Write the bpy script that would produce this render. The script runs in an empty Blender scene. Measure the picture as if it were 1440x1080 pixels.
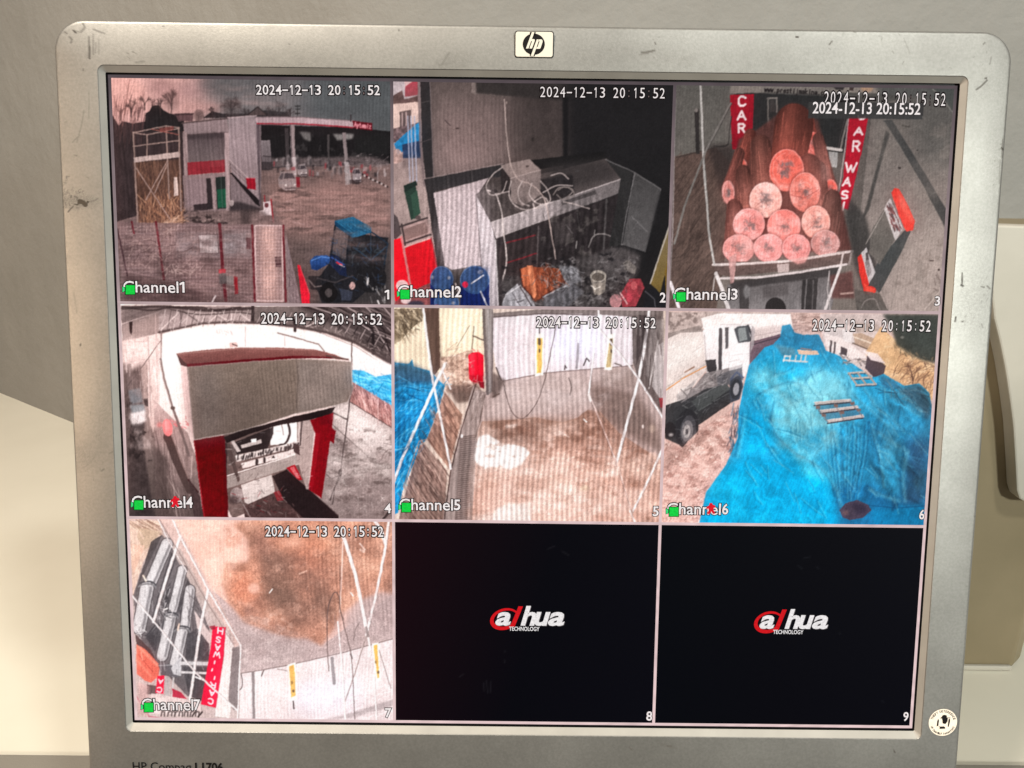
import bpy, bmesh, math, random
import numpy as np
from mathutils import Matrix, Vector

# ---------------------------------------------------------------- frame of the place
# the screen plane: centre 0.25 m above the desk, leaning back 12 degrees (x right, y up the screen, z towards the viewer)
TILT, ZC = math.radians(12), 0.25
M_PANEL = Matrix(((1, 0, 0, 0),
                  (0, math.sin(TILT), -math.cos(TILT), 0),
                  (0, math.cos(TILT), math.sin(TILT), ZC),
                  (0, 0, 0, 1)))
def rodrigues(r):
    t = np.linalg.norm(r); k = r/t
    K = np.array([[0, -k[2], k[1]], [k[2], 0, -k[0]], [-k[1], k[0], 0]])
    return np.eye(3)+math.sin(t)*K+(1-math.cos(t))*K@K
R_CAM = rodrigues(np.array([0.107434, 0.002338, -0.012057]))      # screen axes seen by the camera
T_CAM = np.array([0.006852, -0.013500, -0.325250])
FOC = 1100.0                                                       # pixels for a picture 1440 wide
SW, SH = 0.3376, 0.270                                             # lit area of the 17 inch panel
CAM_LOC = -R_CAM.T @ T_CAM

scene = bpy.context.scene
cam_data = bpy.data.cameras.new('camera'); cam = bpy.data.objects.new('camera', cam_data)
scene.collection.objects.link(cam); scene.camera = cam
m = Matrix.Identity(4)
for i in range(3):
    for j in range(3): m[i][j] = R_CAM.T[i, j]
    m[i][3] = CAM_LOC[i]
cam.matrix_world = M_PANEL @ m
cam_data.sensor_width = 36; cam_data.lens = 36*FOC/1440; cam_data.clip_start = .01; cam_data.clip_end = 50

world = bpy.data.worlds.new('World'); scene.world = world; world.use_nodes = True
world.node_tree.nodes['Background'].inputs[0].default_value = (1.0, .90, .78, 1)
world.node_tree.nodes['Background'].inputs[1].default_value = 0.05

def lamp(name, loc, target, power, size, color):
    d = bpy.data.lights.new(name, 'AREA'); d.energy = power; d.size = size; d.color = color; d.shape = 'DISK'
    o = bpy.data.objects.new(name, d); scene.collection.objects.link(o); o.location = loc
    o.rotation_euler = (Vector(target)-Vector(loc)).to_track_quat('-Z', 'Y').to_euler()
    return o
lamp('cool_window_light', (.92, -1.30, .58), (0, 0, .25), 19, .15, (.95, 1.0, .93))
lamp('warm_ceiling_lamp', (-0.72, -0.62, 1.70), (-.2, .2, .1), 34, .22, (1.0, .90, .77))
lamp('cool_ceiling_lamp', (0.74, -0.98, 1.72), (.1, .1, .1), 15, .20, (.97, 1.0, .94))
lamp('warm_side_lamp', (-1.15, -0.86, .40), (-.0, 0, .25), 8.0, .5, (1.0, .70, .46))

scene.view_settings.view_transform = 'Standard'; scene.view_settings.look = 'None'
scene.view_settings.exposure = 0; scene.view_settings.gamma = 1; scene.view_settings.use_curve_mapping = False
scene.cycles.use_denoising = True
scene.cycles.max_bounces = 6

# where a pixel of the 1440 x 1080 photograph lies on the flat screen picture (0..1), to lay out the flat print shown on it
def photo_to_panel(p, h=0.0):
    p = np.asarray(p, float).reshape(-1, 2)
    d = np.c_[(p[:, 0]-720)/FOC, -(p[:, 1]-540)/FOC, -np.ones(len(p))] @ R_CAM
    s = (h-CAM_LOC[2])/d[:, 2]
    return (CAM_LOC+d*s[:, None])[:, :2]
def photo_to_screen(p):
    q = photo_to_panel(p)
    return np.c_[q[:, 0]/SW+.5, .5-q[:, 1]/SH]
def panel_to_photo(v):
    c = v @ R_CAM.T + T_CAM
    return np.c_[720+FOC*c[:, 0]/-c[:, 2], 540-FOC*c[:, 1]/-c[:, 2]]
# ---------------------------------------------------------------- numpy painter for the pictures shown on the screen
PHI, PWI = 600, 752            # canvas of one camera picture (twice the vertex grid)
def smooth(a, r):
    """separable triangle-ish blur"""
    r = float(r)
    if r <= 0: return a
    n = int(math.ceil(r))
    k = np.array([max(0.0, 1 - abs(i)/(r+1e-6)/1.0*0.9) if abs(i) <= r else 0.0 for i in range(-n, n+1)])
    k /= k.sum()
    out = np.zeros_like(a)
    pad = [(n, n)] + [(0, 0)]*(a.ndim-1)
    b = np.pad(a, pad, mode='edge')
    for i in range(2*n+1): out += k[i]*b[i:i+a.shape[0]]
    pad = [(0, 0), (n, n)] + [(0, 0)]*(a.ndim-2)
    b = np.pad(out, pad, mode='edge'); out = np.zeros_like(a)
    for i in range(2*n+1): out += k[i]*b[:, i:i+a.shape[1]]
    return out
def vnoise(rng, h, w, sx, sy):
    """smooth value noise in -1..1 with cell size sx, sy"""
    gw, gh = int(w/sx)+3, int(h/sy)+3
    g = rng.uniform(-1, 1, (gh, gw))
    x = np.arange(w)/sx; y = np.arange(h)/sy
    xi = x.astype(int); yi = y.astype(int); fx = x-xi; fy = y-yi
    fx = fx*fx*(3-2*fx); fy = fy*fy*(3-2*fy)
    a = g[yi][:, xi]*(1-fx)+g[yi][:, xi+1]*fx
    b = g[yi+1][:, xi]*(1-fx)+g[yi+1][:, xi+1]*fx
    return a*(1-fy)[:, None]+b*fy[:, None]
def fnoise(rng, h, w, sx, sy, octv=4):
    o = np.zeros((h, w)); amp = 1.0; tot = 0
    for i in range(octv):
        o += amp*vnoise(rng, h, w, max(sx, 1.3), max(sy, 1.3)); tot += amp
        amp *= .6; sx /= 2; sy /= 2
    return o/tot*1.6
LET = {'C': [[(1,.15),(.7,0),(.3,0),(0,.25),(0,.75),(.3,1),(.7,1),(1,.85)]],
 'A': [[(0,1),(.5,0),(1,1)],[(.2,.65),(.8,.65)]],
 'R': [[(0,1),(0,0),(.7,0),(1,.22),(.7,.5),(0,.5)],[(.5,.5),(1,1)]],
 'W': [[(0,0),(.25,1),(.5,.3),(.75,1),(1,0)]],
 'S': [[(1,.12),(.6,0),(.1,.12),(.1,.4),(.9,.6),(.95,.88),(.5,1),(0,.88)]],
 'H': [[(0,0),(0,1)],[(1,0),(1,1)],[(0,.5),(1,.5)]],
 'J': [[(.8,0),(.8,.8),(.5,1),(.2,.85)]], 'I': [[(.5,0),(.5,1)]],
 'w': [[(0,.4),(.25,1),(.5,.5),(.75,1),(1,.4)]], '.': [[(.4,.95),(.6,1)]],
 'p': [[(.1,.4),(.1,1.35)],[(.1,.55),(.5,.4),(.9,.7),(.5,1),(.1,.85)]],
 'r': [[(.2,.4),(.2,1)],[(.2,.6),(.5,.4),(.85,.45)]],
 'e': [[(.1,.7),(.9,.7),(.8,.45),(.5,.4),(.1,.65),(.2,.95),(.55,1),(.9,.9)]],
 's': [[(.9,.45),(.4,.4),(.15,.55),(.8,.8),(.7,1),(.1,.95)]],
 't': [[(.4,.1),(.4,.9),(.8,1)],[(.1,.4),(.8,.4)]], 'i': [[(.5,.4),(.5,1)],[(.5,.1),(.5,.2)]],
 'j': [[(.5,.4),(.5,1.2),(.2,1.35)],[(.5,.1),(.5,.2)]],
 'm': [[(.05,1),(.05,.4)],[(.05,.5),(.3,.4),(.5,.55),(.5,1)],[(.5,.5),(.75,.4),(.95,.55),(.95,1)]],
 'a': [[(.15,.45),(.6,.4),(.85,.55),(.85,1)],[(.85,.7),(.3,.7),(.15,.85),(.4,1),(.85,.9)]],
 'k': [[(.1,0),(.1,1)],[(.8,.4),(.1,.75),(.85,1)]], 'n': [[(.1,1),(.1,.4)],[(.1,.55),(.5,.4),(.85,.55),(.85,1)]],
 'c': [[(.9,.5),(.5,.4),(.1,.7),(.5,1),(.9,.9)]], 'o': [[(.5,.4),(.1,.7),(.5,1),(.9,.7),(.5,.4)]],
 'z': [[(.05,.4),(.9,.4),(.05,1),(.9,1)]], 'u': [[(.1,.4),(.1,.85),(.5,1),(.85,.85),(.85,.4)]], 'y': [[(.1,.4),(.5,.95)],[(.9,.4),(.3,1.35)]]}
class Pic:
    def __init__(s, col, row, ox, oy, sc, seed):
        s.col, s.row, s.ox, s.oy, s.sc = col, row, ox, oy, sc
        s.rng = np.random.default_rng(seed)
        s.im = np.zeros((PHI, PWI, 3)) + 90.0
    def m(s, pts):
        """zoomed-photograph coordinates -> canvas pixels"""
        p = np.asarray(pts, float).reshape(-1, 2)/s.sc + (s.ox, s.oy)
        uv = photo_to_screen(p)
        return np.c_[(uv[:, 0]*3-s.col)*PWI, (uv[:, 1]*3-s.row)*PHI]
    def _mask(s, q, pad=2):
        x0 = int(max(0, math.floor(q[:, 0].min())-pad)); x1 = int(min(PWI, math.ceil(q[:, 0].max())+pad))
        y0 = int(max(0, math.floor(q[:, 1].min())-pad)); y1 = int(min(PHI, math.ceil(q[:, 1].max())+pad))
        if x1 <= x0 or y1 <= y0: return None
        X = np.arange(x0, x1)+.5; Y = np.arange(y0, y1)+.5
        ins = np.zeros((y1-y0, x1-x0), bool)
        n = len(q)
        for i in range(n):
            ax, ay = q[i]; bx, by = q[(i+1) % n]
            if ay == by: continue
            c = ((ay > Y) != (by > Y))
            if not c.any(): continue
            xs = ax+(Y-ay)/(by-ay)*(bx-ax)
            ins ^= c[:, None] & (X[None, :] < xs[:, None])
        return (x0, y0, x1, y1), ins.astype(float)
    def _blend(s, box, M, col, n=0, ns=(8, 8), col2=None, axis=1):
        x0, y0, x1, y1 = box
        c = np.asarray(col, float)
        h, w = M.shape
        C = np.broadcast_to(c, (h, w, 3)).copy()
        if col2 is not None:
            t = np.linspace(0, 1, h)[:, None] if axis == 1 else np.linspace(0, 1, w)[None, :]
            C = C*(1-t[..., None]) + np.asarray(col2, float)*t[..., None]
        if n:
            C = C*(1+n/100.0*fnoise(s.rng, h, w, ns[0]*1.4, ns[1]*1.4)[..., None])
        R = s.im[y0:y1, x0:x1]
        R += (C-R)*np.clip(M, 0, 1)[..., None]
    def P(s, pts, col, a=1.0, f=0, n=0, ns=(8, 8), c2=None, ax=1):
        q = s.m(pts); r = s._mask(q, 2+int(3*f))
        if r is None: return
        box, M = r
        M = smooth(M, f*1.4 if f else .9)
        s._blend(box, M*a, col, n, ns, c2, ax)
    def R(s, x0, y0, x1, y1, col, **k): s.P([(x0,y0),(x1,y0),(x1,y1),(x0,y1)], col, **k)
    def E(s, cx, cy, rx, ry, col, a=1.0, f=0, rot=0, n=0, **k):
        t = np.linspace(0, 2*math.pi, 28, endpoint=False); c, d = math.cos(rot), math.sin(rot)
        s.P(np.c_[cx+rx*np.cos(t)*c-ry*np.sin(t)*d, cy+rx*np.cos(t)*d+ry*np.sin(t)*c], col, a=a, f=f, n=n, **k)
    def L(s, pts, w, col, a=1.0, f=0.7, curve=False):
        p = np.asarray(pts, float)
        if curve and len(p) > 2:
            o = []
            e = np.vstack([2*p[0]-p[1], p, 2*p[-1]-p[-2]])
            for i in range(1, len(e)-2):
                for t in np.linspace(0, 1, 7)[:-1]:
                    o.append(.5*((2*e[i])+(-e[i-1]+e[i+1])*t+(2*e[i-1]-5*e[i]+4*e[i+1]-e[i+2])*t*t+(-e[i-1]+3*e[i]-3*e[i+1]+e[i+2])*t**3))
            o.append(p[-1]); p = np.array(o)
        q = s.m(p); w = w/s.sc*PWI/383.0/2
        lo = q.min(0)-w-2; hi = q.max(0)+w+2
        x0, y0 = max(0, int(lo[0])), max(0, int(lo[1])); x1, y1 = min(PWI, int(hi[0])+1), min(PHI, int(hi[1])+1)
        if x1 <= x0 or y1 <= y0: return
        X, Y = np.meshgrid(np.arange(x0, x1)+.5, np.arange(y0, y1)+.5)
        D = np.full(X.shape, 1e9)
        for (ax, ay), (bx, by) in zip(q[:-1], q[1:]):
            dx, dy = bx-ax, by-ay; l2 = dx*dx+dy*dy+1e-9
            t = np.clip(((X-ax)*dx+(Y-ay)*dy)/l2, 0, 1)
            D = np.minimum(D, (X-ax-t*dx)**2+(Y-ay-t*dy)**2)
        M = np.clip((w-np.sqrt(D))/f+.5, 0, 1)*a
        if w < .5: M *= w*2
        s._blend((x0, y0, x1, y1), M, col)
    def hatch(s, pts, n, ln, ang, cols, w, a=.6, spread=.25, curve=False):
        """n random strokes inside a polygon"""
        pts = np.asarray(pts, float); lo, hi = pts.min(0), pts.max(0); k = 0; tries = 0
        while k < n and tries < n*12:
            tries += 1
            x, y = s.rng.uniform(lo, hi)
            ins = False
            for i in range(len(pts)):
                (ax, ay), (bx, by) = pts[i], pts[(i+1) % len(pts)]
                if (ay > y) != (by > y) and x < ax+(y-ay)/(by-ay)*(bx-ax): ins = not ins
            if not ins: continue
            k += 1
            t = ang+s.rng.normal(0, spread); l = ln*s.rng.uniform(.4, 1.2)
            c = cols[s.rng.integers(len(cols))]
            dx, dy = math.cos(t)*l/2, math.sin(t)*l/2
            if curve:
                b = s.rng.normal(0, .25)*l
                s.L([(x-dx, y-dy), (x-dy*b/l, y+dx*b/l), (x+dx, y+dy)], w*s.rng.uniform(.6, 1.3), c, a*s.rng.uniform(.5, 1), curve=True)
            else: s.L([(x-dx, y-dy), (x+dx, y+dy)], w*s.rng.uniform(.6, 1.3), c, a*s.rng.uniform(.5, 1))
    def blotch(s, pts, col, thr, sx, sy, a=.7, f=3, soft=.25):
        """irregular noise patches inside a polygon"""
        q = s.m(pts); r = s._mask(q, 2+int(3*f))
        if r is None: return
        box, M = r; M = smooth(M, f*1.4)
        N = fnoise(s.rng, M.shape[0], M.shape[1], sx*1.9, sy*1.9, 5)
        s._blend(box, M*np.clip((N-thr)/soft, 0, 1)*a, col)
    def cloud(s, pts, col, a, sx, sy, f=14, bias=.5, gain=.9):
        """soft uneven tint inside a polygon"""
        q = s.m(pts); r = s._mask(q, 2+int(3*f))
        if r is None: return
        box, M = r; M = smooth(M, f*1.4)
        N = fnoise(s.rng, M.shape[0], M.shape[1], sx*1.9, sy*1.9, 6)
        s._blend(box, M*np.clip(bias+gain*N, 0, 1)*a, col)
    def cloth(s, pts, ang, sx, sy, amp, f=8, ridged=True):
        """folds or grain running along a direction, as light and dark"""
        q = s.m(pts); r = s._mask(q, 2+int(3*f))
        if r is None: return
        (x0, y0, x1, y1), M = r; M = smooth(M, f*1.4)
        X, Y = np.meshgrid(np.arange(x0, x1), np.arange(y0, y1)); c, d = math.cos(ang), math.sin(ang)
        U = X*c+Y*d; Vv = -X*d+Y*c
        B = fnoise(s.rng, 700, 700, 60, 60, 3)*26
        wob = B[np.clip(Y, 0, 699), np.clip(X, 0, 699)]
        U = (U-U.min())/sx; Vv = (Vv+wob); Vv = (Vv-Vv.min())/sy
        tot = np.zeros(M.shape); am = 1.0
        for o in range(3):
            g = s.rng.uniform(-1, 1, (int(Vv.max()*2**o)+3, int(U.max()*2**o)+3)); u2, v2 = U*2**o, Vv*2**o
            ui, vi = u2.astype(int), v2.astype(int); fu, fv = u2-ui, v2-vi; fu = fu*fu*(3-2*fu); fv = fv*fv*(3-2*fv)
            n = (g[vi, ui]*(1-fu)+g[vi, ui+1]*fu)*(1-fv)+(g[vi+1, ui]*(1-fu)+g[vi+1, ui+1]*fu)*fv
            tot += am*((1-2*np.abs(n)) if ridged else n); am *= .55
        tot -= tot.mean()
        s.im[y0:y1, x0:x1] *= (1+amp*tot*M)[..., None]
    def speck(s, pts, amp, f=6):
        q = s.m(pts); r = s._mask(q, 2+int(3*f))
        if r is None: return
        (x0, y0, x1, y1), M = r; M = smooth(M, f*1.4)
        n = smooth(s.rng.normal(0, 1, M.shape), 1.2)*2.2
        s.im[y0:y1, x0:x1] *= (1+amp*n*M)[..., None]
    def tree(s, x, y, r, col, n=60, w=1.6, a=.7, up=1.15):
        """bare branching tree: trunk, limbs, twigs"""
        s.L([(x, y+r*up), (x+s.rng.normal(0, r*.05), y+r*.3)], w*2, col, a)
        for i in range(max(5, n//9)):
            t = s.rng.uniform(-2.9, -.25); k = s.rng.uniform(.35, .85); bx, by = x+r*k*math.cos(t)*.8, y+r*.35+r*up*k*math.sin(t)*1.1
            s.L([(x, y+r*s.rng.uniform(.3, .8)), (x+(bx-x)*.4, by+(y+r*.4-by)*.5), (bx, by)], w*1.2, col, a*.8, curve=True)
            for q in range(7):
                t2 = t+s.rng.normal(0, .9); l = r*s.rng.uniform(.2, .5)
                s.L([(bx, by), (bx+l*math.cos(t2), by+l*math.sin(t2))], w*.8, col, a*s.rng.uniform(.3, .7))
    def text(s, st, quad, w, col, a=1.0, gap=.25):
        """stroke lettering inside a quad (tl, tr, br, bl); one cell per letter"""
        tl, tr, br, bl = [np.array(v, float) for v in quad]
        n = len(st); cw = 1/(n+(n-1)*gap)
        for i, ch in enumerate(st):
            if ch not in LET: continue
            u0 = i*cw*(1+gap)
            for pl in LET[ch]:
                s.L([tuple((tl*(1-(u0+u*cw))+tr*(u0+u*cw))*(1-v)+(bl*(1-(u0+u*cw))+br*(u0+u*cw))*v) for u, v in pl], w, col, a)
    def stripes(s, pts, amp, per, f=40, slant=0):
        """interference stripes of the photographed panel"""
        q = s.m(pts); r = s._mask(q, 2)
        if r is None: return
        (x0, y0, x1, y1), M = r
        M = smooth(M, f)
        X, Y = np.meshgrid(np.arange(x0, x1), np.arange(y0, y1))
        wv = np.sin((X+slant*Y+6*np.sin(Y/70.0))*2*math.pi/per)
        s.im[y0:y1, x0:x1] *= (1+amp*wv*M)[..., None]
    def done(s, grain=2.2, sharp=.34, blur=2.1, warp=.7, mottle=.045, lift=4, gain=1.0, bloom=.34, con=1.10, piv=105):
        im = s.im
        # small wobble so that no edge is ruler-straight, as a compressed camera picture has it
        dx = warp*fnoise(s.rng, PHI, PWI, 12, 12, 3); dy = warp*fnoise(s.rng, PHI, PWI, 12, 12, 3)
        X, Y = np.meshgrid(np.arange(PWI), np.arange(PHI)); x = np.clip(X+dx, 0, PWI-1.01); y = np.clip(Y+dy, 0, PHI-1.01)
        xi, yi = x.astype(int), y.astype(int); fx, fy = (x-xi)[..., None], (y-yi)[..., None]
        im = (im[yi, xi]*(1-fx)+im[yi, xi+1]*fx)*(1-fy)+(im[yi+1, xi]*(1-fx)+im[yi+1, xi+1]*fx)*fy
        im = im*(1+mottle*fnoise(s.rng, PHI, PWI, 60, 60, 3)+mottle*.8*fnoise(s.rng, PHI, PWI, 10, 10, 2))[..., None]
        im = smooth(im, blur)
        im = im+sharp*(im-smooth(im, 4.0))
        # glare of bright areas spreading inside the recording camera
        small = im.reshape(PHI//4, 4, PWI//4, 4, 3).mean((1, 3)); b = smooth(smooth(np.clip(small-120, 0, 255), 8), 8)
        b = np.repeat(np.repeat(b, 4, 0), 4, 1); im = im+bloom*smooth(b, 3)*(1-np.clip(im, 0, 255)/300.0)
        im = piv+(im-piv)*con
        im = np.maximum(im, 0)
        im = (im*(1-lift/255.0)*gain)+np.array((lift*1.15, lift*.95, lift*.98))
        g = smooth(s.rng.normal(0, 1, (PHI//2, PWI//2)), 1.0)*1.6
        g = np.repeat(np.repeat(g, 2, 0), 2, 1)
        im = im*(1+grain/100*g[..., None])+grain*.4*g[..., None]
        X = np.arange(PWI)
        im *= (1+.016*np.sin(X*2*math.pi/5.3))[None, :, None]
        s.im = np.clip(im, 0, 255)
        return s.im
def tile_station():                      # channel 1: filling station forecourt behind a wire fence
    s = Pic(0, 0, 150, 95, 3.176, 11); W = [(0,0),(1300,0),(1300,1080),(0,1080)]
    s.P(W, (222,170,162), c2=(84,86,88), ax=0)
    s.P([(430,30),(1300,30),(1300,320),(430,320)], (112,108,109), .75, f=45)
    s.P([(850,30),(1300,30),(1300,320),(900,320)], (78,82,84), .8, f=45)
    for x,y,rx,ry,c,a in [(80,120,90,80,(222,166,156),.8),(300,110,90,40,(182,140,136),.7),(390,95,70,45,(160,128,126),.7),(230,80,60,30,(150,116,114),.6),(500,80,90,40,(84,82,83),.6),(420,180,110,30,(186,140,134),.6),(620,130,140,30,(112,104,104),.5),(700,70,120,30,(82,82,84),.6),(560,60,70,24,(112,106,106),.6)]:
        s.E(x,y,rx,ry,c,a,f=14)
    
    # left wood and bush
    s.P([(20,205),(55,260),(70,240),(120,250),(170,240),(340,225),(350,700),(40,720)], (56,46,47), n=16, ns=(5,16))
    s.hatch([(30,150),(160,140),(165,300),(40,330)], 70, 110, -1.45, [(70,52,52),(95,68,66)], 2.6, .7, .12)
    s.L([(70,260),(88,150),(103,55)], 4, (120,84,80), .8); s.L([(88,150),(125,60)], 2, (130,92,88), .6); s.L([(95,100),(75,55)], 2, (130,92,88), .6)
    s.tree(288,145,50,(66,52,52),150,2.0,.9); s.E(290,150,34,40,(96,76,74),.45,f=7); s.tree(205,160,30,(80,60,60),60,2.0); s.tree(140,190,40,(84,62,62),60,2.0); s.tree(60,190,40,(90,66,64),50,2.0)
    s.P([(168,255),(174,205),(190,195),(205,170),(232,168),(255,190),(280,205),(320,210),(345,235),(350,285),(165,285)], (38,35,36), n=10)
    s.P([(305,205),(385,203),(385,240),(320,240)], (92,70,72)); s.P([(300,207),(388,203),(388,211),(302,215)], (62,48,50))
    s.E(410,212,24,26,(108,88,86),.8,f=2); s.tree(410,215,24,(70,58,58),20)
    s.P([(430,225),(470,195),(520,205),(640,205),(700,190),(810,200),(820,225)], (48,42,43), n=20)
    s.E(560,176,42,38,(92,76,74),.55,f=6); s.tree(560,172,54,(64,52,52),170,2.0,.9); s.tree(770,180,38,(56,48,48),80,2.0)
    for x,y,r in [(470,196,22),(620,196,24),(720,196,22),(820,200,22),(240,170,36),(110,170,44),(170,150,34)]: s.tree(x,y,r,(56,46,46),70,2.2,.9)
    s.hatch([(430,215),(820,190),(820,222),(430,228)], 90, 24, -1.4, [(40,34,35),(74,60,60)], 3, .7, .4)
    s.P([(630,212),(675,178),(716,212)], (84,66,64)); s.L([(628,212),(675,176),(718,212)], 5, (40,32,32))
    s.L([(853,168),(853,212)], 3, (40,38,38)); s.L([(842,172),(864,172)], 5, (48,46,46)); s.L([(844,186),(862,186)], 4, (48,46,46)); s.L([(842,205),(864,205)], 4, (44,42,42))
    # yard base
    s.P([(340,600),(690,600),(790,720),(800,1055),(40,1055),(40,690)], (112,92,90), n=14, ns=(14,5))
    # forecourt ground
    s.P([(690,430),(1270,430),(1270,1060),(860,1060),(790,720),(690,640)], (112,92,89), c2=(88,74,72), n=12, ns=(26,5))
    s.P([(690,520),(1270,520),(1270,760),(800,700)], (146,116,110), .7, f=22, n=16, ns=(30,4))
    s.blotch([(700,540),(1260,540),(1260,740),(790,740)], (164,128,122), .22, 40, 7, .6, 8)
    s.blotch([(700,440),(1260,440),(1260,820),(790,740)], (62,52,50), .3, 34, 8, .55, 8)
    s.P([(1020,880),(1270,760),(1270,1060),(940,1060)], (52,50,51), .85, f=14)
    # building
    s.P([(340,246),(536,226),(545,290),(348,302)], (148,128,129), c2=(132,114,115), n=4, ns=(3,20))
    s.L([(338,248),(540,228)], 6, (84,70,70)); s.L([(345,302),(540,290)], 4, (70,58,58))
    s.P([(354,302),(530,290),(536,412),(362,424)], (80,68,70), c2=(112,98,98)); s.P([(356,302),(530,290),(530,312),(358,322)], (58,50,52), .7, f=5)
    s.P([(340,290),(360,290),(364,490),(346,490)], (150,128,127)); s.P([(360,424),(536,411),(537,466),(362,480)], (134,44,52), n=5)
    s.P([(460,418),(530,413),(530,440),(460,445)], (146,60,66), .6)
    s.P([(340,482),(545,468),(545,640),(350,648)], (142,120,120), c2=(128,108,108), n=4)
    s.P([(352,500),(445,495),(448,615),(360,620)], (134,114,116)); s.P([(445,495),(470,492),(474,632),(452,634)], (46,40,42)); s.P([(486,490),(538,486),(540,630),(494,632)], (36,44,42))
    s.P([(492,545),(536,540),(538,625),(497,627)], (30,84,62), .9); s.L([(510,490),(518,628)], 4, (80,92,86), .6); s.P([(388,612),(450,607),(452,636),(390,640)], (50,42,44))
    s.L([(470,485),(482,640)], 9, (166,142,142)); s.P([(526,290),(547,290),(552,640),(534,640)], (170,146,146)); s.L([(549,290),(553,640)], 3, (84,72,72))
    s.P([(545,224),(668,216),(676,330),(684,610),(560,480),(548,410)], (156,138,140), c2=(142,124,126), n=5, ns=(2,30)); s.L([(540,224),(668,215)], 5, (190,166,166))
    s.P([(552,478),(684,600),(684,628),(556,640)], (122,106,108)); s.P([(550,470),(560,470),(684,596),(684,622),(666,610)], (30,26,28))
    for d in (0,14,30): s.L([(548,410+d),(650,512+d)], 3, (196,172,170) if d==0 else (112,96,96), .9)
    s.P([(622,494),(663,494),(667,546),(627,540)], (142,22,38)); s.L([(622,494),(663,494)], 3, (190,90,100))
    s.P([(666,225),(688,250),(690,620),(682,620)], (88,76,80)); s.L([(684,260),(688,560)], 3, (150,132,132), .7)
    s.P([(548,600),(600,602),(640,612),(690,628),(690,650),(545,650)], (44,38,40), .8, f=3); s.E(558,606,10,14,(190,170,168),.8)
    # canopy and what stands under it
    s.P([(690,255),(1098,268),(1270,285),(1270,430),(690,450)], (30,28,29), n=12); s.P([(860,285),(910,290),(912,330),(880,320)], (124,118,116), .8, f=3); s.P([(1010,296),(1104,296),(1098,318),(1030,326)], (138,132,130), .9, f=3)
    s.blotch([(740,290),(1255,300),(1255,410),(740,420)], (70,66,66), .4, 9, 9, .5); s.P([(690,405),(1180,398),(1262,420),(1262,440),(690,446)], (112,98,98), .75, f=4, n=20, ns=(5,2))
    s.P([(1110,300),(1260,290),(1260,390),(1110,380)], (34,34,34), .7, f=6)
    s.P([(688,325),(730,324),(738,452),(692,455)], (126,114,116), c2=(90,80,82)); s.L([(700,395),(735,398)], 5, (66,58,60)); s.P([(690,420),(740,422),(740,458),(690,458)], (52,46,48),.8)
    s.P([(795,270),(812,270),(816,420),(800,420)], (62,56,57)); s.P([(664,220),(860,220),(1104,238),(1100,270),(860,254),(668,250)], (186,160,163), c2=(170,146,150), n=3)
    s.L([(672,250),(860,252),(1000,260),(1098,268)], 6, (150,46,58)); s.L([(664,221),(860,221),(1100,238)], 4, (122,104,106))
    s.P([(1098,238),(1186,248),(1188,282),(1102,270)], (92,20,30)); s.text('Aytemiz', [(1106,244),(1182,253),(1181,273),(1105,264)], 4, (226,150,158), .9, .2)
    s.L([(1090,212),(1090,240)], 5, (54,48,50)); s.P([(818,256),(838,256),(846,505),(830,505)], (150,132,132)); s.L([(822,258),(832,505)], 4, (96,84,86)); s.P([(828,400),(846,400),(848,480),(832,480)], (186,170,170))
    s.P([(1052,290),(1068,290),(1082,470),(1068,470)], (134,120,120)); s.P([(985,300),(995,300),(995,430),(988,430)], (74,68,68))
    for x,y in [(790,420),(812,410),(850,410),(905,415),(990,440),(1015,455),(1040,460)]: s.E(x,y,9,22,(150,138,138),.5,f=2); s.E(x+6,y+8,6,16,(48,44,46),.6,f=2)
    for i in range(60):
        x = s.rng.uniform(745, 1240); y = s.rng.uniform(405, 470)+(8 if x > 980 else 0); w_ = s.rng.uniform(5, 16); h_ = s.rng.uniform(8, 26); c_ = [(176,162,162),(40,36,38),(110,98,98),(64,56,58),(150,60,66)][s.rng.integers(5)]
        s.P([(x,y),(x+w_,y-2),(x+w_,y+h_),(x,y+h_)], c_, .7, f=1.5)
    def car(x0,y0,x1,y1,c):
        w,h=x1-x0,y1-y0
        s.E(x0+w*.5,y1-h*.03,w*.55,h*.12,(36,30,30),.8,f=3)
        s.P([(x0,y0+h*.4),(x0+w*.16,y0+h*.05),(x0+w*.75,y0),(x0+w*.95,y0+h*.3),(x1,y0+h*.6),(x1-w*.03,y1-h*.04),(x0+w*.4,y1),(x0+w*.05,y0+h*.8)], c, n=6)
        s.P([(x0+w*.3,y0+h*.4),(x0+w*.38,y0+h*.12),(x0+w*.76,y0+h*.1),(x0+w*.92,y0+h*.38)], (62,56,60)); s.P([(x0+w*.03,y0+h*.38),(x0+w*.2,y0+h*.1),(x0+w*.3,y0+h*.14),(x0+w*.24,y0+h*.45)], (80,72,76))
        s.E(x0+w*.42,y0+h*.72,w*.07,h*.05,(238,226,222),.9); s.E(x0+w*.9,y0+h*.7,w*.06,h*.05,(238,226,222),.9); s.L([(x0+w*.4,y0+h*.88),(x1-w*.04,y0+h*.86)], 5, (70,60,62))
    car(766,462,848,550,(146,130,130)); car(850,432,896,486,(150,136,136)); car(1096,448,1138,512,(152,138,140))
    s.P([(1060,420),(1080,420),(1096,520),(1066,526)], (158,146,146), n=10); s.P([(845,490),(862,490),(864,535),(848,535)], (122,30,40)); s.P([(1085,500),(1130,505),(1128,522),(1086,520)], (46,40,42), .7)
    for i in range(13): s.E(1142+i*9.5,478+i*4.6,4,5,(196,182,180) if i%2 else (40,36,36),.9)
    s.tree(1210,455,40,(150,140,140),50); s.hatch([(1120,380),(1258,390),(1258,450),(1120,440)], 50, 14, 0, [(150,136,136),(58,52,52)], 3, .7, .6)
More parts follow.
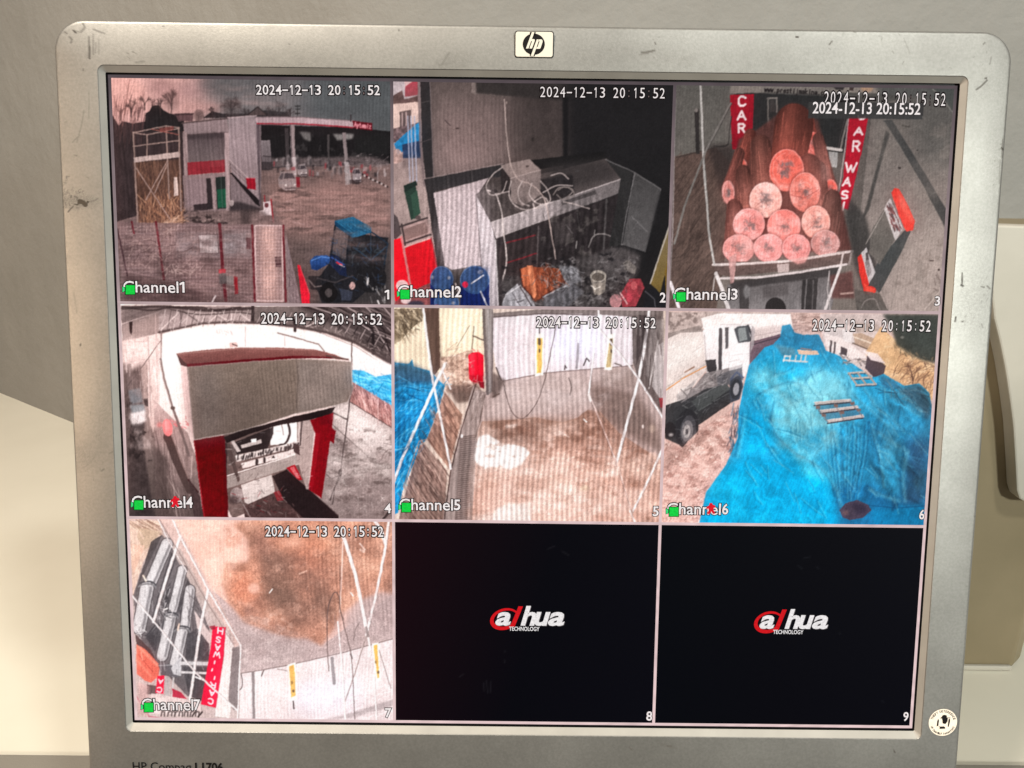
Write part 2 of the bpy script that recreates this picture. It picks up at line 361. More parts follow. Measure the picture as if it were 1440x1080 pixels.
    s.P([(698,602),(734,596),(740,660),(704,662)], (214,194,194)); s.E(714,615,9,11,(90,40,44),.9); s.L([(734,590),(744,690)], 7, (142,46,52)); s.L([(704,572),(706,600)], 5, (150,50,56)); s.P([(682,640),(706,636),(706,660),(686,662)], (196,176,176))
    for x0,y0,x1,y1 in [(780,640,840,634),(830,690,880,700),(800,600,850,590)]: s.L([(x0,y0),(x1,y1)], 6, (172,140,136), .7)
    s.P([(300,640),(690,640),(780,690),(780,710),(340,720)], (116,96,94), .8, f=5, n=20, ns=(10,4)); s.P([(598,640),(650,640),(640,700),(600,700)], (60,50,50),.7,f=6); s.L([(380,660),(420,690),(470,675),(510,690),(505,740)], 8, (140,118,114), .9, curve=True); s.L([(410,690),(440,700),(480,680)], 6, (64,52,52), .9, curve=True); s.blotch([(340,640),(560,640),(560,740),(340,740)], (44,36,36), .3, 9, 6, .8)
    # scaffold and reeds
    s.P([(120,420),(330,410),(345,700),(140,700)], (92,66,56), .9, f=4, n=20, ns=(3,10)); s.hatch([(140,430),(330,430),(345,690),(145,690)], 170, 60, 1.5, [(140,102,84),(66,46,42),(120,84,68)], 3, .75, .35)
    s.hatch([(145,580),(335,575),(345,700),(150,700)], 170, 55, 1.35, [(190,144,116),(160,114,90),(110,76,62)], 3.4, .85, .5); s.P([(300,490),(316,490),(320,570),(302,575)], (206,180,172)); s.hatch([(235,700),(335,660),(345,690),(250,770)], 60, 60, -.6, [(176,136,114),(206,170,150)], 4, .8, .2)
    for a in [[(118,290),(140,700)],[(265,262),(280,585)],[(322,268),(332,640)],[(180,300),(180,400)]]: s.L(a, 6, (150,124,116))
    for a in [[(118,292),(265,260),(325,270)],[(118,292),(180,300),(325,272)],[(118,352),(325,325)],[(125,440),(285,680)],[(272,415),(175,590)],[(215,560),(272,430)]]: s.L(a, 4.5, (164,136,128), .95)
    s.P([(120,402),(325,376),(326,400),(122,424)], (186,162,156), n=6); s.L([(200,275),(320,300)], 4, (150,90,82)); s.P([(230,270),(300,262),(300,280),(240,288)], (140,76,70), .7)
    # wire fence
    F = [(48,690),(650,700),(660,1050),(75,1050)]
    s.P(F, (126,102,102), .8, n=12, ns=(20,4)); s.P([(310,738),(645,728),(645,850),(310,860)], (142,126,127), .7, f=6); s.P([(240,840),(640,850),(650,1050),(250,1050)], (122,96,95), .6, f=10)
    for i in range(22): s.L([(60,712+i*15.5),(420,704+i*15.5),(655,712+i*15.5)], 2.6, (176,150,150), .55)
    for i in range(40): s.L([(70+i*15,705),(85+i*15,1040)], 1.4, (84,66,68), .4)
    s.hatch([(60,700),(430,740),(430,930),(90,900)], 110, 70, .3, [(172,142,138),(80,62,62),(196,166,160)], 3, .6, 1.2, True)
    s.P([(408,746),(494,744),(500,830),(416,830)], (188,172,172), n=6); s.L([(408,746),(494,744),(500,830),(416,830),(408,746)], 4, (102,82,84)); s.P([(524,742),(622,740),(624,830),(528,830)], (152,138,140), n=4); s.P([(622,760),(644,760),(644,810),(624,810)], (92,60,64))
    s.P([(655,704),(786,704),(792,1046),(665,1046)], (150,122,120), .9, n=10, ns=(6,14)); s.P([(690,706),(752,706),(760,1040),(695,1040)], (206,164,154), .8, f=10, n=14, ns=(6,20)); s.P([(752,845),(780,845),(780,890),(754,890)], (66,44,48))
    for i in range(22): s.L([(660,716+i*15.4),(788,716+i*15.4)], 2.6, (206,176,174), .6)
    for i in range(9): s.L([(664+i*14,706),(672+i*14,1042)], 1.6, (110,84,84), .5)
    s.L([(662,710),(668,1040),(788,1044),(784,706),(662,706)], 6, (222,190,188), .9)
    for a,w in [([(112,690),(122,740)],9),([(220,690),(238,820),(256,945)],10),([(505,700),(518,900),(532,1040)],14),([(650,706),(662,1042)],11),([(788,706),(800,1044)],10)]: s.L(a, w, (98,34,42))
    s.L([(806,780),(816,1048)], 8, (92,70,74)); s.L([(48,720),(92,930)], 7, (70,50,54)); s.L([(80,910),(250,940),(530,985),(660,1040)], 4, (160,130,130), .7)
    s.P([(80,925),(260,950),(540,1035),(660,1050),(70,1056)], (70,52,52), .7, f=8, n=14); s.L([(470,1050),(486,1020)], 7, (206,190,190))
    s.P([(500,910),(532,908),(538,965),(504,968)], (92,82,82)); s.P([(500,902),(532,900),(532,918),(500,918)], (190,36,50)); s.P([(568,930),(584,935),(588,1010),(572,1012)], (138,34,42)); s.P([(535,930),(565,930),(565,970),(538,970)], (132,118,116))
    s.P([(800,740),(868,1052),(812,1052)], (132,114,116)); s.hatch([(805,770),(862,1050),(815,1050)], 40, 26, 1.3, [(90,76,78),(176,152,152)], 3, .7, .15)
    s.P([(852,880),(864,884),(908,1010),(906,1054),(872,1054)], (208,30,50), c2=(226,34,56)); s.L([(862,885),(906,1010)], 4, (240,90,100), .7)
    # blue tractor
    s.P([(1010,750),(1100,740),(1258,760),(1240,930),(1100,1050),(960,1050),(930,960),(990,880)], (34,34,38), n=12); s.P([(900,930),(960,930),(960,1000),(910,990)], (40,38,40), .8)
    s.P([(1018,712),(1085,745),(1070,860),(1006,830)], (70,66,70)); s.P([(1022,720),(1080,752),(1066,850),(1010,815)], (96,84,84), .6)
    s.P([(1018,684),(1102,666),(1184,714),(1094,742)], (38,98,130), c2=(28,78,110)); s.P([(1018,684),(1094,742),(1096,760),(1018,706)], (22,60,88)); s.P([(1094,742),(1184,714),(1184,738),(1096,762)], (36,96,132)); s.L([(1030,690),(1104,742)], 2, (70,140,170), .6)
    s.L([(1020,706),(1004,836)], 7, (24,28,34)); s.L([(1082,752),(1070,880)], 8, (24,28,34)); s.L([(1184,735),(1256,785),(1240,880)], 6, (30,44,58)); s.L([(1100,800),(1180,860),(1250,800)], 5, (40,60,80)); s.L([(1180,740),(1180,860)], 5, (44,54,64)); s.blotch([(1090,760),(1250,780),(1230,920),(1090,900)], (70,80,88), .3, 8, 8, .6)
    s.P([(908,862),(930,842),(985,838),(1004,850),(990,878),(940,906),(914,900)], (48,82,138), c2=(30,54,100), n=14); s.L([(915,862),(960,846),(1000,850)], 4, (110,150,210), .8); s.P([(996,836),(1030,840),(1068,880),(1072,935),(1040,925),(1000,880)], (28,36,60)); s.L([(1005,848),(1060,880)], 5, (60,90,160)); s.L([(1028,870),(1050,882)], 7, (200,50,60)); s.L([(1040,880),(1062,890)], 3, (220,210,210))
    s.E(992,1004,40,46,(26,24,25),n=10); s.E(992,1006,16,20,(82,74,74),.9); s.E(1180,940,70,66,(30,29,31),.9,n=14); s.E(1097,974,13,17,(196,156,152)); s.L([(905,950),(930,980),(960,975)], 5, (120,106,104)); s.L([(940,940),(1020,960),(1100,930)], 6, (66,60,62)); s.P([(1040,985),(1100,1000),(1090,1040),(1050,1040)], (60,64,78),.8)
    s.hatch([(1150,940),(1250,960),(1250,1050),(1160,1040)], 16, 26, 1.2, [(190,182,180),(130,124,124)], 4, .8, .3); s.L([(1168,940),(1164,970)], 6, (222,212,210)); s.L([(1210,1040),(1218,1062)], 6, (226,216,214))
    s.cloud([(700,450),(1260,450),(1260,900),(800,760)], (142,112,106), .5, 60, 9, 16, .3, 1.0); s.cloud([(860,600),(1260,560),(1260,700),(880,760)], (190,150,142), .45, 50, 5, 16, .1, 1.2); s.cloud([(60,690),(790,700),(800,1050),(70,1050)], (160,130,126), .4, 26, 8, 10, .2, 1.0); s.cloud([(60,700),(640,720),(640,1050),(70,1050)], (66,50,50), .5, 22, 10, 10, .1, 1.1); s.cloud([(30,40),(900,40),(900,200),(30,200)], (226,176,166), .4, 90, 24, 14, 0, 1.1); s.cloud([(500,40),(1260,40),(1260,220),(500,220)], (66,70,72), .4, 90, 24, 14, .1, 1.0)
    s.hatch([(80,760),(300,740),(320,900),(110,900)], 60, 60, .5, [(196,164,158),(150,120,116),(70,54,54)], 3, .6, 1.2, True); s.hatch([(300,870),(430,880),(420,930),(260,920)], 30, 40, .1, [(206,176,170)], 3, .6, 1.0, True)
    s.hatch([(1000,760),(1250,780),(1230,1000),(960,1000)], 90, 30, .9, [(70,72,80),(22,22,26),(50,70,100)], 4, .6, .9); s.hatch([(1030,690),(1170,715),(1160,735),(1060,735)], 24, 40, .5, [(64,130,160),(22,66,96)], 3, .6, .2); s.speck([(30,600),(1260,500),(1260,1050),(40,1050)], .05)
    s.stripes(W, .045, 9.2, 60); s.stripes([(30,120),(700,120),(700,640),(30,640)], .05, 12.7, 80)
    return s.done()

def tile_counter():                      # channel 2: dark room with a counter, cables and barrels
    s = Pic(1, 0, 540, 95, 3.130, 12); W = [(0,0),(1310,0),(1310,1080),(0,1080)]
    s.P(W, (74,66,64), c2=(30,29,30), ax=0)
    s.P([(200,50),(820,50),(830,420),(215,500)], (92,80,77), .85, f=24, n=5, ns=(3,40)); s.P([(205,130),(560,150),(560,440),(215,480)], (132,112,109), .75, f=46, n=4, ns=(3,60)); s.P([(210,330),(460,330),(440,470),(215,500)], (156,134,131), .6, f=34); s.P([(560,50),(830,50),(830,420),(600,420)], (52,46,45), .65, f=60)
    s.P([(385,50),(406,50),(406,118),(385,112)], (124,110,106)); s.P([(406,50),(830,50),(830,150),(406,112)], (50,46,45), .9, f=4); s.L([(386,112),(560,130)], 3, (110,98,94), .6)
    s.P([(800,40),(1300,40),(1300,1080),(900,1080),(800,500)], (31,30,31), .93, f=22); s.P([(786,130),(812,130),(808,470),(790,470)], (25,24,25), .9, f=3)
    s.L([(270,232),(292,256)], 4, (70,58,58)); s.E(322,268,9,4,(72,60,58)); s.E(656,316,7,9,(54,48,46)); s.E(540,155,3,6,(180,160,150),.7)
    # daylight strip on the left
    s.P([(20,45),(160,45),(170,480),(240,880),(245,1060),(20,1060)], (166,142,138)); s.P([(20,45),(160,45),(160,170),(20,170)], (176,162,164), n=12, ns=(8,8)); s.P([(92,80),(150,48),(150,120),(92,130)], (168,66,78), c2=(142,74,80)); s.P([(90,50),(150,45),(92,84)], (206,170,168)); s.P([(30,130),(80,100),(90,140),(150,122),(150,160),(36,170)], (92,72,70), n=25)
    s.P([(30,162),(158,150),(160,270),(30,290)], (214,184,174), n=8, ns=(4,12)); s.P([(68,195),(118,185),(118,255),(70,262)], (60,50,52), .8); s.L([(80,200),(80,258)], 4, (200,170,166)); s.L([(98,196),(98,256)], 4, (200,170,166)); s.P([(36,270),(160,240),(162,310),(36,330)], (112,92,92), n=30, ns=(5,5))
    s.P([(44,335),(100,285),(160,235),(164,330),(110,350),(60,385)], (40,126,176), n=16, ns=(6,5)); s.P([(80,340),(162,320),(164,400),(84,400)], (46,64,92), n=18); s.E(58,392,24,34,(182,150,142),.9,n=25); s.blotch([(36,360),(100,360),(100,430),(36,430)], (72,56,56), .2, 6, 6, .8)
    s.P([(34,425),(170,400),(195,520),(210,680),(34,760)], (158,138,134), n=10, ns=(5,14)); s.P([(84,400),(168,395),(170,430),(86,440)], (120,104,102), .7, f=4)
    for x in (108,122,138): s.L([(x-4,215),(x+6,500)], 6, (176,174,190), .8)
    s.L([(152,60),(160,330),(178,520)], 10, (120,104,104), .9)
    s.P([(88,540),(140,520),(160,640),(120,672)], (38,58,50)); s.P([(86,520),(140,498),(148,516),(92,548)], (30,44,40)); s.P([(118,560),(146,540),(160,640),(132,668)], (48,74,62)); s.E(150,660,14,10,(70,60,60),.8)
    s.P([(40,640),(60,660),(78,730),(50,760),(36,740)], (60,54,56), .8); s.P([(40,760),(74,750),(120,1010),(50,1040),(38,900)], (222,24,40), n=4); s.P([(92,792),(206,752),(240,930),(120,985)], (206,26,38), n=5, ns=(3,20)); s.P([(74,700),(190,662),(206,735),(90,778)], (168,140,136), n=12); s.P([(84,712),(182,680),(196,726),(94,762)], (128,104,100), .9)
    for a in [[(70,700),(190,662)],[(86,776),(206,735)],[(78,690),(94,790)]]: s.L(a, 8, (66,58,58))
    s.L([(90,790),(206,750)], 7, (200,160,156)); s.L([(76,745),(124,1000)], 9, (196,120,120)); s.L([(208,750),(244,930)], 5, (150,40,48)); s.P([(120,985),(240,930),(240,1060),(40,1060),(50,1030)], (130,70,72), .9, n=20); s.E(80,960,26,26,(226,196,194),.95,n=10); s.E(96,1020,22,20,(232,206,204),.9); s.E(140,1040,36,14,(40,50,66),.8,f=3)
    # dark post and rail
    s.P([(158,50),(202,50),(218,470),(236,640),(268,870),(236,884),(190,560),(168,340)], (46,44,45), n=5); s.L([(202,50),(218,470),(268,870)], 4, (120,106,106), .8); s.L([(158,330),(212,314)], 3, (80,72,72)); s.L([(165,155),(205,145)], 3, (76,70,70))
    s.P([(176,492),(530,424),(550,452),(560,470),(188,552)], (50,48,49)); s.L([(176,490),(520,424)], 4, (150,132,130), .8); s.L([(280,470),(282,530)], 3, (72,68,68)); s.L([(386,450),(388,506)], 3, (72,68,68)); s.P([(640,408),(980,368),(980,404),(690,446)], (28,27,27), .95)
    s.P([(218,552),(460,486),(410,560),(425,870),(300,890),(268,872)], (182,164,165), c2=(204,186,188), n=5, ns=(2,60)); s.P([(230,700),(410,680),(430,880),(270,880)], (190,172,174), .6, f=24)
    # counter
    s.P([(405,556),(560,500),(980,400),(1042,490),(474,684)], (92,82,80), c2=(70,63,62), ax=1, n=8); s.P([(700,430),(980,398),(1040,488),(800,540)], (52,48,48), .8, f=14)
    s.P([(470,682),(1042,490),(1038,552),(492,752)], (186,172,172), c2=(112,104,104), ax=0, n=4); s.P([(760,590),(1042,490),(1038,552),(770,652)], (96,90,90), .65, f=26); s.L([(470,682),(1042,492)], 4, (206,192,190), .8); s.L([(700,640),(706,668)], 3, (90,84,84)); s.P([(780,590),(930,540),(936,556),(786,606)], (58,54,54), .7)
    s.P([(404,560),(470,682),(490,760),(505,1056),(455,1056),(428,860)], (204,190,192), c2=(188,176,180), n=4, ns=(3,30)); s.L([(404,560),(428,860),(455,1056)], 4, (120,108,110)); s.L([(490,760),(505,1056)], 5, (232,222,222), .7)
    s.P([(494,756),(1036,556),(1005,800),(870,850),(600,890),(510,960)], (46,41,42), n=10); s.P([(500,790),(680,720),(680,900),(512,950)], (58,49,49), .8, f=5)
    for a in [[(540,772),(665,738)],[(540,860),(672,818)]]: s.L(a, 6, (116,40,46), .9)
    s.L([(680,700),(672,900)], 4, (84,76,76)); s.L([(850,640),(862,720)], 4, (70,66,66)); s.L([(980,580),(966,800)], 8, (74,70,70)); s.L([(1034,556),(1000,800)], 6, (92,88,88), .8); s.blotch([(690,660),(960,600),(950,820),(690,880)], (84,78,76), .25, 12, 14, .7); s.P([(740,690),(820,660),(830,740),(760,790)], (66,60,60), .8, f=5)
    # boxes and cables on it
    s.P([(512,430),(640,402),(690,452),(558,490)], (138,122,118), n=5); s.P([(512,432),(558,490),(560,560),(516,545)], (48,43,43)); s.P([(556,488),(690,450),(690,560),(610,610),(560,590)], (126,112,109), n=6); s.E(632,434,8,5,(80,70,68)); s.L([(556,488),(690,450)], 3, (168,150,146))
    s.P([(690,490),(830,470),(840,560),(740,590),(690,560)], (40,37,38), .9, f=3, n=20); s.E(480,520,34,40,(72,64,62),.7); s.L([(530,140),(540,300),(556,420),(590,490),(640,512),(680,540),(712,600),(735,720),(756,842)], 5, (176,156,150), .95, curve=True)
    C = (186,170,166)
    for p in [[(520,440),(480,470),(450,520),(470,560),(520,550),(540,500)],[(560,500),(550,560),(580,610),(640,625),(700,600)],[(610,500),(590,540),(600,590),(640,610)],[(650,510),(640,560),(680,600),(730,590),(720,540),(690,500)],[(700,550),(760,520),(830,520)],[(735,475),(780,465),(812,490)],[(660,590),(700,570),(720,600),(670,620),(655,600)],[(790,590),(850,605),(904,622)],[(460,540),(500,555),(550,545)]]: s.L(p, 5, C, .85, curve=True)
    for p in [[(745,560),(770,530),(820,530),(835,560),(790,580),(760,560)],[(765,540),(800,525),(830,545),(805,570)]]: s.L(p, 5, (134,122,118), .8, curve=True)
    s.L([(455,540),(490,555),(515,625),(525,720),(540,850),(515,960)], 6, (206,190,186), .9, curve=True); s.E(485,545,14,10,(52,46,46),.9)
    s.L([(900,790),(925,740),(980,735),(1050,780)], 5, (140,132,130), .9, curve=True); s.L([(928,715),(925,745)], 4, (150,142,140)); s.L([(848,765),(845,795)], 5, (160,152,150)); s.L([(800,690),(830,730)], 4, (92,86,86)); s.E(850,455,9,5,(66,62,62))
    # cabinet doors on the right
    s.P([(975,405),(1095,462),(1075,600),(1045,780),(990,790),(1030,560),(1042,490)], (46,45,45)); s.P([(1098,460),(1218,535),(1192,680),(1150,812),(1050,780),(1080,600)], (66,64,64), c2=(90,87,87), n=4)
    for p in [[(975,405),(1100,460),(1218,535),(1150,812)],[(1104,462),(1066,650),(1045,780)],[(1090,655),(1160,724)],[(1218,540),(1190,690)]]: s.L(p, 4, (116,112,112), .85)
    s.P([(1215,540),(1270,560),(1270,680),(1160,900),(1150,810)], (29,28,29), .9, f=3)
    # floor clutter
    s.P([(520,930),(700,880),(900,830),(1010,790),(1130,830),(1120,900),(1010,1060),(510,1060)], (70,65,65), .9, f=6, n=22, ns=(7,5)); s.P([(840,850),(1060,790),(1130,830),(1040,930)], (84,78,78), .7, f=10, n=16); s.blotch([(700,840),(1130,820),(1050,1050),(700,1050)], (128,122,122), .32, 8, 6, .7); s.blotch([(520,860),(1130,800),(1050,1050),(520,1050)], (30,28,30), .3, 10, 7, .8)
    s.hatch([(690,860),(880,880),(860,1040),(680,1050)], 50, 50, .6, [(150,146,148),(50,46,48),(110,106,108)], 3, .7, .9, True); s.P([(770,870),(850,880),(870,940),(800,970)], (124,122,126), .8, f=3, n=20)
    s.P([(510,1060),(540,990),(590,948),(640,1000),(670,1060)], (160,156,160), n=10); s.L([(560,985),(600,1050)], 4, (100,96,100)); s.L([(590,950),(650,1050)], 6, (70,64,66)); s.L([(536,1000),(600,960)], 5, (210,204,206), .8)
    s.P([(598,886),(640,876),(770,884),(796,944),(740,990),(668,1030),(612,965)], (132,70,48), n=18, ns=(4,14)); s.hatch([(660,885),(770,888),(790,940),(680,1010)], 40, 70, 1.2, [(172,100,74),(96,48,36)], 5, .7, .25); s.P([(628,872),(654,870),(672,1000),(656,1026)], (190,116,84), n=8); s.L([(598,886),(612,965),(668,1030),(796,944)], 6, (78,42,34)); s.P([(600,886),(628,876),(640,960),(614,964)], (186,104,72))
    s.P([(700,1010),(840,950),(880,990),(800,1060),(700,1060)], (96,94,98), .85, f=3, n=20); s.L([(700,1010),(800,960)], 5, (150,148,152))
    s.P([(908,925),(978,920),(972,985),(950,1002),(926,998)], (134,124,116), n=8); s.E(942,918,36,26,(166,156,146)); s.E(942,922,28,18,(92,84,78)); s.L([(912,960),(928,975),(950,965)], 4, (206,196,186)); s.P([(1050,860),(1075,845),(1112,880),(1105,910),(1060,890)], (120,112,108), n=8)
    s.P([(1040,1000),(1080,930),(1130,930),(1146,970),(1110,1050),(1050,1056)], (146,58,66), n=18, ns=(5,5)); s.E(1020,1028,26,32,(186,132,134),.95,n=10); s.E(1100,960,14,20,(186,92,96),.9); s.E(1080,1010,14,24,(176,66,78),.9); s.E(1125,980,10,20,(116,52,58),.9); s.L([(1040,990),(1070,1040)], 5, (216,176,176))
    s.P([(1140,1056),(1150,985),(1200,970),(1250,1010),(1250,1060)], (30,30,33)); s.L([(1150,985),(1190,1020),(1195,1056)], 4, (86,84,88)); s.P([(1172,950),(1230,760),(1275,650),(1275,760),(1215,992)], (126,112,88), c2=(112,92,48)); s.L([(1172,950),(1262,680)], 6, (176,166,156)); s.P([(1236,900),(1275,740),(1275,900),(1240,1000)], (134,104,40), .8)
    # blue barrels
    for x,y,rx,ry in [(254,932,50,56),(400,935,64,62),(276,1036,54,44)]:
        s.P([(x-rx,y),(x+rx,y),(x+rx,y+160),(x-rx,y+160)], (24,40,96), c2=(20,34,84), n=6, ns=(3,20)); s.E(x,y,rx,ry,(50,76,118),n=5); s.E(x,y,rx-8,ry-9,(60,84,122),.8,n=6); s.L([(x+rx*math.cos(t),y+ry*math.sin(t)) for t in np.linspace(2.7,6.6,14)], 4, (98,122,160), .8)
    s.E(213,924,6,8,(196,188,190),.8,f=2); s.E(286,926,7,8,(190,182,184),.8,f=2); s.E(424,900,12,9,(190,184,190),.9,f=2); s.E(424,901,6,4,(90,96,120),.8,f=2); s.cloud([(205,880),(305,880),(305,985),(205,985)], (28,44,76), .5, 14, 14, 6, .3, 1.0); s.cloud([(340,875),(462,875),(462,995),(340,995)], (30,46,86), .45, 16, 16, 6, .3, 1.0); s.E(357,955,14,14,(200,40,70)); s.E(304,1036,7,7,(180,172,176),.8,f=2); s.E(232,1048,9,6,(176,60,80),.8,f=2); s.L([(385,950),(438,915)], 6, (206,200,206)); s.L([(425,985),(455,1050)], 6, (196,192,200)); s.L([(315,950),(330,1000)], 5, (196,176,170))
    s.P([(500,930),(520,930),(520,1056),(505,1056)], (60,54,55), .8)
    s.cloth([(220,500),(450,480),(430,880),(270,880)], 1.57, 300, 7, .05, 6, False); s.cloth([(205,60),(800,60),(800,420),(215,480)], 1.5, 300, 10, .05, 10, False); s.cloth([(470,560),(1100,560),(1100,1060),(470,1060)], 1.5, 120, 10, .12, 20, False)
    s.hatch([(520,900),(1130,830),(1050,1050),(520,1050)], 160, 26, .3, [(110,104,104),(38,35,36),(84,80,80)], 4, .6, .9); s.hatch([(700,860),(870,880),(860,960),(720,1000)], 60, 40, .4, [(176,174,178),(60,58,60)], 3, .6, .8, True); s.cloud([(240,560),(500,520),(480,880),(260,880)], (206,188,190), .3, 30, 40, 14, .2, 1.0); s.speck([(170,480),(1130,480),(1130,1060),(170,1060)], .06)
    s.stripes([(170,480),(520,480),(560,1060),(180,1060)], .12, 13.2, 50); s.stripes([(200,120),(620,120),(620,520),(200,520)], .06, 10.5, 60); s.stripes([(500,560),(1000,560),(1000,1060),(500,1060)], .12, 16.2, 60)
    return s.done()

def tile_logs():                         # channel 3: bed loaded with rolls, CAR WASH banners
    s = Pic(2, 0, 930, 100, 3.129, 13); W = [(0,0),(1340,0),(1340,1080),(0,1080)]
    s.P(W, (74,72,69), c2=(120,110,104)); s.P([(930,150),(1340,60),(1340,1080),(1010,1080),(860,760)], (92,87,83), c2=(168,152,146), n=4); s.P([(1060,60),(1340,60),(1340,460),(1150,420)], (84,82,79), .7, f=40); s.P([(1000,760),(1300,640),(1300,1080),(1020,1080)], (164,150,143), .6, f=60)
    s.blotch([(900,230),(1290,230),(1250,1040),(950,1040)], (126,116,110), .3, 26, 26, .35, 8); s.blotch([(1050,700),(1260,640),(1240,1050),(1010,1050)], (120,108,102), .35, 10, 12, .4, 8)
    s.P([(60,50),(310,55),(308,340),(66,382)], (86,83,79), c2=(102,97,92), n=4); s.P([(40,380),(240,335),(320,420),(300,700),(240,1060),(30,1060)], (86,70,64), c2=(92,76,70), n=8); s.hatch([(50,390),(230,350),(270,800),(235,1050),(40,1050)], 220, 120, -.95, [(112,92,84),(60,48,45),(98,80,72)], 3, .6, .06); s.P([(200,330),(320,320),(330,480),(260,520)], (54,46,44), .8, f=10)
    s.P([(145,165),(165,165),(170,365),(152,365)], (48,44,43)); s.E(153,172,9,9,(112,104,100)); s.L([(66,380),(300,320)], 4, (52,47,45), .7)
    s.P([(305,54),(975,58),(970,98),(750,92),(600,84),(300,104)], (122,114,108), n=5); s.P([(300,100),(500,92),(600,86),(740,92),(860,118),(840,210),(800,360),(400,330),(400,110)], (42,42,42), n=8)
    s.P([(700,60),(760,60),(770,78),(720,76)], (44,40,40)); s.P([(770,62),(810,62),(800,84),(762,80)], (52,48,48)); s.E(905,76,28,16,(156,126,104),.9,f=3,n=14); s.P([(830,60),(850,60),(845,86),(826,84)], (60,50,48)); s.P([(940,62),(1290,70),(1290,130),(960,100)], (80,80,78), .8,f=4)
    s.L([(468,120),(508,118),(508,180)], 7, (118,110,106)); s.L([(470,120),(470,250)], 7, (104,98,94)); s.P([(478,126),(500,125),(500,178),(478,180)], (60,56,55)); s.L([(820,210),(786,350)], 8, (118,112,108)); s.L([(808,205),(775,350)], 3, (70,66,66)); s.L([(700,334),(792,348)], 12, (190,180,176)); s.P([(730,352),(778,358),(772,425),(742,420)], (136,134,132), c2=(170,168,166), n=8); s.P([(690,350),(735,352),(745,420),(700,400)], (48,46,46),.9)
    # banners
    s.P([(302,104),(408,101),(404,220),(392,345),(312,345)], (150,20,38), c2=(128,18,34), n=5)
    s.text('C', [(340,112),(370,112),(370,153),(340,153)], 9, (220,200,200)); s.text('A', [(335,176),(371,176),(371,214),(335,214)], 9, (220,200,200)); s.text('R', [(340,233),(367,233),(367,270),(340,270)], 9, (214,192,192))
    s.P([(826,200),(910,204),(885,340),(822,612),(772,588),(800,470)], (158,20,40), c2=(176,24,46), n=5); s.L([(826,200),(800,400),(772,585)], 4, (200,180,180), .8)
    for ch,q in [('C',[(868,170),(896,170),(896,212),(866,212)]),('A',[(856,249),(884,249),(884,280),(848,280)]),('R',[(846,308),(874,308),(870,352),(842,352)]),('W',[(812,404),(860,404),(852,444),(812,444)]),('A',[(806,470),(834,470),(830,504),(798,504)]),('S',[(796,527),(822,527),(818,562),(790,562)]),('I',[(792,578),(816,578),(810,612),(786,612)])]: s.text(ch, q, 9, (228,206,206))
    s.L([(230,330),(290,325),(300,260),(310,200)], 4, (40,37,37), .8, curve=True)
    # rolls: bodies
    s.P([(280,800),(300,480),(340,300),(410,265),(500,200),(540,172),(620,172),(690,220),(745,420),(780,520),(840,790)], (86,54,50), f=4, n=12, ns=(3,24))
    def body(x,y,rx,ry,xf,yf,rf,c):
        c = tuple(q*f_ for q, f_ in zip(c, (1.52, 1.42, 1.38)))
        nst = 26
        for k in range(nst):
            t = k/(nst-1); X0, Y0 = xf+(x-xf)*t, yf+(y-yf)*t; a, b = rf+(rx-rf)*t, rf*1.1+(ry-rf*1.1)*t; v = .62+.42*t
            s.E(X0,Y0,a,b,tuple(q*v*.50 for q in c),1,f=1); s.E(X0-a*.08,Y0,a*.74,b*.96,tuple(q*v*.86 for q in c),.8,f=5); s.E(X0-a*.12,Y0,a*.34,b*.9,tuple(min(255,q*v*1.06) for q in c),.5,f=6)
        s.hatch([(xf-rf,yf),(xf+rf,yf),(x+rx,y),(x-rx,y)], 26, max(40,abs(y-yf)*.6), math.atan2(y-yf,x-xf), [tuple(q*1.15 for q in c),tuple(q*.6 for q in c)], 2.4, .4, .04)
    s.P([(470,165),(700,165),(700,225),(480,220)], (64,48,46), .45, f=24)
    def end(x,y,rx,ry,c,rot=0,core=1.0):
        s.E(x,y,rx+4,ry+4,(70,38,36),.6,f=5,rot=rot); s.E(x,y,rx,ry,c,rot=rot,n=9,ns=(5,5),f=1.2)
        pale = tuple(min(255,v*.5+128) for v in c); dk = tuple(v*.72 for v in c)
        Q = [(x+rx*math.cos(t)*1.0,y+ry*math.sin(t)) for t in np.linspace(0,6.28,20)[:-1]]
        s.cloud(Q, pale, .55, 12, 12, 4, .2, 1.1); s.cloud(Q, dk, .5, 9, 9, 4, .0, 1.2)
        for k in range(3):
            rr = .45+.2*k+s.rng.normal(0,.04); a0 = s.rng.uniform(0,6.28)
            s.L([(x+rx*rr*math.cos(t),y+ry*rr*math.sin(t)) for t in np.linspace(a0,a0+s.rng.uniform(1.5,3.5),12)], 2.4, dk if k%2 else pale, .5)
        for i in range(int(6*core)+3):
            t = s.rng.uniform(0, 6.28); k = s.rng.uniform(.35,.95); b = s.rng.normal(0,.25)
            s.L([(x+rx*.1*math.cos(t),y+ry*.1*math.sin(t)),(x+rx*k*.6*math.cos(t+b),y+ry*k*.6*math.sin(t+b)),(x+rx*k*math.cos(t),y+ry*k*math.sin(t))], 2.2, (140,78,74), .5)
        s.cloud([(x-rx*.42,y-ry*.4),(x+rx*.36,y-ry*.42),(x+rx*.42,y+ry*.36),(x-rx*.36,y+ry*.42)], (116,104,104), .9*core, 6, 6, 4, .25, 1.3); s.E(x+rx*.04,y+ry*.02,rx*.16,ry*.16,(92,84,84),.7*core,f=4)
        s.hatch([(x-rx*.35,y-ry*.3),(x+rx*.35,y-ry*.3),(x+rx*.3,y+ry*.35),(x-rx*.3,y+ry*.3)], 9, rx*.4, .8, [(84,74,74),(150,138,136)], 3, .6*core, .8)
        s.L([(x+rx*.97*math.cos(t),y+ry*.97*math.sin(t)) for t in np.linspace(2.8,6.6,24)], 3.4, pale, .5)
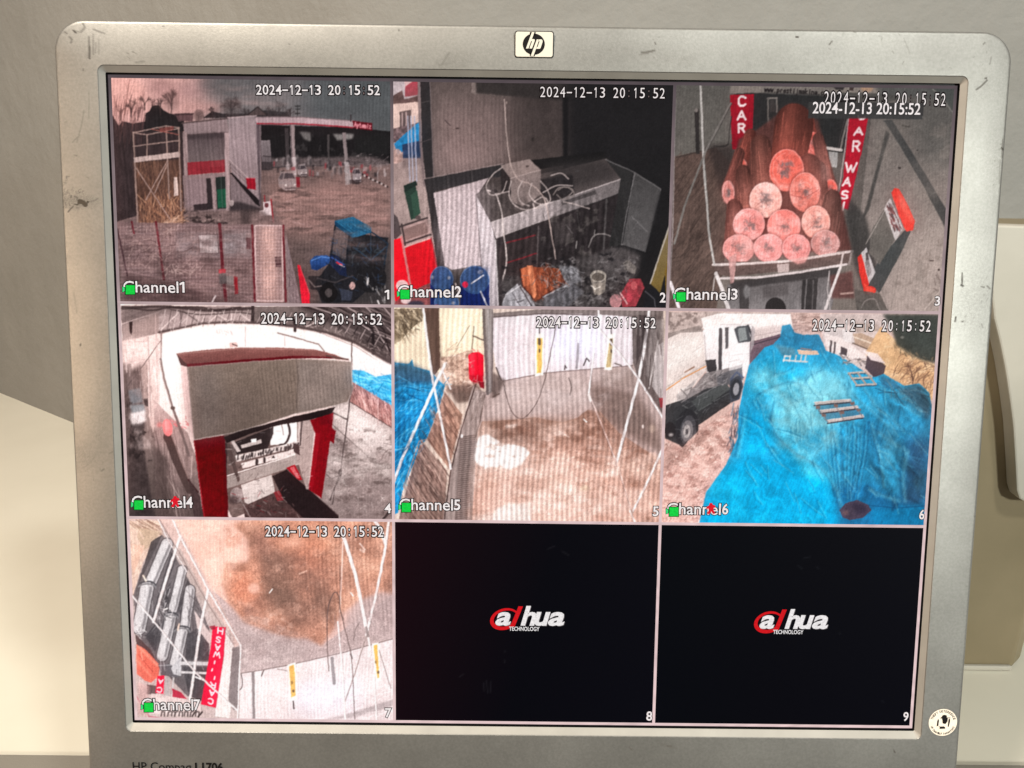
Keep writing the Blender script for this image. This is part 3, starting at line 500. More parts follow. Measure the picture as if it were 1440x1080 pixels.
    body(345,428,30,48,392,280,24,(132,74,66)); end(345,428,33,50,(228,104,90),-.15); body(668,322,26,50,640,215,30,(130,72,64)); end(668,322,28,54,(226,96,84),.1,.5); body(742,518,30,42,690,300,26,(126,82,76)); end(742,518,32,43,(234,98,86)); body(294,534,26,50,345,360,22,(122,76,70)); end(294,534,27,52,(212,128,120),-.1)
    body(386,640,60,60,362,450,34,(126,82,75)); body(690,620,54,66,690,430,34,(126,86,80)); body(459,567,68,74,437,330,46,(134,88,80)); body(551,436,73,90,584,236,86,(146,84,74)); body(632,532,62,80,650,420,52,(146,90,82)); body(722,757,60,56,755,560,36,(126,90,84)); body(340,782,66,58,322,600,34,(134,86,80))
    end(551,436,76,93,(238,112,98)); end(632,532,67,87,(238,126,112)); end(459,567,72,78,(248,178,166)); end(386,674,70,70,(248,152,146)); end(540,682,74,74,(244,132,124)); end(680,664,63,72,(250,166,152)); end(340,782,70,63,(232,148,142)); end(472,778,66,62,(242,150,146)); end(594,778,62,60,(246,146,142)); end(722,758,63,58,(198,134,128))
    s.L([(570,545),(632,558),(694,520)], 4, (150,64,60), .6); s.P([(700,400),(740,430),(745,480),(705,480)], (142,104,98),.6,f=6,n=20)
    # bed rails and what is under them
    s.P([(228,838),(330,838),(560,838),(840,790),(820,850),(300,905),(240,890)], (96,80,76), n=12, ns=(10,4)); s.P([(290,940),(790,868),(745,1056),(295,1056)], (98,92,92), c2=(128,122,122), n=10, ns=(6,20)); s.P([(300,925),(790,860),(770,900),(310,960)], (56,52,52), .85, f=3); s.P([(340,950),(385,945),(385,1056),(345,1056)], (64,60,60), .9); s.P([(620,920),(690,910),(680,1056),(615,1056)], (52,48,48), .9, n=12); s.E(502,1045,46,50,(46,42,42)); s.P([(440,950),(560,930),(560,985),(450,1000)], (86,80,80), .8, f=4); s.P([(740,900),(840,880),(850,1000),(750,1000)], (92,56,54), .8, f=4, n=14); s.L([(790,980),(844,976)], 8, (170,140,132)); s.E(375,970,14,30,(150,146,146),.7,f=3); s.L([(640,920),(630,1050)], 5, (120,114,114)); s.L([(670,920),(664,1050)], 4, (110,104,104))
    s.L([(228,852),(330,850),(560,836),(842,792)], 11, (206,190,186)); s.L([(228,852),(560,836)], 3, (240,228,224), .7); s.L([(262,912),(420,908),(600,886),(815,850)], 10, (212,198,196)); s.P([(510,850),(564,846),(560,884),(514,888)], (196,176,172), .9); s.L([(800,800),(790,850)], 8, (196,180,176)); s.L([(838,792),(826,850)], 8, (150,136,132))
    s.L([(240,890),(268,960),(296,1050)], 16, (216,206,204)); s.L([(236,900),(226,970)], 5, (176,166,162)); s.L([(788,862),(720,1050)], 12, (210,198,196)); s.L([(740,880),(730,960),(742,1050)], 5, (176,166,164)); s.P([(296,820),(330,800),(328,860),(318,930),(304,935)], (196,150,146), .8, n=14); s.P([(560,830),(650,812),(630,842),(600,850)], (230,160,154), .8, f=3)
    s.L([(172,50),(186,400),(210,720),(232,850)], 9, (176,170,166)); s.L([(178,50),(192,400),(216,720)], 3, (90,84,80), .7); s.L([(306,142),(200,340),(100,600),(58,760)], 9, (116,110,106)); s.L([(311,142),(206,342)], 3, (60,56,54), .8); s.L([(62,50),(50,700),(30,1060)], 6, (150,140,140), .8); s.L([(40,930),(80,1050)], 14, (226,214,216), .95)
    # sloping wall bands, barrier arm
    s.P([(975,215),(1015,215),(1130,400),(1255,610),(1252,700),(1150,500),(1060,350)], (68,67,66), n=4); s.L([(985,230),(1062,352),(1250,690)], 3, (128,120,114), .7); s.P([(990,260),(1006,275),(960,430),(915,610),(880,660),(900,600)], (66,64,62), .9, f=2); s.P([(830,560),(900,640),(960,900),(900,1000),(850,850),(810,640)], (56,54,53), .85, f=6, n=10)
    s.E(1048,426,8,5,(62,56,54)); s.E(1126,348,4,3,(60,56,54)); s.L([(1060,240),(1090,246)], 5, (70,66,62)); s.L([(1182,834),(1196,834)], 4, (60,50,48)); s.E(1220,874,5,5,(54,46,44)); s.hatch([(1190,900),(1260,880),(1250,1000),(1200,960)], 14, 24, 1.2, [(96,84,80)], 4, .7, .4); s.L([(1160,1050),(1200,1000),(1246,940)], 5, (196,180,172), .8); s.L([(1040,900),(1010,1050)], 3, (130,120,114), .8)
    s.P([(1070,700),(1098,704),(1060,790),(960,975),(900,930),(960,830)], (70,72,72)); s.P([(925,700),(985,600),(1030,740),(960,850),(915,800)], (104,98,93), n=5); s.L([(985,610),(900,760)], 4, (150,140,134))
    s.P([(1012,535),(1026,514),(1046,518),(1080,580),(1116,660),(1108,700),(1080,706),(1056,668)], (226,66,56), n=5); s.P([(1040,525),(1076,580),(1110,655),(1098,665),(1050,590)], (240,96,82), .8, f=3); s.P([(980,606),(1006,558),(1066,690),(1030,746)], (196,186,184)); s.L([(1010,560),(1066,690)], 4, (120,110,110))
    s.hatch([(992,606),(1008,576),(1056,690),(1032,726)], 60, 24, 1.1, [(70,64,66),(110,60,60)], 5, .8, .12)
    s.P([(864,820),(884,800),(915,940),(890,960),(870,880)], (206,52,44)); s.P([(880,800),(902,775),(942,885),(914,935)], (190,182,182)); s.P([(895,840),(912,830),(926,880),(910,910)], (120,112,112), .8, n=20); s.P([(900,800),(910,795),(914,830),(900,836)], (80,74,74)); s.E(916,965,28,20,(206,54,46)); s.P([(890,930),(905,945),(940,960),(930,985),(900,970)], (226,80,64), .9)
    s.P([(850,960),(960,980),(1000,1056),(860,1056)], (90,84,80), .9, n=12); s.L([(880,1040),(900,1010),(940,1005),(960,1050)], 5, (140,130,126), .8, curve=True); s.L([(970,960),(1000,1050)], 4, (130,120,116), .8)
    s.cloud([(300,480),(760,300),(800,800),(280,830)], (232,170,160), .22, 40, 40, 20, .4, .8)
    s.P([(440,60),(760,68),(770,108),(440,96)], (116,109,104), .9, f=3); s.text('www.prestijmakina.com', [(455,68),(742,84),(740,106),(453,90)], 4.2, (36,32,32), 1, .2)
    s.cloth([(40,380),(240,340),(270,800),(235,1056),(40,1056)], -.95, 200, 9, .14, 8, False); s.cloud([(930,240),(1280,240),(1240,1040),(1010,1040)], (150,138,130), .4, 50, 50, 20, .2, .9); s.speck(W, .035)
    s.P([(1170,60),(1290,65),(1290,200),(1250,130)], (66,70,68), .7, f=5); s.L([(1195,80),(1250,140),(1285,185)], 6, (118,114,110), .8); s.P([(648,140),(1150,140),(1148,212),(646,208)], (56,56,56), .88)
    s.stripes(W, .03, 9, 60)
    return s.done()
def tile_gantry():                       # channel 4: gantry washing machine under a shed roof
    s = Pic(0, 1, 155, 425, 3.484, 14); W = [(0,0),(1420,0),(1420,1090),(0,1090)]
    s.P(W, (250,220,213), c2=(206,182,178)); s.P([(240,130),(1200,130),(1200,330),(240,330)], (255,228,221), .8, f=30)
    # trusses and roof
    s.P([(50,15),(250,20),(245,150),(150,175),(60,200)], (132,116,114), n=8); s.P([(60,110),(240,45),(245,150),(70,190)], (150,130,126), .8, f=6); s.P([(92,95),(110,95),(106,160),(96,150)], (46,38,38)); s.L([(56,108),(150,75),(260,42)], 4, (214,190,186)); s.hatch([(60,20),(240,25),(220,70),(60,100)], 30, 80, -.35, [(90,78,76),(186,164,160)], 3, .6, .1)
    s.P([(240,20),(700,20),(700,100),(600,98),(450,104),(330,122),(238,150)], (156,138,136), n=6); s.P([(690,20),(1380,20),(1380,305),(1280,245),(1180,190),(1050,145),(900,115),(690,96)], (104,92,90), n=10); s.P([(900,20),(1380,20),(1380,300),(1260,220),(1120,130),(1000,60)], (66,57,57), .85, f=5)
    for i in range(10): s.L([(940+i*44,20),(1100+i*40,62+i*12),(1380,160+i*22 if i<8 else 330)], 5 if i%2 else 8, (178,160,158) if i%2 else (44,37,38), .85)
    s.hatch([(960,30),(1375,40),(1375,280),(1150,130)], 50, 120, .42, [(170,152,150),(40,34,35),(120,106,104)], 4, .7, .06)
    D = (52,44,44)
    s.L([(60,22),(200,40),(300,24),(450,26),(520,38),(640,24)], 9, (40,34,35), .95, curve=True); s.L([(238,148),(450,104),(600,98),(760,104),(900,118),(1060,148),(1200,196),(1378,300)], 7, D); s.L([(820,150),(1020,205),(1050,240)], 7, (110,96,94))
    for a,b in [((245,140),(345,40)),((345,40),(345,120)),((360,45),(445,105)),((445,105),(480,30)),((480,30),(590,98)),((590,98),(600,30)),((600,30),(690,95)),((480,100),(540,50)),((690,40),(700,96)),((750,40),(800,100)),((800,100),(860,60)),((900,60),(900,130)),((960,120),(1020,90))]: s.L([a,b], 6, (206,186,182) if b[1]<100 else (92,80,80), .9)
    for x,y0,y1 in [(698,16,96),(905,90,140),(1288,160,250)]: s.L([(x,y0),(x,y1)], 16, (42,36,37))
    s.hatch([(900,110),(1180,180),(1375,290),(1378,250),(1180,150),(900,85)], 60, 34, .8, [(176,156,152),(48,40,41)], 3, .8, .8); s.L([(1000,140),(1200,215),(1378,330)], 3, (120,104,104)); s.hatch([(520,135),(600,135),(600,160),(520,160)], 14, 22, .9, [(150,130,128)], 3, .7)
    s.P([(55,18),(420,18),(700,20),(700,50),(420,44),(240,60),(60,104)], (76,66,65), .55, f=8); s.P([(238,140),(450,98),(600,90),(760,96),(900,110),(1060,140),(1200,188),(1378,288),(1378,312),(1200,206),(1060,156),(900,126),(760,110),(600,104),(450,110),(238,156)], (66,56,56), .85, f=2)
    s.L([(60,30),(260,20),(480,40),(700,30)], 14, (38,32,33), .8, curve=True, f=3); s.L([(250,24),(430,60),(620,50),(700,60)], 6, (60,52,52), .8, curve=True)
    for i in range(16): x = 250+i*29; s.L([(x,142-i*3.2 if i < 14 else 98),(x+20,38)], 4, (70,60,60) if i%2 else (196,178,174), .7)
    for i in range(18): x = 720+i*36; y = 98+max(0,(x-900))*.16+max(0,(x-1100))*.25; s.L([(x,y),(x+26,y-46)], 5, (40,34,35) if i%2 else (170,152,150), .75)
    s.L([(662,120),(662,215)], 3, (150,128,126)); s.L([(855,160),(855,215)], 3, (170,146,144)); s.P([(584,198),(622,196),(624,220),(586,222)], (206,170,164)); s.L([(600,205),(622,215)], 7, (96,74,72))
    # left side
    s.P([(55,190),(190,165),(215,500),(230,1060),(90,1060)], (196,168,162), c2=(70,60,58), n=8); s.P([(60,300),(150,290),(165,560),(160,700),(220,1060),(95,1060)], (92,78,76), c2=(58,50,50), n=16, f=4); s.P([(65,190),(190,170),(185,290),(80,340)], (222,196,190), .9, f=8); s.hatch([(60,195),(185,175),(190,300),(70,330)], 26, 60, .1, [(180,154,150)], 4, .6, .15)
    s.P([(90,430),(148,420),(160,490),(100,500)], (112,112,116), .9, f=3); s.E(130,575,34,30,(232,214,212),.9,f=4); s.E(140,525,28,18,(226,206,204),.9,f=4); s.P([(100,540),(160,520),(150,600),(110,610)], (206,190,190), .7, f=6); s.blotch([(80,480),(210,470),(210,780),(90,760)], (44,38,38), .15, 12, 14, .85); s.cloud([(80,480),(230,470),(230,720),(90,720)], (206,184,180), .5, 12, 20, 6, .1, 1.2); s.L([(92,310),(96,420)], 20, (110,94,92),.7,f=4)
    s.P([(182,165),(250,155),(240,500),(210,640),(188,560)], (226,198,192), .95, c2=(196,168,162)); s.L([(186,170),(200,560)], 4, (140,120,118), .7); s.L([(222,60),(232,480)], 5, (176,152,148), .8); s.L([(250,150),(250,300)], 7, (120,102,100)); s.L([(86,408),(170,300),(245,190)], 3, (70,60,60))
    s.P([(215,480),(380,640),(420,760),(455,1060),(225,1060)], (178,152,148), c2=(90,76,74), n=10, ns=(5,12)); s.P([(255,200),(340,250),(360,500),(380,640),(300,520),(250,320)], (250,226,220), .7, f=6); s.hatch([(225,600),(370,640),(440,1050),(240,1050)], 90, 110, 1.4, [(206,182,176),(72,60,58),(130,110,106)], 4, .6, .12); s.P([(215,700),(280,760),(300,1060),(225,1060)], (76,64,62), .8, f=8)
    s.P([(345,300),(378,320),(410,670),(385,600),(360,480)], (226,190,186), .9); s.hatch([(300,560),(380,560),(380,620),(300,620)], 12, 16, .8, [(206,110,112)], 8, .8, .6)
    s.L([(246,280),(262,370),(305,515),(350,640),(386,752)], 13, (104,90,88)); s.L([(242,282),(258,372),(300,515)], 3, (190,166,162), .8); s.E(307,518,12,10,(70,60,58)); s.L([(280,660),(330,790),(388,920)], 40, (76,62,60)); s.L([(300,650),(352,790),(400,900)], 6, (130,108,104), .8); s.E(281,614,24,42,(226,120,120),rot=-.15); s.E(277,606,12,26,(238,148,146),.8,f=4,rot=-.15); s.E(243,600,16,12,(206,110,108),.6,f=4); s.L([(384,870),(430,930)], 8, (60,36,38)); s.P([(385,860),(440,950),(460,1060),(410,1060)], (66,52,52), .9, n=10)
    # right side yard
    s.P([(1090,500),(1185,470),(1385,600),(1385,1065),(1120,1065),(1030,965)], (176,160,157), c2=(124,110,108), n=8, ns=(16,8)); s.P([(1100,500),(1200,500),(1385,640),(1385,760),(1150,640)], (222,206,202), .7, f=18); s.blotch([(1110,600),(1380,640),(1380,900),(1060,900)], (84,74,72), .25, 18, 9, .7, 6); s.blotch([(1080,800),(1380,820),(1380,1050),(1120,1050)], (90,78,76), .2, 22, 12, .6, 6)
    s.P([(1180,330),(1240,335),(1300,365),(1385,350),(1385,510),(1290,455),(1185,395)], (64,160,204), n=14, ns=(10,5)); s.hatch([(1185,335),(1385,360),(1385,500),(1190,390)], 60, 60, .5, [(30,110,154),(160,216,236),(110,196,226)], 5, .75, .4); s.P([(1188,390),(1385,510),(1385,618),(1175,490)], (150,108,104), n=12); s.hatch([(1190,395),(1380,510),(1380,610),(1180,490)], 170, 40, 1.25, [(206,160,154),(92,62,62),(226,186,180)], 3, .8, .15); s.L([(1178,490),(1385,618)], 4, (70,58,58))
    s.P([(1180,230),(1385,310),(1385,350),(1190,320)], (246,226,222), .8, f=4); s.hatch([(1190,260),(1380,320),(1380,350),(1190,320)], 24, 30, 1.2, [(206,150,148)], 3, .5)
    s.L([(1090,540),(1160,575)], 7, (64,56,56)); s.L([(1090,600),(1290,780)], 5, (110,98,96)); s.L([(1280,780),(1320,780),(1350,730),(1385,720)], 5, (130,116,114), curve=True); s.L([(1312,470),(1312,600)], 3, (200,170,166)); s.L([(1340,690),(1385,700)], 4, (110,98,96), .7)
    s.L([(1184,190),(1182,400),(1160,600),(1126,840),(1076,970)], 6, (62,54,54), .95); s.E(1126,835,10,18,(54,46,46)); s.L([(1060,845),(1085,862),(1120,850)], 5, (80,70,70), curve=True); s.L([(1130,855),(1100,910),(1090,990)], 4, (60,52,52)); s.L([(1340,1060),(1365,1030)], 12, (50,44,44))
    # gantry interior
    s.P([(555,640),(985,560),(985,930),(830,960),(600,1060),(570,1000)], (104,86,83), n=14); s.P([(780,600),(925,582),(928,690),(785,700)], (246,226,222)); s.P([(560,700),(640,690),(650,760),(590,800)], (92,80,78), .9, n=14)
    s.P([(600,690),(800,610),(800,640),(770,720),(620,745)], (40,33,34), .95, n=14); s.P([(640,700),(740,672),(742,690),(645,716)], (196,180,176), .9); s.P([(690,672),(716,668),(716,684),(692,688)], (250,236,232)); s.P([(590,680),(606,676),(640,730),(620,735)], (196,180,176),.9); s.L([(870,590),(880,640),(860,690),(830,700)], 12, (44,37,38), curve=True); s.L([(840,600),(850,650)], 5, (120,104,102)); s.L([(918,582),(920,690)], 10, (150,134,130))
    s.P([(612,752),(925,682),(930,706),(620,782)], (206,190,186)); s.hatch([(620,760),(920,695),(922,708),(625,775)], 70, 18, 1.75, [(40,33,34)], 6, .9, .06); s.P([(640,790),(920,715),(925,740),(650,815)], (226,208,204), .9); s.L([(718,775),(718,795)], 14, (52,44,44)); s.L([(755,765),(755,782)], 12, (52,44,44)); s.P([(790,765),(800,750),(808,765)], (50,42,42)); s.P([(556,860),(640,836),(930,738),(936,792),(570,914)], (160,146,142), c2=(142,128,124), n=4); s.L([(560,855),(930,738)], 5, (226,212,208)); s.P([(560,700),(585,690),(636,870),(626,885)], (80,66,64)); s.P([(555,690),(575,690),(570,880),(558,860)], (60,48,48))
    s.P([(640,895),(790,845),(810,940),(700,1000),(660,980)], (186,172,168), n=6); s.E(620,945,32,38,(150,134,132),.9,n=16); s.E(606,970,24,20,(70,56,56),.8,f=4); s.P([(650,1000),(810,930),(870,985),(950,1060),(660,1060)], (74,56,55), n=18); s.P([(800,930),(830,920),(850,970),(820,975)], (130,40,46),.8); s.L([(640,970),(690,1060)], 5, (130,116,114))
    s.P([(792,852),(868,818),(980,920),(1118,1040),(1118,1062),(950,1062),(850,965)], (40,31,32), n=8); s.L([(868,820),(1116,1042)], 4, (110,94,92), .8); s.P([(862,812),(905,795),(942,870),(925,872)], (150,24,36)); s.P([(880,812),(900,805),(930,862),(915,862)], (206,120,122), .7)
    s.P([(925,570),(985,560),(1010,640),(980,920),(960,915),(900,720),(930,700)], (160,142,138), n=5); s.L([(1004,630),(975,915)], 9, (206,190,186)); s.L([(940,580),(930,700)], 8, (70,60,60)); s.P([(895,690),(925,700),(930,750),(900,735)], (64,50,50))
    # red legs and housing
    s.P([(408,676),(556,652),(566,850),(578,1060),(458,1060)], (88,8,16), c2=(100,10,20), n=10); s.P([(545,655),(562,655),(580,1060),(566,1060)], (86,12,20), .9); s.L([(412,680),(462,1060)], 4, (176,60,66), .7)
    s.P([(980,578),(1094,540),(1088,615),(1106,632),(1096,694),(1078,680),(1036,962),(972,916),(1006,650)], (116,12,24), n=8); s.P([(1004,640),(1030,640),(990,930),(972,916)], (140,22,34), .7); s.P([(1020,560),(1092,540),(1086,600),(1030,600)], (100,14,24), .8,f=4)
    s.P([(556,660),(620,636),(900,560),(1105,512),(1085,545),(985,575),(820,604),(700,640),(570,690)], (34,26,27))
    s.P([(324,250),(480,232),(640,222),(830,222),(1000,230),(1100,256),(1174,286),(1050,272),(900,268),(640,282),(345,308)], (116,74,70), c2=(104,62,60), n=6, ns=(20,3)); s.L([(330,254),(640,226),(1000,233)], 4, (150,112,106), .8); s.P([(345,305),(640,282),(900,262),(1080,268),(1090,276),(900,276),(640,296),(380,318)], (86,18,26)); s.P([(324,250),(345,308),(380,318),(372,300)], (64,42,42)); s.L([(1060,262),(1165,280)], 8, (70,52,50))
    s.P([(376,318),(520,306),(700,290),(910,277),(1100,284),(1182,292),(1188,425),(1164,490),(1060,515),(900,548),(740,600),(600,640),(410,674)], (118,103,94), c2=(100,87,80), n=3, ns=(3,3)); s.P([(920,280),(1182,292),(1186,430),(1160,490),(920,545)], (128,116,111), .7, f=8); s.P([(376,318),(520,306),(560,640),(410,674)], (108,96,92), .6, f=30)
    s.L([(912,278),(920,360),(912,520)], 3, (84,74,70)); s.L([(380,322),(410,670)], 5, (150,134,130), .7); s.L([(410,672),(600,640),(740,600),(900,548),(1060,514),(1164,488)], 4, (160,146,142), .8); s.L([(1182,295),(1187,425),(1164,488)], 4, (176,162,158), .8); s.L([(380,318),(700,290),(910,278),(1180,293)], 3, (168,152,148), .7); s.L([(1190,410),(1178,450)], 9, (130,116,112))
    s.P([(376,470),(700,430),(740,600),(410,674)], (92,80,76), .4, f=40); s.cloud([(380,320),(1180,295),(1160,490),(410,670)], (140,128,122), .3, 60, 60, 14, .3, .8); s.speck([(380,320),(1180,295),(1160,490),(410,670)], .035)
    s.cloud([(1100,520),(1380,640),(1380,1055),(1060,960)], (216,202,198), .5, 36, 16, 12, .2, 1.1); s.cloud([(1100,620),(1380,700),(1380,1055),(1060,960)], (96,84,82), .5, 26, 14, 12, .1, 1.2); s.hatch([(1120,700),(1380,740),(1380,1040),(1120,1000)], 90, 26, .4, [(110,98,96),(196,184,180)], 4, .5, .8); s.speck([(1050,480),(1380,480),(1380,1055),(1050,1055)], .06)
    s.P([(95,505),(165,500),(172,535),(110,545)], (120,124,128), .8, f=3); s.P([(98,545),(170,530),(176,580),(150,600),(105,600)], (222,208,206), .8, f=4); s.P([(105,600),(170,590),(168,620),(112,630)], (70,62,62), .8, f=4); s.hatch([(70,420),(220,420),(230,760),(90,760)], 24, 40, 1.4, [(196,176,172),(56,48,48),(120,104,102)], 5, .3, .4); s.hatch([(60,200),(240,180),(235,480),(70,420)], 60, 60, 1.5, [(236,212,208),(170,146,142)], 4, .5, .1); s.cloud([(60,180),(240,160),(240,520),(70,420)], (164,140,136), .35, 20, 40, 8, .2, 1.0); s.hatch([(240,60),(690,40),(690,98),(240,140)], 60, 30, .8, [(96,84,82),(206,188,184)], 3, .6, 1.0)
    s.hatch([(560,660),(980,600),(980,920),(600,1000)], 90, 30, -.3, [(220,206,202),(50,40,40),(110,94,92)], 3.4, .55, .4); s.hatch([(600,940),(860,900),(930,1050),(620,1050)], 70, 24, .3, [(120,92,90),(36,26,28),(160,146,142),(120,30,36)], 4, .6, .8)
    s.stripes(W, .025, 8.6, 60); s.stripes([(700,280),(1190,280),(1190,540),(700,560)], .05, 11, 50)
    return s.done(gain=1.10, bloom=.5, con=1.16, piv=120)

def tile_floor():                        # channel 5: wash bay floor with a pale puddle
    s = Pic(1, 1, 545, 425, 3.375, 15); W = [(0,0),(1360,0),(1360,1090),(0,1090)]
    s.P(W, (200,180,168)); s.P([(25,25),(460,25),(460,330),(25,330)], (226,206,182), n=5, ns=(3,30)); s.P([(250,40),(450,40),(450,230),(260,260)], (236,212,184), .7, f=14)
    s.P([(30,30),(175,30),(165,90),(130,110),(90,150),(60,185),(30,200)], (92,80,66), .9, n=25, ns=(4,8)); s.hatch([(30,30),(190,30),(150,130),(70,200),(30,210)], 130, 40, 1.1, [(54,46,40),(120,104,84),(206,186,160)], 5, .75, .5); s.P([(30,190),(180,150),(190,290),(30,300)], (216,196,172), .8, f=10)
    s.P([(248,270),(400,225),(455,330),(410,430),(280,430),(250,330)], (190,160,144), n=18, ns=(5,4)); s.blotch([(250,260),(400,240),(400,420),(280,420)], (120,94,84), .2, 9, 6, .8); s.blotch([(250,260),(400,240),(400,420),(280,420)], (232,206,192), .35, 8, 5, .8); s.hatch([(250,230),(330,180),(400,300),(290,330)], 26, 70, -.9, [(130,108,96),(176,150,134)], 3, .7, .3); s.L([(410,115),(400,220)], 4, (90,78,72)); s.L([(405,160),(455,180)], 7, (84,72,68)); s.L([(390,110),(330,210)], 3, (110,94,86)); s.P([(280,400),(420,385),(460,440),(400,470),(330,480)], (96,78,72), .9, f=5, n=20)
    s.P([(170,25),(244,25),(250,310),(225,345),(205,330),(190,180)], (84,64,57), n=12, ns=(3,20)); s.P([(215,25),(244,25),(250,310),(232,320)], (62,46,42), .7, f=5)
    # tarpaulin
    T = [(25,285),(100,292),(118,270),(125,305),(200,325),(272,398),(262,440),(235,520),(190,640),(150,700),(70,900),(50,1000),(25,1010)]
    s.P(T, (34,122,168), c2=(24,134,186), n=10, ns=(6,10)); s.P([(25,285),(120,295),(215,340),(240,380),(100,400),(25,420)], (52,78,98), .85, f=9, n=18); s.P([(40,380),(240,400),(230,500),(60,520)], (30,134,182), .6, f=10)
    s.hatch([(30,420),(255,410),(230,520),(60,900),(30,980)], 80, 130, 2.25, [(14,84,128),(84,176,212),(20,108,158)], 4, .7, .25, True); s.hatch([(100,380),(270,390),(250,440),(100,470)], 24, 110, .25, [(16,70,104),(80,160,196)], 4, .7, .2); s.L([(35,700),(105,690)], 6, (120,190,214), .7); s.L([(40,880),(80,800)], 5, (120,190,214), .7)
    # floor
    s.P([(500,380),(740,330),(1180,296),(1310,480),(1310,1045),(370,1045),(410,720),(450,440)], (166,146,142), n=6, ns=(10,6)); s.P([(540,375),(900,330),(980,420),(960,500),(560,540),(460,545)], (178,160,156), .8, f=20, n=5)
    s.P([(960,390),(1060,400),(1190,440),(1290,610),(1310,720),(1150,640),(1010,560),(960,480)], (112,94,88), .85, f=12, n=12); s.P([(1010,330),(1170,310),(1200,420),(1010,390)], (136,120,115), .8, f=8)
    B = [(448,566),(530,562),(620,555),(700,546),(830,570),(900,548),(950,510),(1010,520),(1100,620),(1310,760),(1310,1045),(365,1045),(405,790),(420,640)]
    s.P(B, (128,100,88), c2=(196,158,146), n=9, ns=(16,8)); s.P([(680,640),(1100,640),(1180,1045),(380,1045),(420,800)], (184,144,130), .65, f=60, n=8); s.P([(430,860),(1150,860),(1200,1045),(380,1045)], (208,170,158), .55, f=50); s.P([(470,565),(700,552),(980,560),(1040,640),(660,660),(470,610)], (122,94,82), .7, f=14)
    s.blotch(B, (222,184,170), .36, 20, 12, .55, 8); s.blotch(B, (112,80,68), .34, 26, 14, .45, 8); s.blotch([(1080,700),(1300,700),(1300,860),(1120,860)], (206,172,158), .2, 12, 12, .6, 8); s.E(860,890,36,22,(226,204,190),.8,f=6,n=20); s.E(935,885,20,14,(206,186,150),.7,f=5); s.P([(560,582),(620,578),(600,600),(560,598)], (220,202,194), .9, f=3); s.L([(800,630),(830,622),(860,640)], 8, (226,200,190), .8); s.L([(770,745),(800,738)], 10, (226,196,184), .8); s.L([(855,745),(885,735)], 8, (222,186,174), .8); s.L([(930,555),(945,568)], 6, (240,230,226)); s.hatch([(680,700),(980,700),(980,800),(680,800)], 20, 26, .2, [(226,190,178)], 4, .6, .4)
    s.E(1255,600,16,18,(170,148,136),.8,f=4); s.E(1212,590,5,9,(222,206,200),.9); s.E(800,850,50,26,(140,106,88),.5,f=14)
    Pd = [(432,640),(470,626),(505,645),(540,672),(600,676),(650,690),(674,714),(650,750),(630,772),(575,792),(520,778),(470,792),(430,770),(412,745),(420,690)]
    s.P(Pd, (214,202,198), .9, f=4, n=6); s.cloud(Pd, (240,232,230), .8, 20, 14, 5, .4, 1.0); s.cloud([(410,620),(700,660),(680,810),(410,810)], (206,184,176), .5, 16, 10, 8, .1, 1.2); s.P([(515,985),(580,955),(670,965),(680,1040),(500,1045)], (226,212,207), .9, f=5, n=5); s.P([(370,1010),(560,1000),(560,1045),(365,1045)], (214,190,182), .8, f=8, n=10)
    # curtain wall
    s.P([(500,68),(760,45),(1160,45),(1182,110),(1162,300),(905,322),(742,336),(545,374),(515,320),(498,200)], (210,198,202), n=5, ns=(2,60)); s.P([(760,130),(1010,110),(1010,250),(780,260)], (226,224,250), .75, f=30); s.P([(510,90),(700,70),(700,320),(560,350)], (216,200,202), .6, f=20); s.P([(540,50),(1000,45),(1000,100),(540,110)], (196,188,190), .6, f=10)
    s.L([(545,374),(742,337),(905,322),(1162,300)], 5, (112,96,94)); s.P([(495,52),(740,32),(1310,40),(1310,82),(1000,58),(740,52),(500,74)], (106,96,94), n=8); s.L([(500,72),(740,54),(1000,62)], 5, (70,60,60)); s.L([(900,100),(898,320)], 5, (170,158,160), .7)
    s.P([(1158,60),(1300,60),(1312,300),(1305,530),(1240,430),(1190,360),(1165,290)], (92,82,80), n=8); s.P([(1188,60),(1230,60),(1210,220),(1180,300)], (58,50,50), .85); s.P([(1255,90),(1312,80),(1312,180),(1250,380),(1225,340)], (132,122,120), .8, f=3); s.P([(1275,210),(1312,185),(1312,470),(1295,460),(1255,400)], (176,166,165), .9); s.L([(1285,180),(1240,410)], 6, (186,176,174)); s.L([(1250,250),(1240,400)], 4, (60,52,52)); s.P([(1288,455),(1312,455),(1312,500),(1295,500)], (150,30,40), .8)
    s.P([(448,28),(502,28),(500,425),(470,442)], (132,124,122), n=6, ns=(2,30)); s.P([(448,28),(462,28),(480,440),(468,440)], (84,76,76), .9); s.L([(497,40),(496,420)], 6, (96,88,88)); s.L([(478,40),(484,420)], 8, (160,152,152), .8); s.P([(500,330),(560,370),(520,450),(490,455)], (92,78,74), .8, f=4, n=16); s.L([(515,310),(540,370)], 6, (66,56,54)); s.L([(500,450),(530,435)], 7, (84,70,66))
    s.P([(384,250),(402,238),(436,236),(456,252),(456,330),(452,378),(400,378),(386,360)], (220,16,44), c2=(206,14,40)); s.P([(392,252),(410,244),(412,372),(398,368)], (244,60,84), .7, f=3); s.P([(385,345),(455,345),(452,380),(405,384)], (150,10,30), .7, f=4); s.hatch([(405,205),(445,205),(445,235),(405,235)], 8, 14, .7, [(206,90,90)], 4, .8); s.P([(430,380),(458,378),(458,410),(440,405)], (120,20,34))
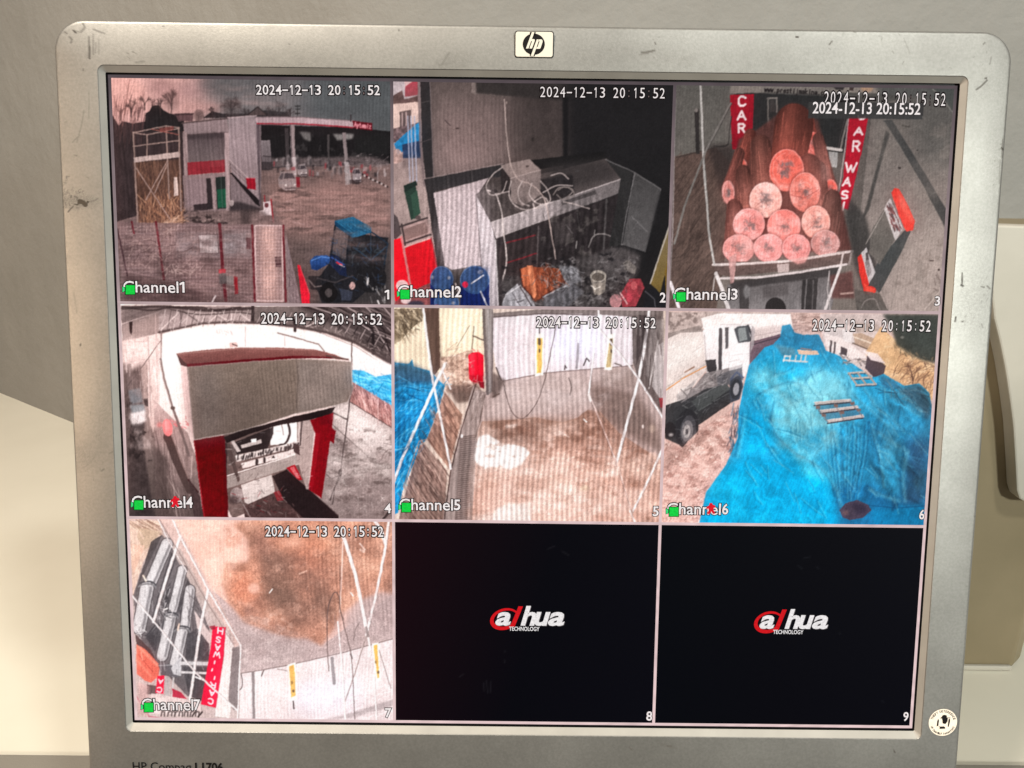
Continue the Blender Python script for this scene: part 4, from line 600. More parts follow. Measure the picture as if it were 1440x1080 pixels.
    for q,c in [([(700,148),(742,148),(738,346),(700,352)],(222,172,84)),([(1046,150),(1078,150),(1066,320),(1028,322)],(168,146,104))]:
        s.P(q, (240,228,220)); (x0,y0),(x1,_),(x2,y2),(x3,_2) = q; s.P([(x0+8,y0+22),(x1-6,y0+22),(x2-7,y2-12),(x3+8,y2-10)], c, n=5); s.L([((x0+x1)/2,y0-30),((x0+x1)/2,y0)], 5, (60,54,54)); s.L([((x0+x1)/2,y0+28),((x0+x1)/2,y0+50)], 13, (70,56,40)); s.E((x0+x1)/2,y0+82,5,9,(70,56,40))
    s.L([(905,198),(898,312)], 12, (130,124,128)); s.L([(840,320),(842,300),(850,312)], 6, (60,54,54)); s.L([(930,300),(945,266),(958,280)], 7, (66,60,60)); s.L([(860,360),(872,400),(865,440)], 5, (90,80,78), curve=True); s.L([(1078,290),(1110,300)], 6, (90,80,78))
    # planks and gutter on the left
    s.P([(272,425),(356,535),(330,640),(292,790),(186,652),(240,520)], (146,112,98), n=8); s.hatch([(272,430),(352,540),(292,785),(190,650)], 110, 110, 1.0, [(190,152,136),(92,66,58),(166,130,114)], 4, .7, .06); s.P([(160,655),(282,800),(270,1042),(50,1042),(100,850)], (128,104,96), n=8); s.hatch([(160,660),(280,800),(268,1040),(60,1040)], 170, 120, 1.05, [(176,150,140),(74,56,52),(150,122,112)], 4, .7, .06); s.L([(190,650),(150,660),(75,880)], 6, (170,140,130), .8)
    s.P([(405,395),(466,430),(430,620),(400,1042),(262,1042),(300,780),(350,600)], (148,132,128), n=6, ns=(4,20)); s.P([(345,636),(418,626),(400,800),(378,1042),(318,1042)], (128,112,108), .9)
    for i in range(40): s.L([(350-i*.7,640+i*10),(414-i*.9,632+i*10)], 3.4, (74,62,60), .75)
    s.L([(420,388),(350,600),(300,800),(268,1040)], 6, (70,56,54)); s.L([(462,440),(440,560),(418,640)], 5, (96,82,78)); s.L([(395,440),(330,660)], 4, (196,178,172), .8); s.hatch([(410,420),(465,440),(440,560),(380,600)], 40, 40, 1.8, [(110,96,92),(196,178,174)], 4, .7, .2); s.E(352,635,5,9,(240,230,228))
    # poles and lines
    Wt = (230,222,222)
    for p,w in [([(170,30),(190,200),(216,380),(262,600),(300,790)],11),([(275,290),(235,370),(150,560),(70,740),(30,850)],14),([(262,330),(300,410)],8),([(1242,40),(1222,200),(1190,370),(1130,600),(1085,770)],13),([(1000,120),(1100,240),(1190,360),(1308,550)],9),([(978,240),(956,430)],8),([(1308,690),(1240,840),(1160,1000)],11)]: s.L(p, w, Wt, .95); s.L([(x+w*.55,y) for x,y in p], 2.5, (110,98,96), .6)
    s.L([(958,440),(1020,590),(1090,770),(1172,1042)], 7, (206,180,174)); s.L([(955,440),(965,470)], 12, (220,208,204)); s.L([(966,470),(1088,775),(1160,1000)], 2.5, (92,72,66), .8); s.L([(1000,40),(1002,70)], 9, Wt); s.L([(1150,990),(1172,1042)], 9, (226,214,212))
    s.L([(800,110),(770,260),(740,390),(700,490),(640,552),(590,520),(560,430),(552,390)], 4.5, (84,72,70), .9, curve=True); s.L([(980,480),(1030,570)], 4, (92,78,72))
    s.cloud(B, (228,200,190), .5, 40, 26, 12, .25, 1.1); s.P([(520,700),(900,680),(960,1040),(480,1040)], (226,196,186), .3, f=50); s.cloud(B, (134,98,84), .4, 34, 22, 12, .1, 1.2); s.speck(B, .06); s.cloud([(540,375),(1160,310),(1000,520),(460,545)], (206,190,188), .4, 30, 20, 10, .1, 1.2); s.hatch([(540,375),(1160,310),(1000,520),(460,545)], 70, 30, .1, [(200,186,184),(130,114,112)], 3, .4, .6)
    s.cloud([(700,600),(1060,600),(1150,1030),(560,1030)], (236,214,206), .5, 26, 10, 14, .0, 1.3); s.cloud([(480,570),(1000,560),(1040,700),(480,660)], (104,78,68), .5, 30, 12, 12, .2, 1.1)
    s.cloth(T, 2.2, 90, 16, .16, 6); s.hatch([(40,420),(250,410),(200,600),(50,900)], 40, 70, 2.2, [(120,200,228),(16,70,110)], 3, .6, .35, True); s.cloth([(60,660),(290,440),(350,540),(270,1040),(50,1040)], 1.03, 160, 7, .14, 6, False); s.cloth([(500,70),(1160,50),(1160,300),(545,370)], 1.57, 300, 8, .045, 8, False)
    s.hatch([(250,270),(400,240),(440,420),(280,420)], 90, 24, .4, [(226,200,186),(110,88,78),(160,130,116)], 3, .6, 1.0); s.hatch([(1170,70),(1300,70),(1300,480),(1190,340)], 40, 120, 1.45, [(130,120,118),(56,48,48)], 5, .5, .1)
    s.P(Pd, (226,216,213), .92, f=2.2, n=5); s.P([(515,985),(580,955),(670,965),(680,1040),(500,1045)], (224,208,202), .7, f=6, n=8); s.blotch([(400,620),(700,640),(700,800),(400,800)], (170,140,128), .42, 10, 7, .6, 4)
    s.stripes(W, .085, 14.2, 30); s.stripes([(380,500),(1300,500),(1300,1060),(380,1060)], .05, 14.2, 60); s.stripes([(500,60),(1180,60),(1180,420),(500,420)], .03, 28, 60)
    return s.done(gain=1.06, bloom=.5, lift=6)

def tile_tarp():                         # channel 6: blue tarpaulin over a heap, white truck
    s = Pic(2, 1, 925, 430, 3.429, 16); W = [(0,0),(1420,0),(1420,1090),(0,1090)]
    s.P(W, (206,178,170), c2=(216,172,160)); s.P([(35,30),(640,30),(640,140),(35,140)], (176,158,152), n=14, ns=(9,9)); s.blotch([(35,30),(240,30),(220,120),(40,130)], (112,98,94), .15, 10, 9, .8); s.P([(640,35),(800,35),(790,130),(650,125)], (186,158,150), n=16, ns=(7,4)); s.hatch([(650,50),(780,50),(780,120),(650,120)], 40, 34, 0, [(128,104,98),(222,196,188)], 5, .7, .15)
    # background right
    s.P([(780,40),(1110,40),(1100,320),(960,300),(880,250),(800,190)], (204,186,182), n=6); s.P([(800,40),(1110,40),(1105,110),(930,95),(800,80)], (176,160,156), .8, f=6, n=14); s.P([(780,90),(890,115),(980,150),(960,190),(810,140)], (196,184,182), .9); s.P([(800,130),(900,160),(1010,250),(900,260),(820,230)], (226,210,206), .95); s.P([(832,165),(842,168),(836,228),(826,222)], (84,74,74)); s.P([(850,172),(860,176),(854,235),(846,230)], (84,74,74)); s.P([(884,195),(915,210),(910,242),(880,232)], (72,62,64)); s.P([(890,110),(940,130),(930,180),(896,170)], (228,218,216),.8)
    s.P([(940,135),(980,130),(1075,172),(1060,220),(1020,215),(950,182)], (172,146,128), n=10); s.L([(945,150),(1070,195)], 6, (214,196,180)); s.L([(940,180),(1040,220)], 6, (92,76,68)); s.P([(930,80),(1060,90),(1080,120),(960,130)], (168,150,142), .9, n=14)
    s.P([(1075,100),(1160,180),(1345,290),(1340,460),(1180,400),(1050,330),(1000,230)], (206,166,128), n=8); s.blotch([(1060,110),(1340,280),(1330,440),(1040,310)], (228,196,160), .2, 12, 9, .6); s.hatch([(1140,230),(1340,290),(1335,430),(1150,350)], 110, 60, -.9, [(112,80,66),(70,50,46),(150,112,88)], 3, .75, .7, True); s.tree(1230,320,70,(78,58,52),70,2.2,.8)
    s.P([(1085,40),(1360,40),(1352,280),(1270,262),(1200,222),(1150,190),(1130,120)], (62,66,62), f=5, n=10); s.hatch([(1110,180),(1345,260),(1345,300),(1150,220)], 40, 22, 1, [(50,52,48),(130,112,92)], 4, .7, .6); s.E(1180,152,9,7,(120,118,112),.8); s.P([(1010,240),(1060,255),(1100,290),(1090,330),(1040,345),(1000,300)], (74,62,68)); s.P([(985,215),(1060,230),(1100,280),(1030,262)], (226,208,206), .9)
    # truck
    s.P([(35,150),(110,115),(230,120),(250,290),(110,470),(35,500)], (214,198,192), n=5); s.P([(35,180),(200,140),(210,250),(40,330)], (232,220,214), .8, f=14); s.L([(35,410),(130,345),(235,290)], 6, (206,140,90)); s.L([(35,395),(235,278)], 3, (150,140,136), .7); s.P([(90,430),(190,350),(150,430),(95,475)], (170,160,158), .9, n=14); s.L([(110,400),(145,440),(165,395),(130,410)], 5, (90,84,84), .8); s.L([(130,320),(175,295)], 7, (120,80,60),.8)
    s.P([(210,60),(300,36),(640,40),(652,110),(590,136),(448,172),(300,160),(220,110)], (240,226,222), n=4); s.P([(440,110),(650,90),(650,118),(590,140),(448,176)], (206,186,182), .8, f=6); s.L([(448,150),(600,120)], 4, (170,150,148), .7); s.P([(36,135),(200,95),(225,125),(110,130),(45,160)], (122,110,106), .8, n=16)
    s.P([(218,120),(300,92),(452,92),(446,200),(440,300),(412,350),(405,400),(380,300),(330,310),(300,350),(235,330)], (232,220,219), n=3); s.P([(340,110),(380,105),(392,180),(440,180),(436,290),(400,270),(345,300)], (244,234,232), .8, f=8); s.L([(303,115),(300,340)], 17, (64,60,62)); s.P([(324,105),(342,103),(340,205),(326,208)], (78,74,76)); s.L([(345,270),(395,258)], 7, (150,144,144)); s.P([(350,300),(405,280),(412,360),(390,340),(345,372)], (110,108,112)); s.L([(225,140),(238,330)], 5, (180,168,166)); s.L([(345,215),(342,300)], 3, (190,180,180))
    s.P([(368,112),(384,100),(438,94),(448,172),(388,180)], (70,72,76)); s.P([(386,110),(424,104),(432,164),(394,172)], (128,132,132)); s.L([(436,95),(452,140)], 9, (50,50,54)); s.L([(446,170),(455,120)], 5, (60,58,60))
    s.P([(445,175),(590,135),(605,190),(520,200),(490,235),(440,285)], (106,84,92), n=8); s.L([(450,190),(590,150)], 5, (64,54,62))
    s.P([(228,262),(280,258),(292,370),(262,340),(240,315)], (52,50,52)); s.L([(288,310),(290,368)], 12, (196,188,186)); s.P([(35,480),(100,460),(150,440),(230,400),(330,370),(355,420),(350,470),(190,580),(120,680),(60,650),(35,640)], (54,54,56), n=8); s.P([(160,460),(330,370),(350,400),(200,510)], (84,86,86), c2=(66,68,68)); s.L([(190,440),(300,380)], 5, (120,120,120), .8); s.E(178,425,20,14,(70,66,66)); s.L([(120,480),(190,520)], 5, (92,92,92)); s.L([(195,505),(345,420)], 3, (110,112,112), .7)
    s.E(140,592,56,96,(46,45,48),rot=.12); s.E(146,600,38,72,(72,70,74),rot=.12); s.E(142,604,28,52,(120,114,116),rot=.12); s.E(140,606,16,32,(176,166,164),rot=.12); s.E(140,608,7,14,(84,78,80)); s.E(60,600,28,40,(40,38,40)); s.E(64,622,10,8,(206,196,194),.8,f=3); s.P([(345,360),(400,330),(412,390),(395,450),(350,470)], (66,68,76)); s.E(376,402,26,50,(52,52,56),rot=.1); s.E(378,402,14,30,(150,146,150),rot=.1); s.L([(344,365),(380,320),(412,345)], 9, (84,90,110))
    s.P([(228,325),(345,300),(350,372),(230,402),(150,445),(110,470),(150,420)], (126,118,118), .95, n=14); s.P([(285,340),(350,310),(350,380),(290,385)], (92,90,94), .9, f=2); s.hatch([(150,440),(240,330),(340,310),(340,370)], 40, 30, -.4, [(70,68,70),(186,178,176)], 4, .7, .5); s.P([(340,200),(440,190),(436,292),(345,300)], (238,228,227), .7, f=5); s.L([(300,90),(452,90)], 4, (200,188,186)); s.P([(452,92),(470,110),(462,190),(446,230)], (170,160,162), .8); s.P([(346,300),(408,282),(408,296),(346,314)], (190,182,182)); s.L([(350,240),(440,230)], 3, (196,186,186), .8)
    # ground
    G = [(28,640),(110,690),(200,600),(390,478),(392,560),(372,690),(320,760),(235,890),(205,1060),(20,1060)]
    s.P(G, (206,166,156), c2=(216,172,162), n=10, ns=(10,6)); s.P([(30,650),(110,690),(220,600),(300,580),(120,760),(30,800)], (150,118,110), .8, f=10, n=14); s.blotch(G, (236,206,196), .22, 11, 7, .7); s.blotch(G, (150,110,102), .28, 12, 8, .7); s.hatch(G, 120, 40, -.6, [(236,206,198),(160,118,110)], 3, .6, .4); s.hatch([(350,500),(395,490),(380,700),(340,740)], 46, 60, 1.7, [(70,60,66),(130,100,96),(40,90,120)], 5, .8, .3)
    # tarpaulin
    T = [(515,200),(556,186),(590,150),(598,96),(640,88),(660,128),(700,140),(778,138),(812,216),(880,242),(960,292),(1040,345),(1090,328),(1150,362),(1190,384),(1262,374),(1310,420),(1326,500),(1318,640),(1292,1062),(196,1062),(232,900),(330,764),(384,640),(392,500),(416,380),(440,285)]
    saved = s.im.copy()
    s.P(T, (38,146,200), n=4, ns=(14,14)); s.P([(200,1062),(232,900),(330,764),(480,730),(700,760),(830,850),(880,1062)], (0,158,222), .95, f=20); s.P([(395,500),(560,520),(560,700),(400,750)], (2,158,222), .8, f=24); s.P([(420,380),(520,230),(700,300),(690,380),(520,430),(400,520)], (24,160,216), .8, f=26)
    s.P([(570,420),(760,300),(930,380),(960,540),(800,600),(640,700),(560,560)], (92,172,206), .75, f=34); s.P([(720,330),(900,310),(950,440),(760,460)], (104,182,218), .8, f=18); s.P([(560,560),(660,660),(800,770),(700,770),(590,680)], (86,176,210), .6, f=18); s.P([(600,640),(740,740),(690,820),(560,740)], (8,150,210), .7, f=18); s.P([(690,760),(830,800),(820,840),(700,820)], (84,182,216), .7, f=14)
    s.P([(590,130),(640,90),(780,140),(815,225),(700,230),(660,200),(560,190)], (34,112,158), .85, f=6); s.P([(596,98),(640,90),(660,180),(610,180)], (44,134,184), .8, f=4); s.P([(560,185),(660,205),(670,240),(600,240)], (96,124,144), .7, f=5, n=20)
    s.P([(990,560),(1180,470),(1320,520),(1318,640),(1292,1062),(1040,1062),(1010,880)], (30,104,148), .85, f=24); s.P([(1060,360),(1180,430),(1290,520),(1180,700),(1050,560)], (42,132,178), .7, f=24); s.P([(1200,640),(1318,640),(1292,1062),(1170,960)], (38,74,112), .85, f=22); s.P([(1060,330),(1150,362),(1180,400),(1090,400)], (40,92,128), .8, f=5); s.P([(1150,400),(1262,374),(1320,460),(1316,560),(1220,480)], (48,72,92), .85, f=10); s.P([(1080,640),(1190,700),(1170,920),(1060,860)], (42,132,176), .7, f=18); s.P([(830,600),(1010,560),(1020,860),(930,920),(870,920)], (32,124,172), .7, f=14)
    s.P([(850,860),(1010,860),(1170,960),(1292,960),(1290,1062),(880,1062)], (20,96,150), .75, f=16); s.P([(1030,980),(1290,960),(1290,1062),(1030,1062)], (10,126,182), .7, f=10)
    K = (14,72,112); Hh = (130,206,234)
    for p,w in [([(480,430),(560,390),(640,368),(690,382)],6),([(690,385),(700,440),(720,500)],9),([(710,380),(730,340),(790,310)],8),([(540,530),(570,620),(650,700),(780,780),(850,880),(875,980)],7),([(560,470),(540,560)],5),([(900,380),(930,420),(1010,490),(1100,570)],6),([(940,320),(1040,470),(1100,520),(1180,600)],5),([(1050,600),(1140,660),(1190,690)],8),([(1060,380),(1150,450),(1250,520)],6),([(1110,400),(1200,440),(1260,500)],5),([(640,470),(690,450),(712,466)],5),([(560,330),(610,320),(650,300)],4),([(880,250),(940,300),(980,310)],5),([(690,540),(720,590),(800,640)],4),([(1010,870),(1060,900),(1150,930)],7),([(1190,700),(1170,800),(1180,930)],7),([(1020,560),(1060,720),(1080,860)],6),([(410,520),(395,620),(375,720)],6),([(920,380),(915,430)],4),([(860,250),(910,330),(930,400)],4)]:
        s.L(p, w*2.2, K, .34, curve=True, f=9); s.L(p, w*.7, K, .35, curve=True, f=2); s.L([(x+w*1.9,y+w*1.6) for x,y in p], w*2.2, Hh, .30, curve=True, f=9)
    for i in range(22):
        x = 800+i*10.5+s.rng.normal(0,3); y0 = 570+s.rng.uniform(-10,60)
        s.L([(x,y0),(x+10*(10-i)/10,720),(880+(i-6)*6,900+s.rng.uniform(-30,30))], 5+s.rng.uniform(0,5), K if i%2 else (84,170,210), .45, curve=True, f=5)
    s.hatch([(480,260),(780,300),(900,560),(700,760),(450,740)], 60, 90, .9, [(14,110,164),(116,194,226)], 7, .22, .5, True); s.hatch([(1020,420),(1290,540),(1270,900),(1060,860)], 60, 110, 1.0, [(16,70,108),(74,150,190)], 7, .25, .4, True); s.hatch([(260,850),(800,820),(840,1050),(230,1050)], 46, 120, 1.3, [(0,140,204),(40,178,232)], 6, .35, .3, True); s.hatch([(1060,340),(1300,420),(1300,520),(1100,420)], 30, 90, .6, [(26,54,78),(84,112,130)], 4, .6, .3, True)
    s.cloth([(420,380),(560,230),(960,300),(1000,560),(800,760),(400,740)], .9, 120, 46, .13, 20); s.cloth([(980,400),(1310,480),(1290,960),(1030,900)], 1.15, 150, 30, .20, 16); s.cloth([(210,1060),(330,764),(840,800),(880,1060)], 1.2, 170, 50, .07, 18); s.cloth([(820,560),(1020,560),(1000,930),(880,930)], 1.57, 260, 14, .14, 12); s.cloth([(1060,340),(1310,400),(1310,540),(1120,470)], .7, 120, 22, .2, 10)
    s.cloud([(450,300),(950,300),(980,600),(650,780),(450,700)], (160,212,232), .55, 44, 36, 18, .2, 1.1); s.cloud([(1010,420),(1300,500),(1280,900),(1060,860)], (96,160,192), .35, 30, 40, 14, .0, 1.2); s.cloud([(230,800),(860,800),(870,1050),(210,1050)], (40,190,240), .4, 60, 40, 18, .2, 1.0); s.P([(730,300),(790,300),(905,390),(915,440),(760,470),(725,420)], (120,188,218), .5, f=12)
    s.P([(1130,930),(1160,960),(1130,1000)], (20,60,94), .6, f=5); s.L([(880,975),(1000,960),(1150,975),(1290,965)], 6, (14,76,120), .6)
    s.cloth(T, .8, 70, 20, .07, 6); s.cloth(T, 1.9, 60, 16, .06, 6)
    for i in range(70):
        x, y = s.rng.uniform(430, 1280), s.rng.uniform(240, 980); a = s.rng.choice([.5, .9, 1.2, 1.5])+s.rng.normal(0, .25); l = s.rng.uniform(20, 70); dx, dy = math.cos(a)*l, math.sin(a)*l
        s.L([(x-dx, y-dy), (x+s.rng.normal(0, 8), y+s.rng.normal(0, 8)), (x+dx, y+dy)], 5, (10,70,110), .30, curve=True, f=3); s.L([(x-dx+6, y-dy+5), (x+6, y+5), (x+dx+6, y+dy+5)], 6, (150,212,234), .26, curve=True, f=3)
    (x0, y0, x1, y1), M = s._mask(s.m(T), 4); full = np.zeros((PHI, PWI)); full[y0:y1, x0:x1] = M; full = smooth(full, 1.6)[..., None]
    tar = s.im*np.array((.98, 1.00, .94))+np.array((6, 2, 0)); s.im = saved*(1-full)+tar*full
    # pallets, hole
    Wd = (196,174,160)
    s.P([(752,478),(928,456),(992,532),(818,566)], (62,104,128), .7, f=3)
    for a,b in [((754,470),(928,454)),((784,508),(962,487)),((818,556),(990,530))]: s.L([(a[0],a[1]+11),(b[0],b[1]+11)], 7, (58,46,50), .9); s.P([(a[0]-2,a[1]-6),(b[0],b[1]-6),(b[0]+8,b[1]+6),(a[0]+6,a[1]+8)], (186,170,164), n=10); s.L([(a[0],a[1]-5),(b[0],b[1]-5)], 3, (226,214,208), .8)
    for a,b in [((762,482),(822,562)),((850,470),(896,548)),((928,462),(986,532))]: s.L([a,b], 6, (128,112,108), .7)
    for x,y in [(772,490),(858,482),(938,470),(800,528),(888,515),(968,502)]: s.P([(x-10,y-6),(x+10,y-7),(x+12,y+6),(x-8,y+8)], (120,86,76), .9)
    for a,b in [((918,325),(1005,318)),((935,350),(1030,345)),((955,382),(1052,378))]: s.L([(a[0],a[1]+7),(b[0],b[1]+7)], 5, (56,56,64), .8); s.L([a,b], 8, (186,168,156))
    for a,b in [((920,325),(960,382)),((962,322),(1005,380)),((1002,318),(1050,378))]: s.L([a,b], 8, (164,146,134))
    for a,b in [((605,262),(720,270)),((612,242),(640,244))]: s.L([a,b], 8, (206,196,190), .9)
    for x in (612,640,668,694,714): s.L([(x,240),(x-6,268)], 7, (210,200,196), .85)
    s.P([(672,212),(770,218),(778,236),(680,234)], (214,178,152)); s.L([(690,205),(740,212)], 5, (150,110,96)); s.hatch([(885,242),(990,262),(980,290),(900,275)], 20, 36, .3, [(190,170,160),(90,80,80)], 6, .8, .5)
    s.P([(876,985),(905,952),(960,936),(1015,960),(1030,985),(990,1022),(925,1034),(890,1020)], (74,64,76), n=8); s.P([(930,950),(1000,958),(1012,990),(960,1010)], (52,46,60), .8, f=6); s.E(905,998,16,12,(110,84,84),.8,f=4)
    s.hatch([(40,150),(230,130),(240,300),(100,460),(40,470)], 30, 60, -.5, [(236,226,222),(176,164,160)], 4, .5, .2); s.hatch([(40,470),(350,390),(350,470),(120,680)], 60, 34, -.5, [(110,110,112),(34,34,36)], 4, .6, .6); s.speck(G, .08); s.cloud(G, (236,200,190), .4, 20, 14, 8, .1, 1.2)
    s.stripes(W, .022, 8.8, 60, .3); s.stripes([(230,700),(840,700),(860,1060),(220,1060)], .02, 15, 60, .4)
    return s.done(gain=1.03)

def tile_bay():                          # channel 7: wash bay seen upside down
    s = Pic(0, 2, 170, 725, 3.542, 17); W = [(0,0),(1410,0),(1410,1090),(0,1090)]
    s.P(W, (214,170,158), c2=(206,176,170)); s.P([(260,20),(720,20),(560,300),(520,440),(440,340)], (224,176,160), .9, f=18, n=6, ns=(8,8))
    s.P([(440,360),(560,460),(1010,640),(1370,380),(1370,640),(850,750),(600,790)], (176,156,154), n=6, ns=(8,6))
    S = [(560,45),(640,25),(900,20),(1370,20),(1370,390),(1290,380),(1190,430),(1100,480),(1060,560),(1000,650),(930,610),(850,610),(760,590),(690,560),(620,530),(540,440),(500,330),(520,240),(630,230),(640,120)]
    s.P(S, (178,128,108), f=7, n=12, ns=(24,18)); s.P([(720,20),(1370,20),(1370,200),(1000,260),(860,200),(720,180)], (176,124,102), .6, f=22, n=10); s.P([(690,160),(840,190),(880,400),(1110,420),(1060,540),(960,580),(800,520),(720,420)], (122,92,79), .85, f=26, n=14, ns=(14,10)); s.P([(620,60),(740,50),(760,200),(660,190)], (146,108,94), .6, f=20); s.P([(540,250),(660,270),(680,420),(560,440)], (208,134,108), .8, f=22, n=10); s.P([(850,130),(1010,120),(960,290),(870,280)], (206,138,112), .75, f=24, n=8); s.P([(1040,40),(1330,40),(1330,320),(1100,380)], (150,112,96), .6, f=30, n=10, ns=(4,20)); s.P([(580,440),(760,480),(860,560),(720,560),(600,510)], (160,110,90), .7, f=14, n=16)
    s.cloud(S, (228,170,146), .6, 46, 40, 10, .15, 1.2); s.cloud(S, (112,84,72), .6, 40, 34, 10, .1, 1.2); s.cloud(S, (226,180,160), .35, 14, 12, 8, .0, 1.3); s.speck(S, .09); s.cloud([(690,160),(880,200),(1100,420),(1000,560),(800,520),(720,420)], (104,80,70), .5, 30, 24, 12, .3, 1.0); s.blotch([(440,60),(620,60),(620,240),(500,240)], (190,136,118), .25, 14, 12, .6, 8); s.E(662,362,30,26,(232,180,162),.8,f=5,n=12); s.E(860,135,60,22,(230,172,150),.6,f=12); s.E(590,190,50,44,(226,178,162),.7,f=10); s.E(480,150,30,40,(182,136,120),.5,f=12); s.cloud([(640,470),(850,500),(860,600),(660,590)], (216,180,164), .6, 12, 8, 6, .1, 1.3); s.hatch(S, 60, 20, .8, [(232,196,178),(110,80,70)], 3, .5, .8)
    s.L([(740,384),(754,366)], 6, (246,236,230)); s.L([(1145,384),(1156,400)], 6, (240,230,226)); s.P([(1170,430),(1290,385),(1370,390),(1370,600),(1100,680),(1120,520)], (170,150,148), .85, f=10, n=8); s.hatch([(1040,500),(1300,400),(1340,580),(1060,650)], 40, 50, 1.2, [(150,132,130),(196,180,178)], 3, .5, .4)
    s.P([(590,560),(700,570),(1000,660),(830,740),(610,780)], (172,154,152), .75, f=12, n=8); s.blotch([(560,540),(900,620),(800,740),(600,760)], (206,188,184), .3, 12, 8, .6)
    # curtain
    s.P([(596,786),(850,742),(1370,612),(1370,1030),(570,1024)], (216,200,200), c2=(224,206,204), n=4, ns=(3,30)); s.P([(860,850),(1180,830),(1200,980),(880,1000)], (234,226,240), .8, f=30); s.P([(600,960),(1360,880),(1360,1030),(590,1024)], (196,178,178), .5, f=24); s.L([(596,786),(700,770),(850,742),(1100,684),(1370,610)], 5, (112,98,96)); s.P([(1150,982),(1360,912),(1360,948),(1160,1008),(1000,1020)], (146,134,134), .8, f=4); s.hatch([(1140,880),(1340,840),(1340,990),(1140,1010)], 30, 90, -.2, [(196,182,182),(236,226,224)], 4, .5, .3)
    # left structure
    s.P([(40,20),(265,20),(440,360),(600,640),(590,1026),(80,1010)], (178,160,156), n=6); s.P([(40,25),(190,25),(210,95),(110,230),(60,400)], (206,176,160), n=14, ns=(6,10)); s.hatch([(45,40),(180,30),(190,80),(60,80)], 34, 110, .55, [(232,206,184),(142,112,96),(120,92,80)], 5, .8, .1); s.P([(90,60),(200,80),(150,150),(100,180),(80,110)], (186,160,138), .9); s.P([(50,140),(120,150),(60,300)], (216,172,152), .9); s.hatch([(40,60),(110,80),(80,200),(45,180)], 16, 60, 1.1, [(232,196,180)], 6, .7, .2)
    s.P([(205,95),(260,160),(370,390),(440,560),(440,930),(330,900),(180,740),(90,600),(60,400),(110,250)], (92,86,88), n=10); s.P([(190,20),(265,20),(600,640),(560,660),(430,440),(300,190)], (196,166,158), n=5, ns=(10,10)); s.P([(250,130),(300,170),(450,450),(560,600),(560,660),(430,480),(280,220)], (176,158,152), .9, n=6)
    D = (64,61,64)
    for p in [[(150,130),(205,95),(100,320),(70,390)],[(250,180),(275,220),(180,480),(150,520)],[(215,380),(250,330),(235,470),(210,480)],[(330,320),(355,350),(300,500),(280,480)],[(120,600),(180,530),(215,560),(170,680)],[(330,590),(380,560),(440,640),(440,720),(320,720)],[(300,730),(440,760),(420,930),(340,900)]]: s.P(p, D, n=14)
    def pipe(p, w):
        s.L(p, w+14, (66,62,64)); s.L(p, w+4, (176,170,171)); s.L([(x-w*.15,y) for x,y in p], w*.6, (206,200,200), .85, f=4); s.L([(x+w*.32,y) for x,y in p], w*.2, (112,108,110), .8, f=2)
    pipe([(230,140),(150,330)], 52); pipe([(130,360),(90,560)], 62); pipe([(306,270),(258,470)], 40); pipe([(248,510),(205,700)], 50); pipe([(345,370),(320,550)], 46); pipe([(305,580),(262,780)], 50)
    for x,y,r in [(130,350,44),(250,500,34),(305,570,40)]:
        for k in (0,12): s.L([(x+r*math.cos(t),y+k+r*.5*math.sin(t)) for t in np.linspace(3.3,6.2,9)], 8, (112,110,112) if k else (62,62,66))
        s.L([(x-r,y+10),(x-r-10,y+50)], 5, (70,70,72))
    s.L([(125,325),(112,300)], 9, (232,206,190)); s.L([(290,540),(284,570)], 9, (226,196,180)); s.L([(232,462),(215,470)], 8, (236,226,222)); s.hatch([(190,380),(250,360),(260,520),(180,520)], 40, 40, 1.3, [(206,198,198),(44,42,44)], 4, .8, .5, True); s.hatch([(70,540),(130,560),(120,620),(80,610)], 30, 16, .4, [(232,226,224),(110,104,106)], 4, .8, .6); s.hatch([(330,330),(430,560),(440,640),(340,560)], 40, 60, 1.1, [(150,140,140),(70,64,66)], 4, .6, .3)
    s.P([(365,470),(455,600),(440,640),(380,560)], (206,186,182), .9)
    s.P([(72,590),(150,670),(190,750),(190,790),(80,700)], (70,56,56)); s.P([(76,640),(120,665),(192,742),(188,800),(150,832),(120,822),(80,790)], (222,108,88), c2=(206,96,80), n=5); s.L([(90,655),(180,745)], 14, (244,150,128), .7, f=5); s.L([(80,720),(150,800)], 10, (240,140,118), .6, f=5); s.L([(85,690),(160,780)], 4, (150,60,52), .8); s.L([(100,680),(108,720)], 5, (240,170,150), .7)
    s.P([(186,742),(245,740),(300,780),(290,806),(200,796)], (86,84,88)); s.L([(190,748),(250,745)], 5, (150,146,148)); s.P([(250,760),(300,700),(300,800),(262,790)], (186,182,184)); s.L([(300,735),(440,738)], 20, (196,190,190)); s.L([(300,748),(440,752)], 6, (96,90,92)); s.L([(300,780),(430,785)], 12, (206,198,198)); s.L([(360,800),(440,830)], 9, (226,220,220)); s.P([(215,805),(245,805),(240,910),(218,905)], (170,162,160)); s.L([(262,810),(255,900)], 9, (190,184,182)); s.P([(255,860),(300,880),(330,915),(258,905)], (170,20,46), .9); s.P([(130,840),(180,850),(175,890),(130,890)], (66,58,58), .9); s.P([(150,885),(330,915),(400,940),(400,1000),(140,985)], (206,186,182), n=8)
    s.L([(70,890),(140,1000),(200,1010)], 7, (170,70,90), .7); s.P([(85,830),(140,850),(130,1000),(85,990)], (190,150,146), .7, f=5, n=12)
    s.P([(520,560),(560,640),(580,700),(540,1010),(470,1000),(470,955)], (222,208,204), n=4); s.P([(555,655),(592,655),(590,960),(560,970),(535,920)], (112,102,102), n=10); s.L([(600,790),(605,850),(580,880)], 5, (80,72,72), curve=True)
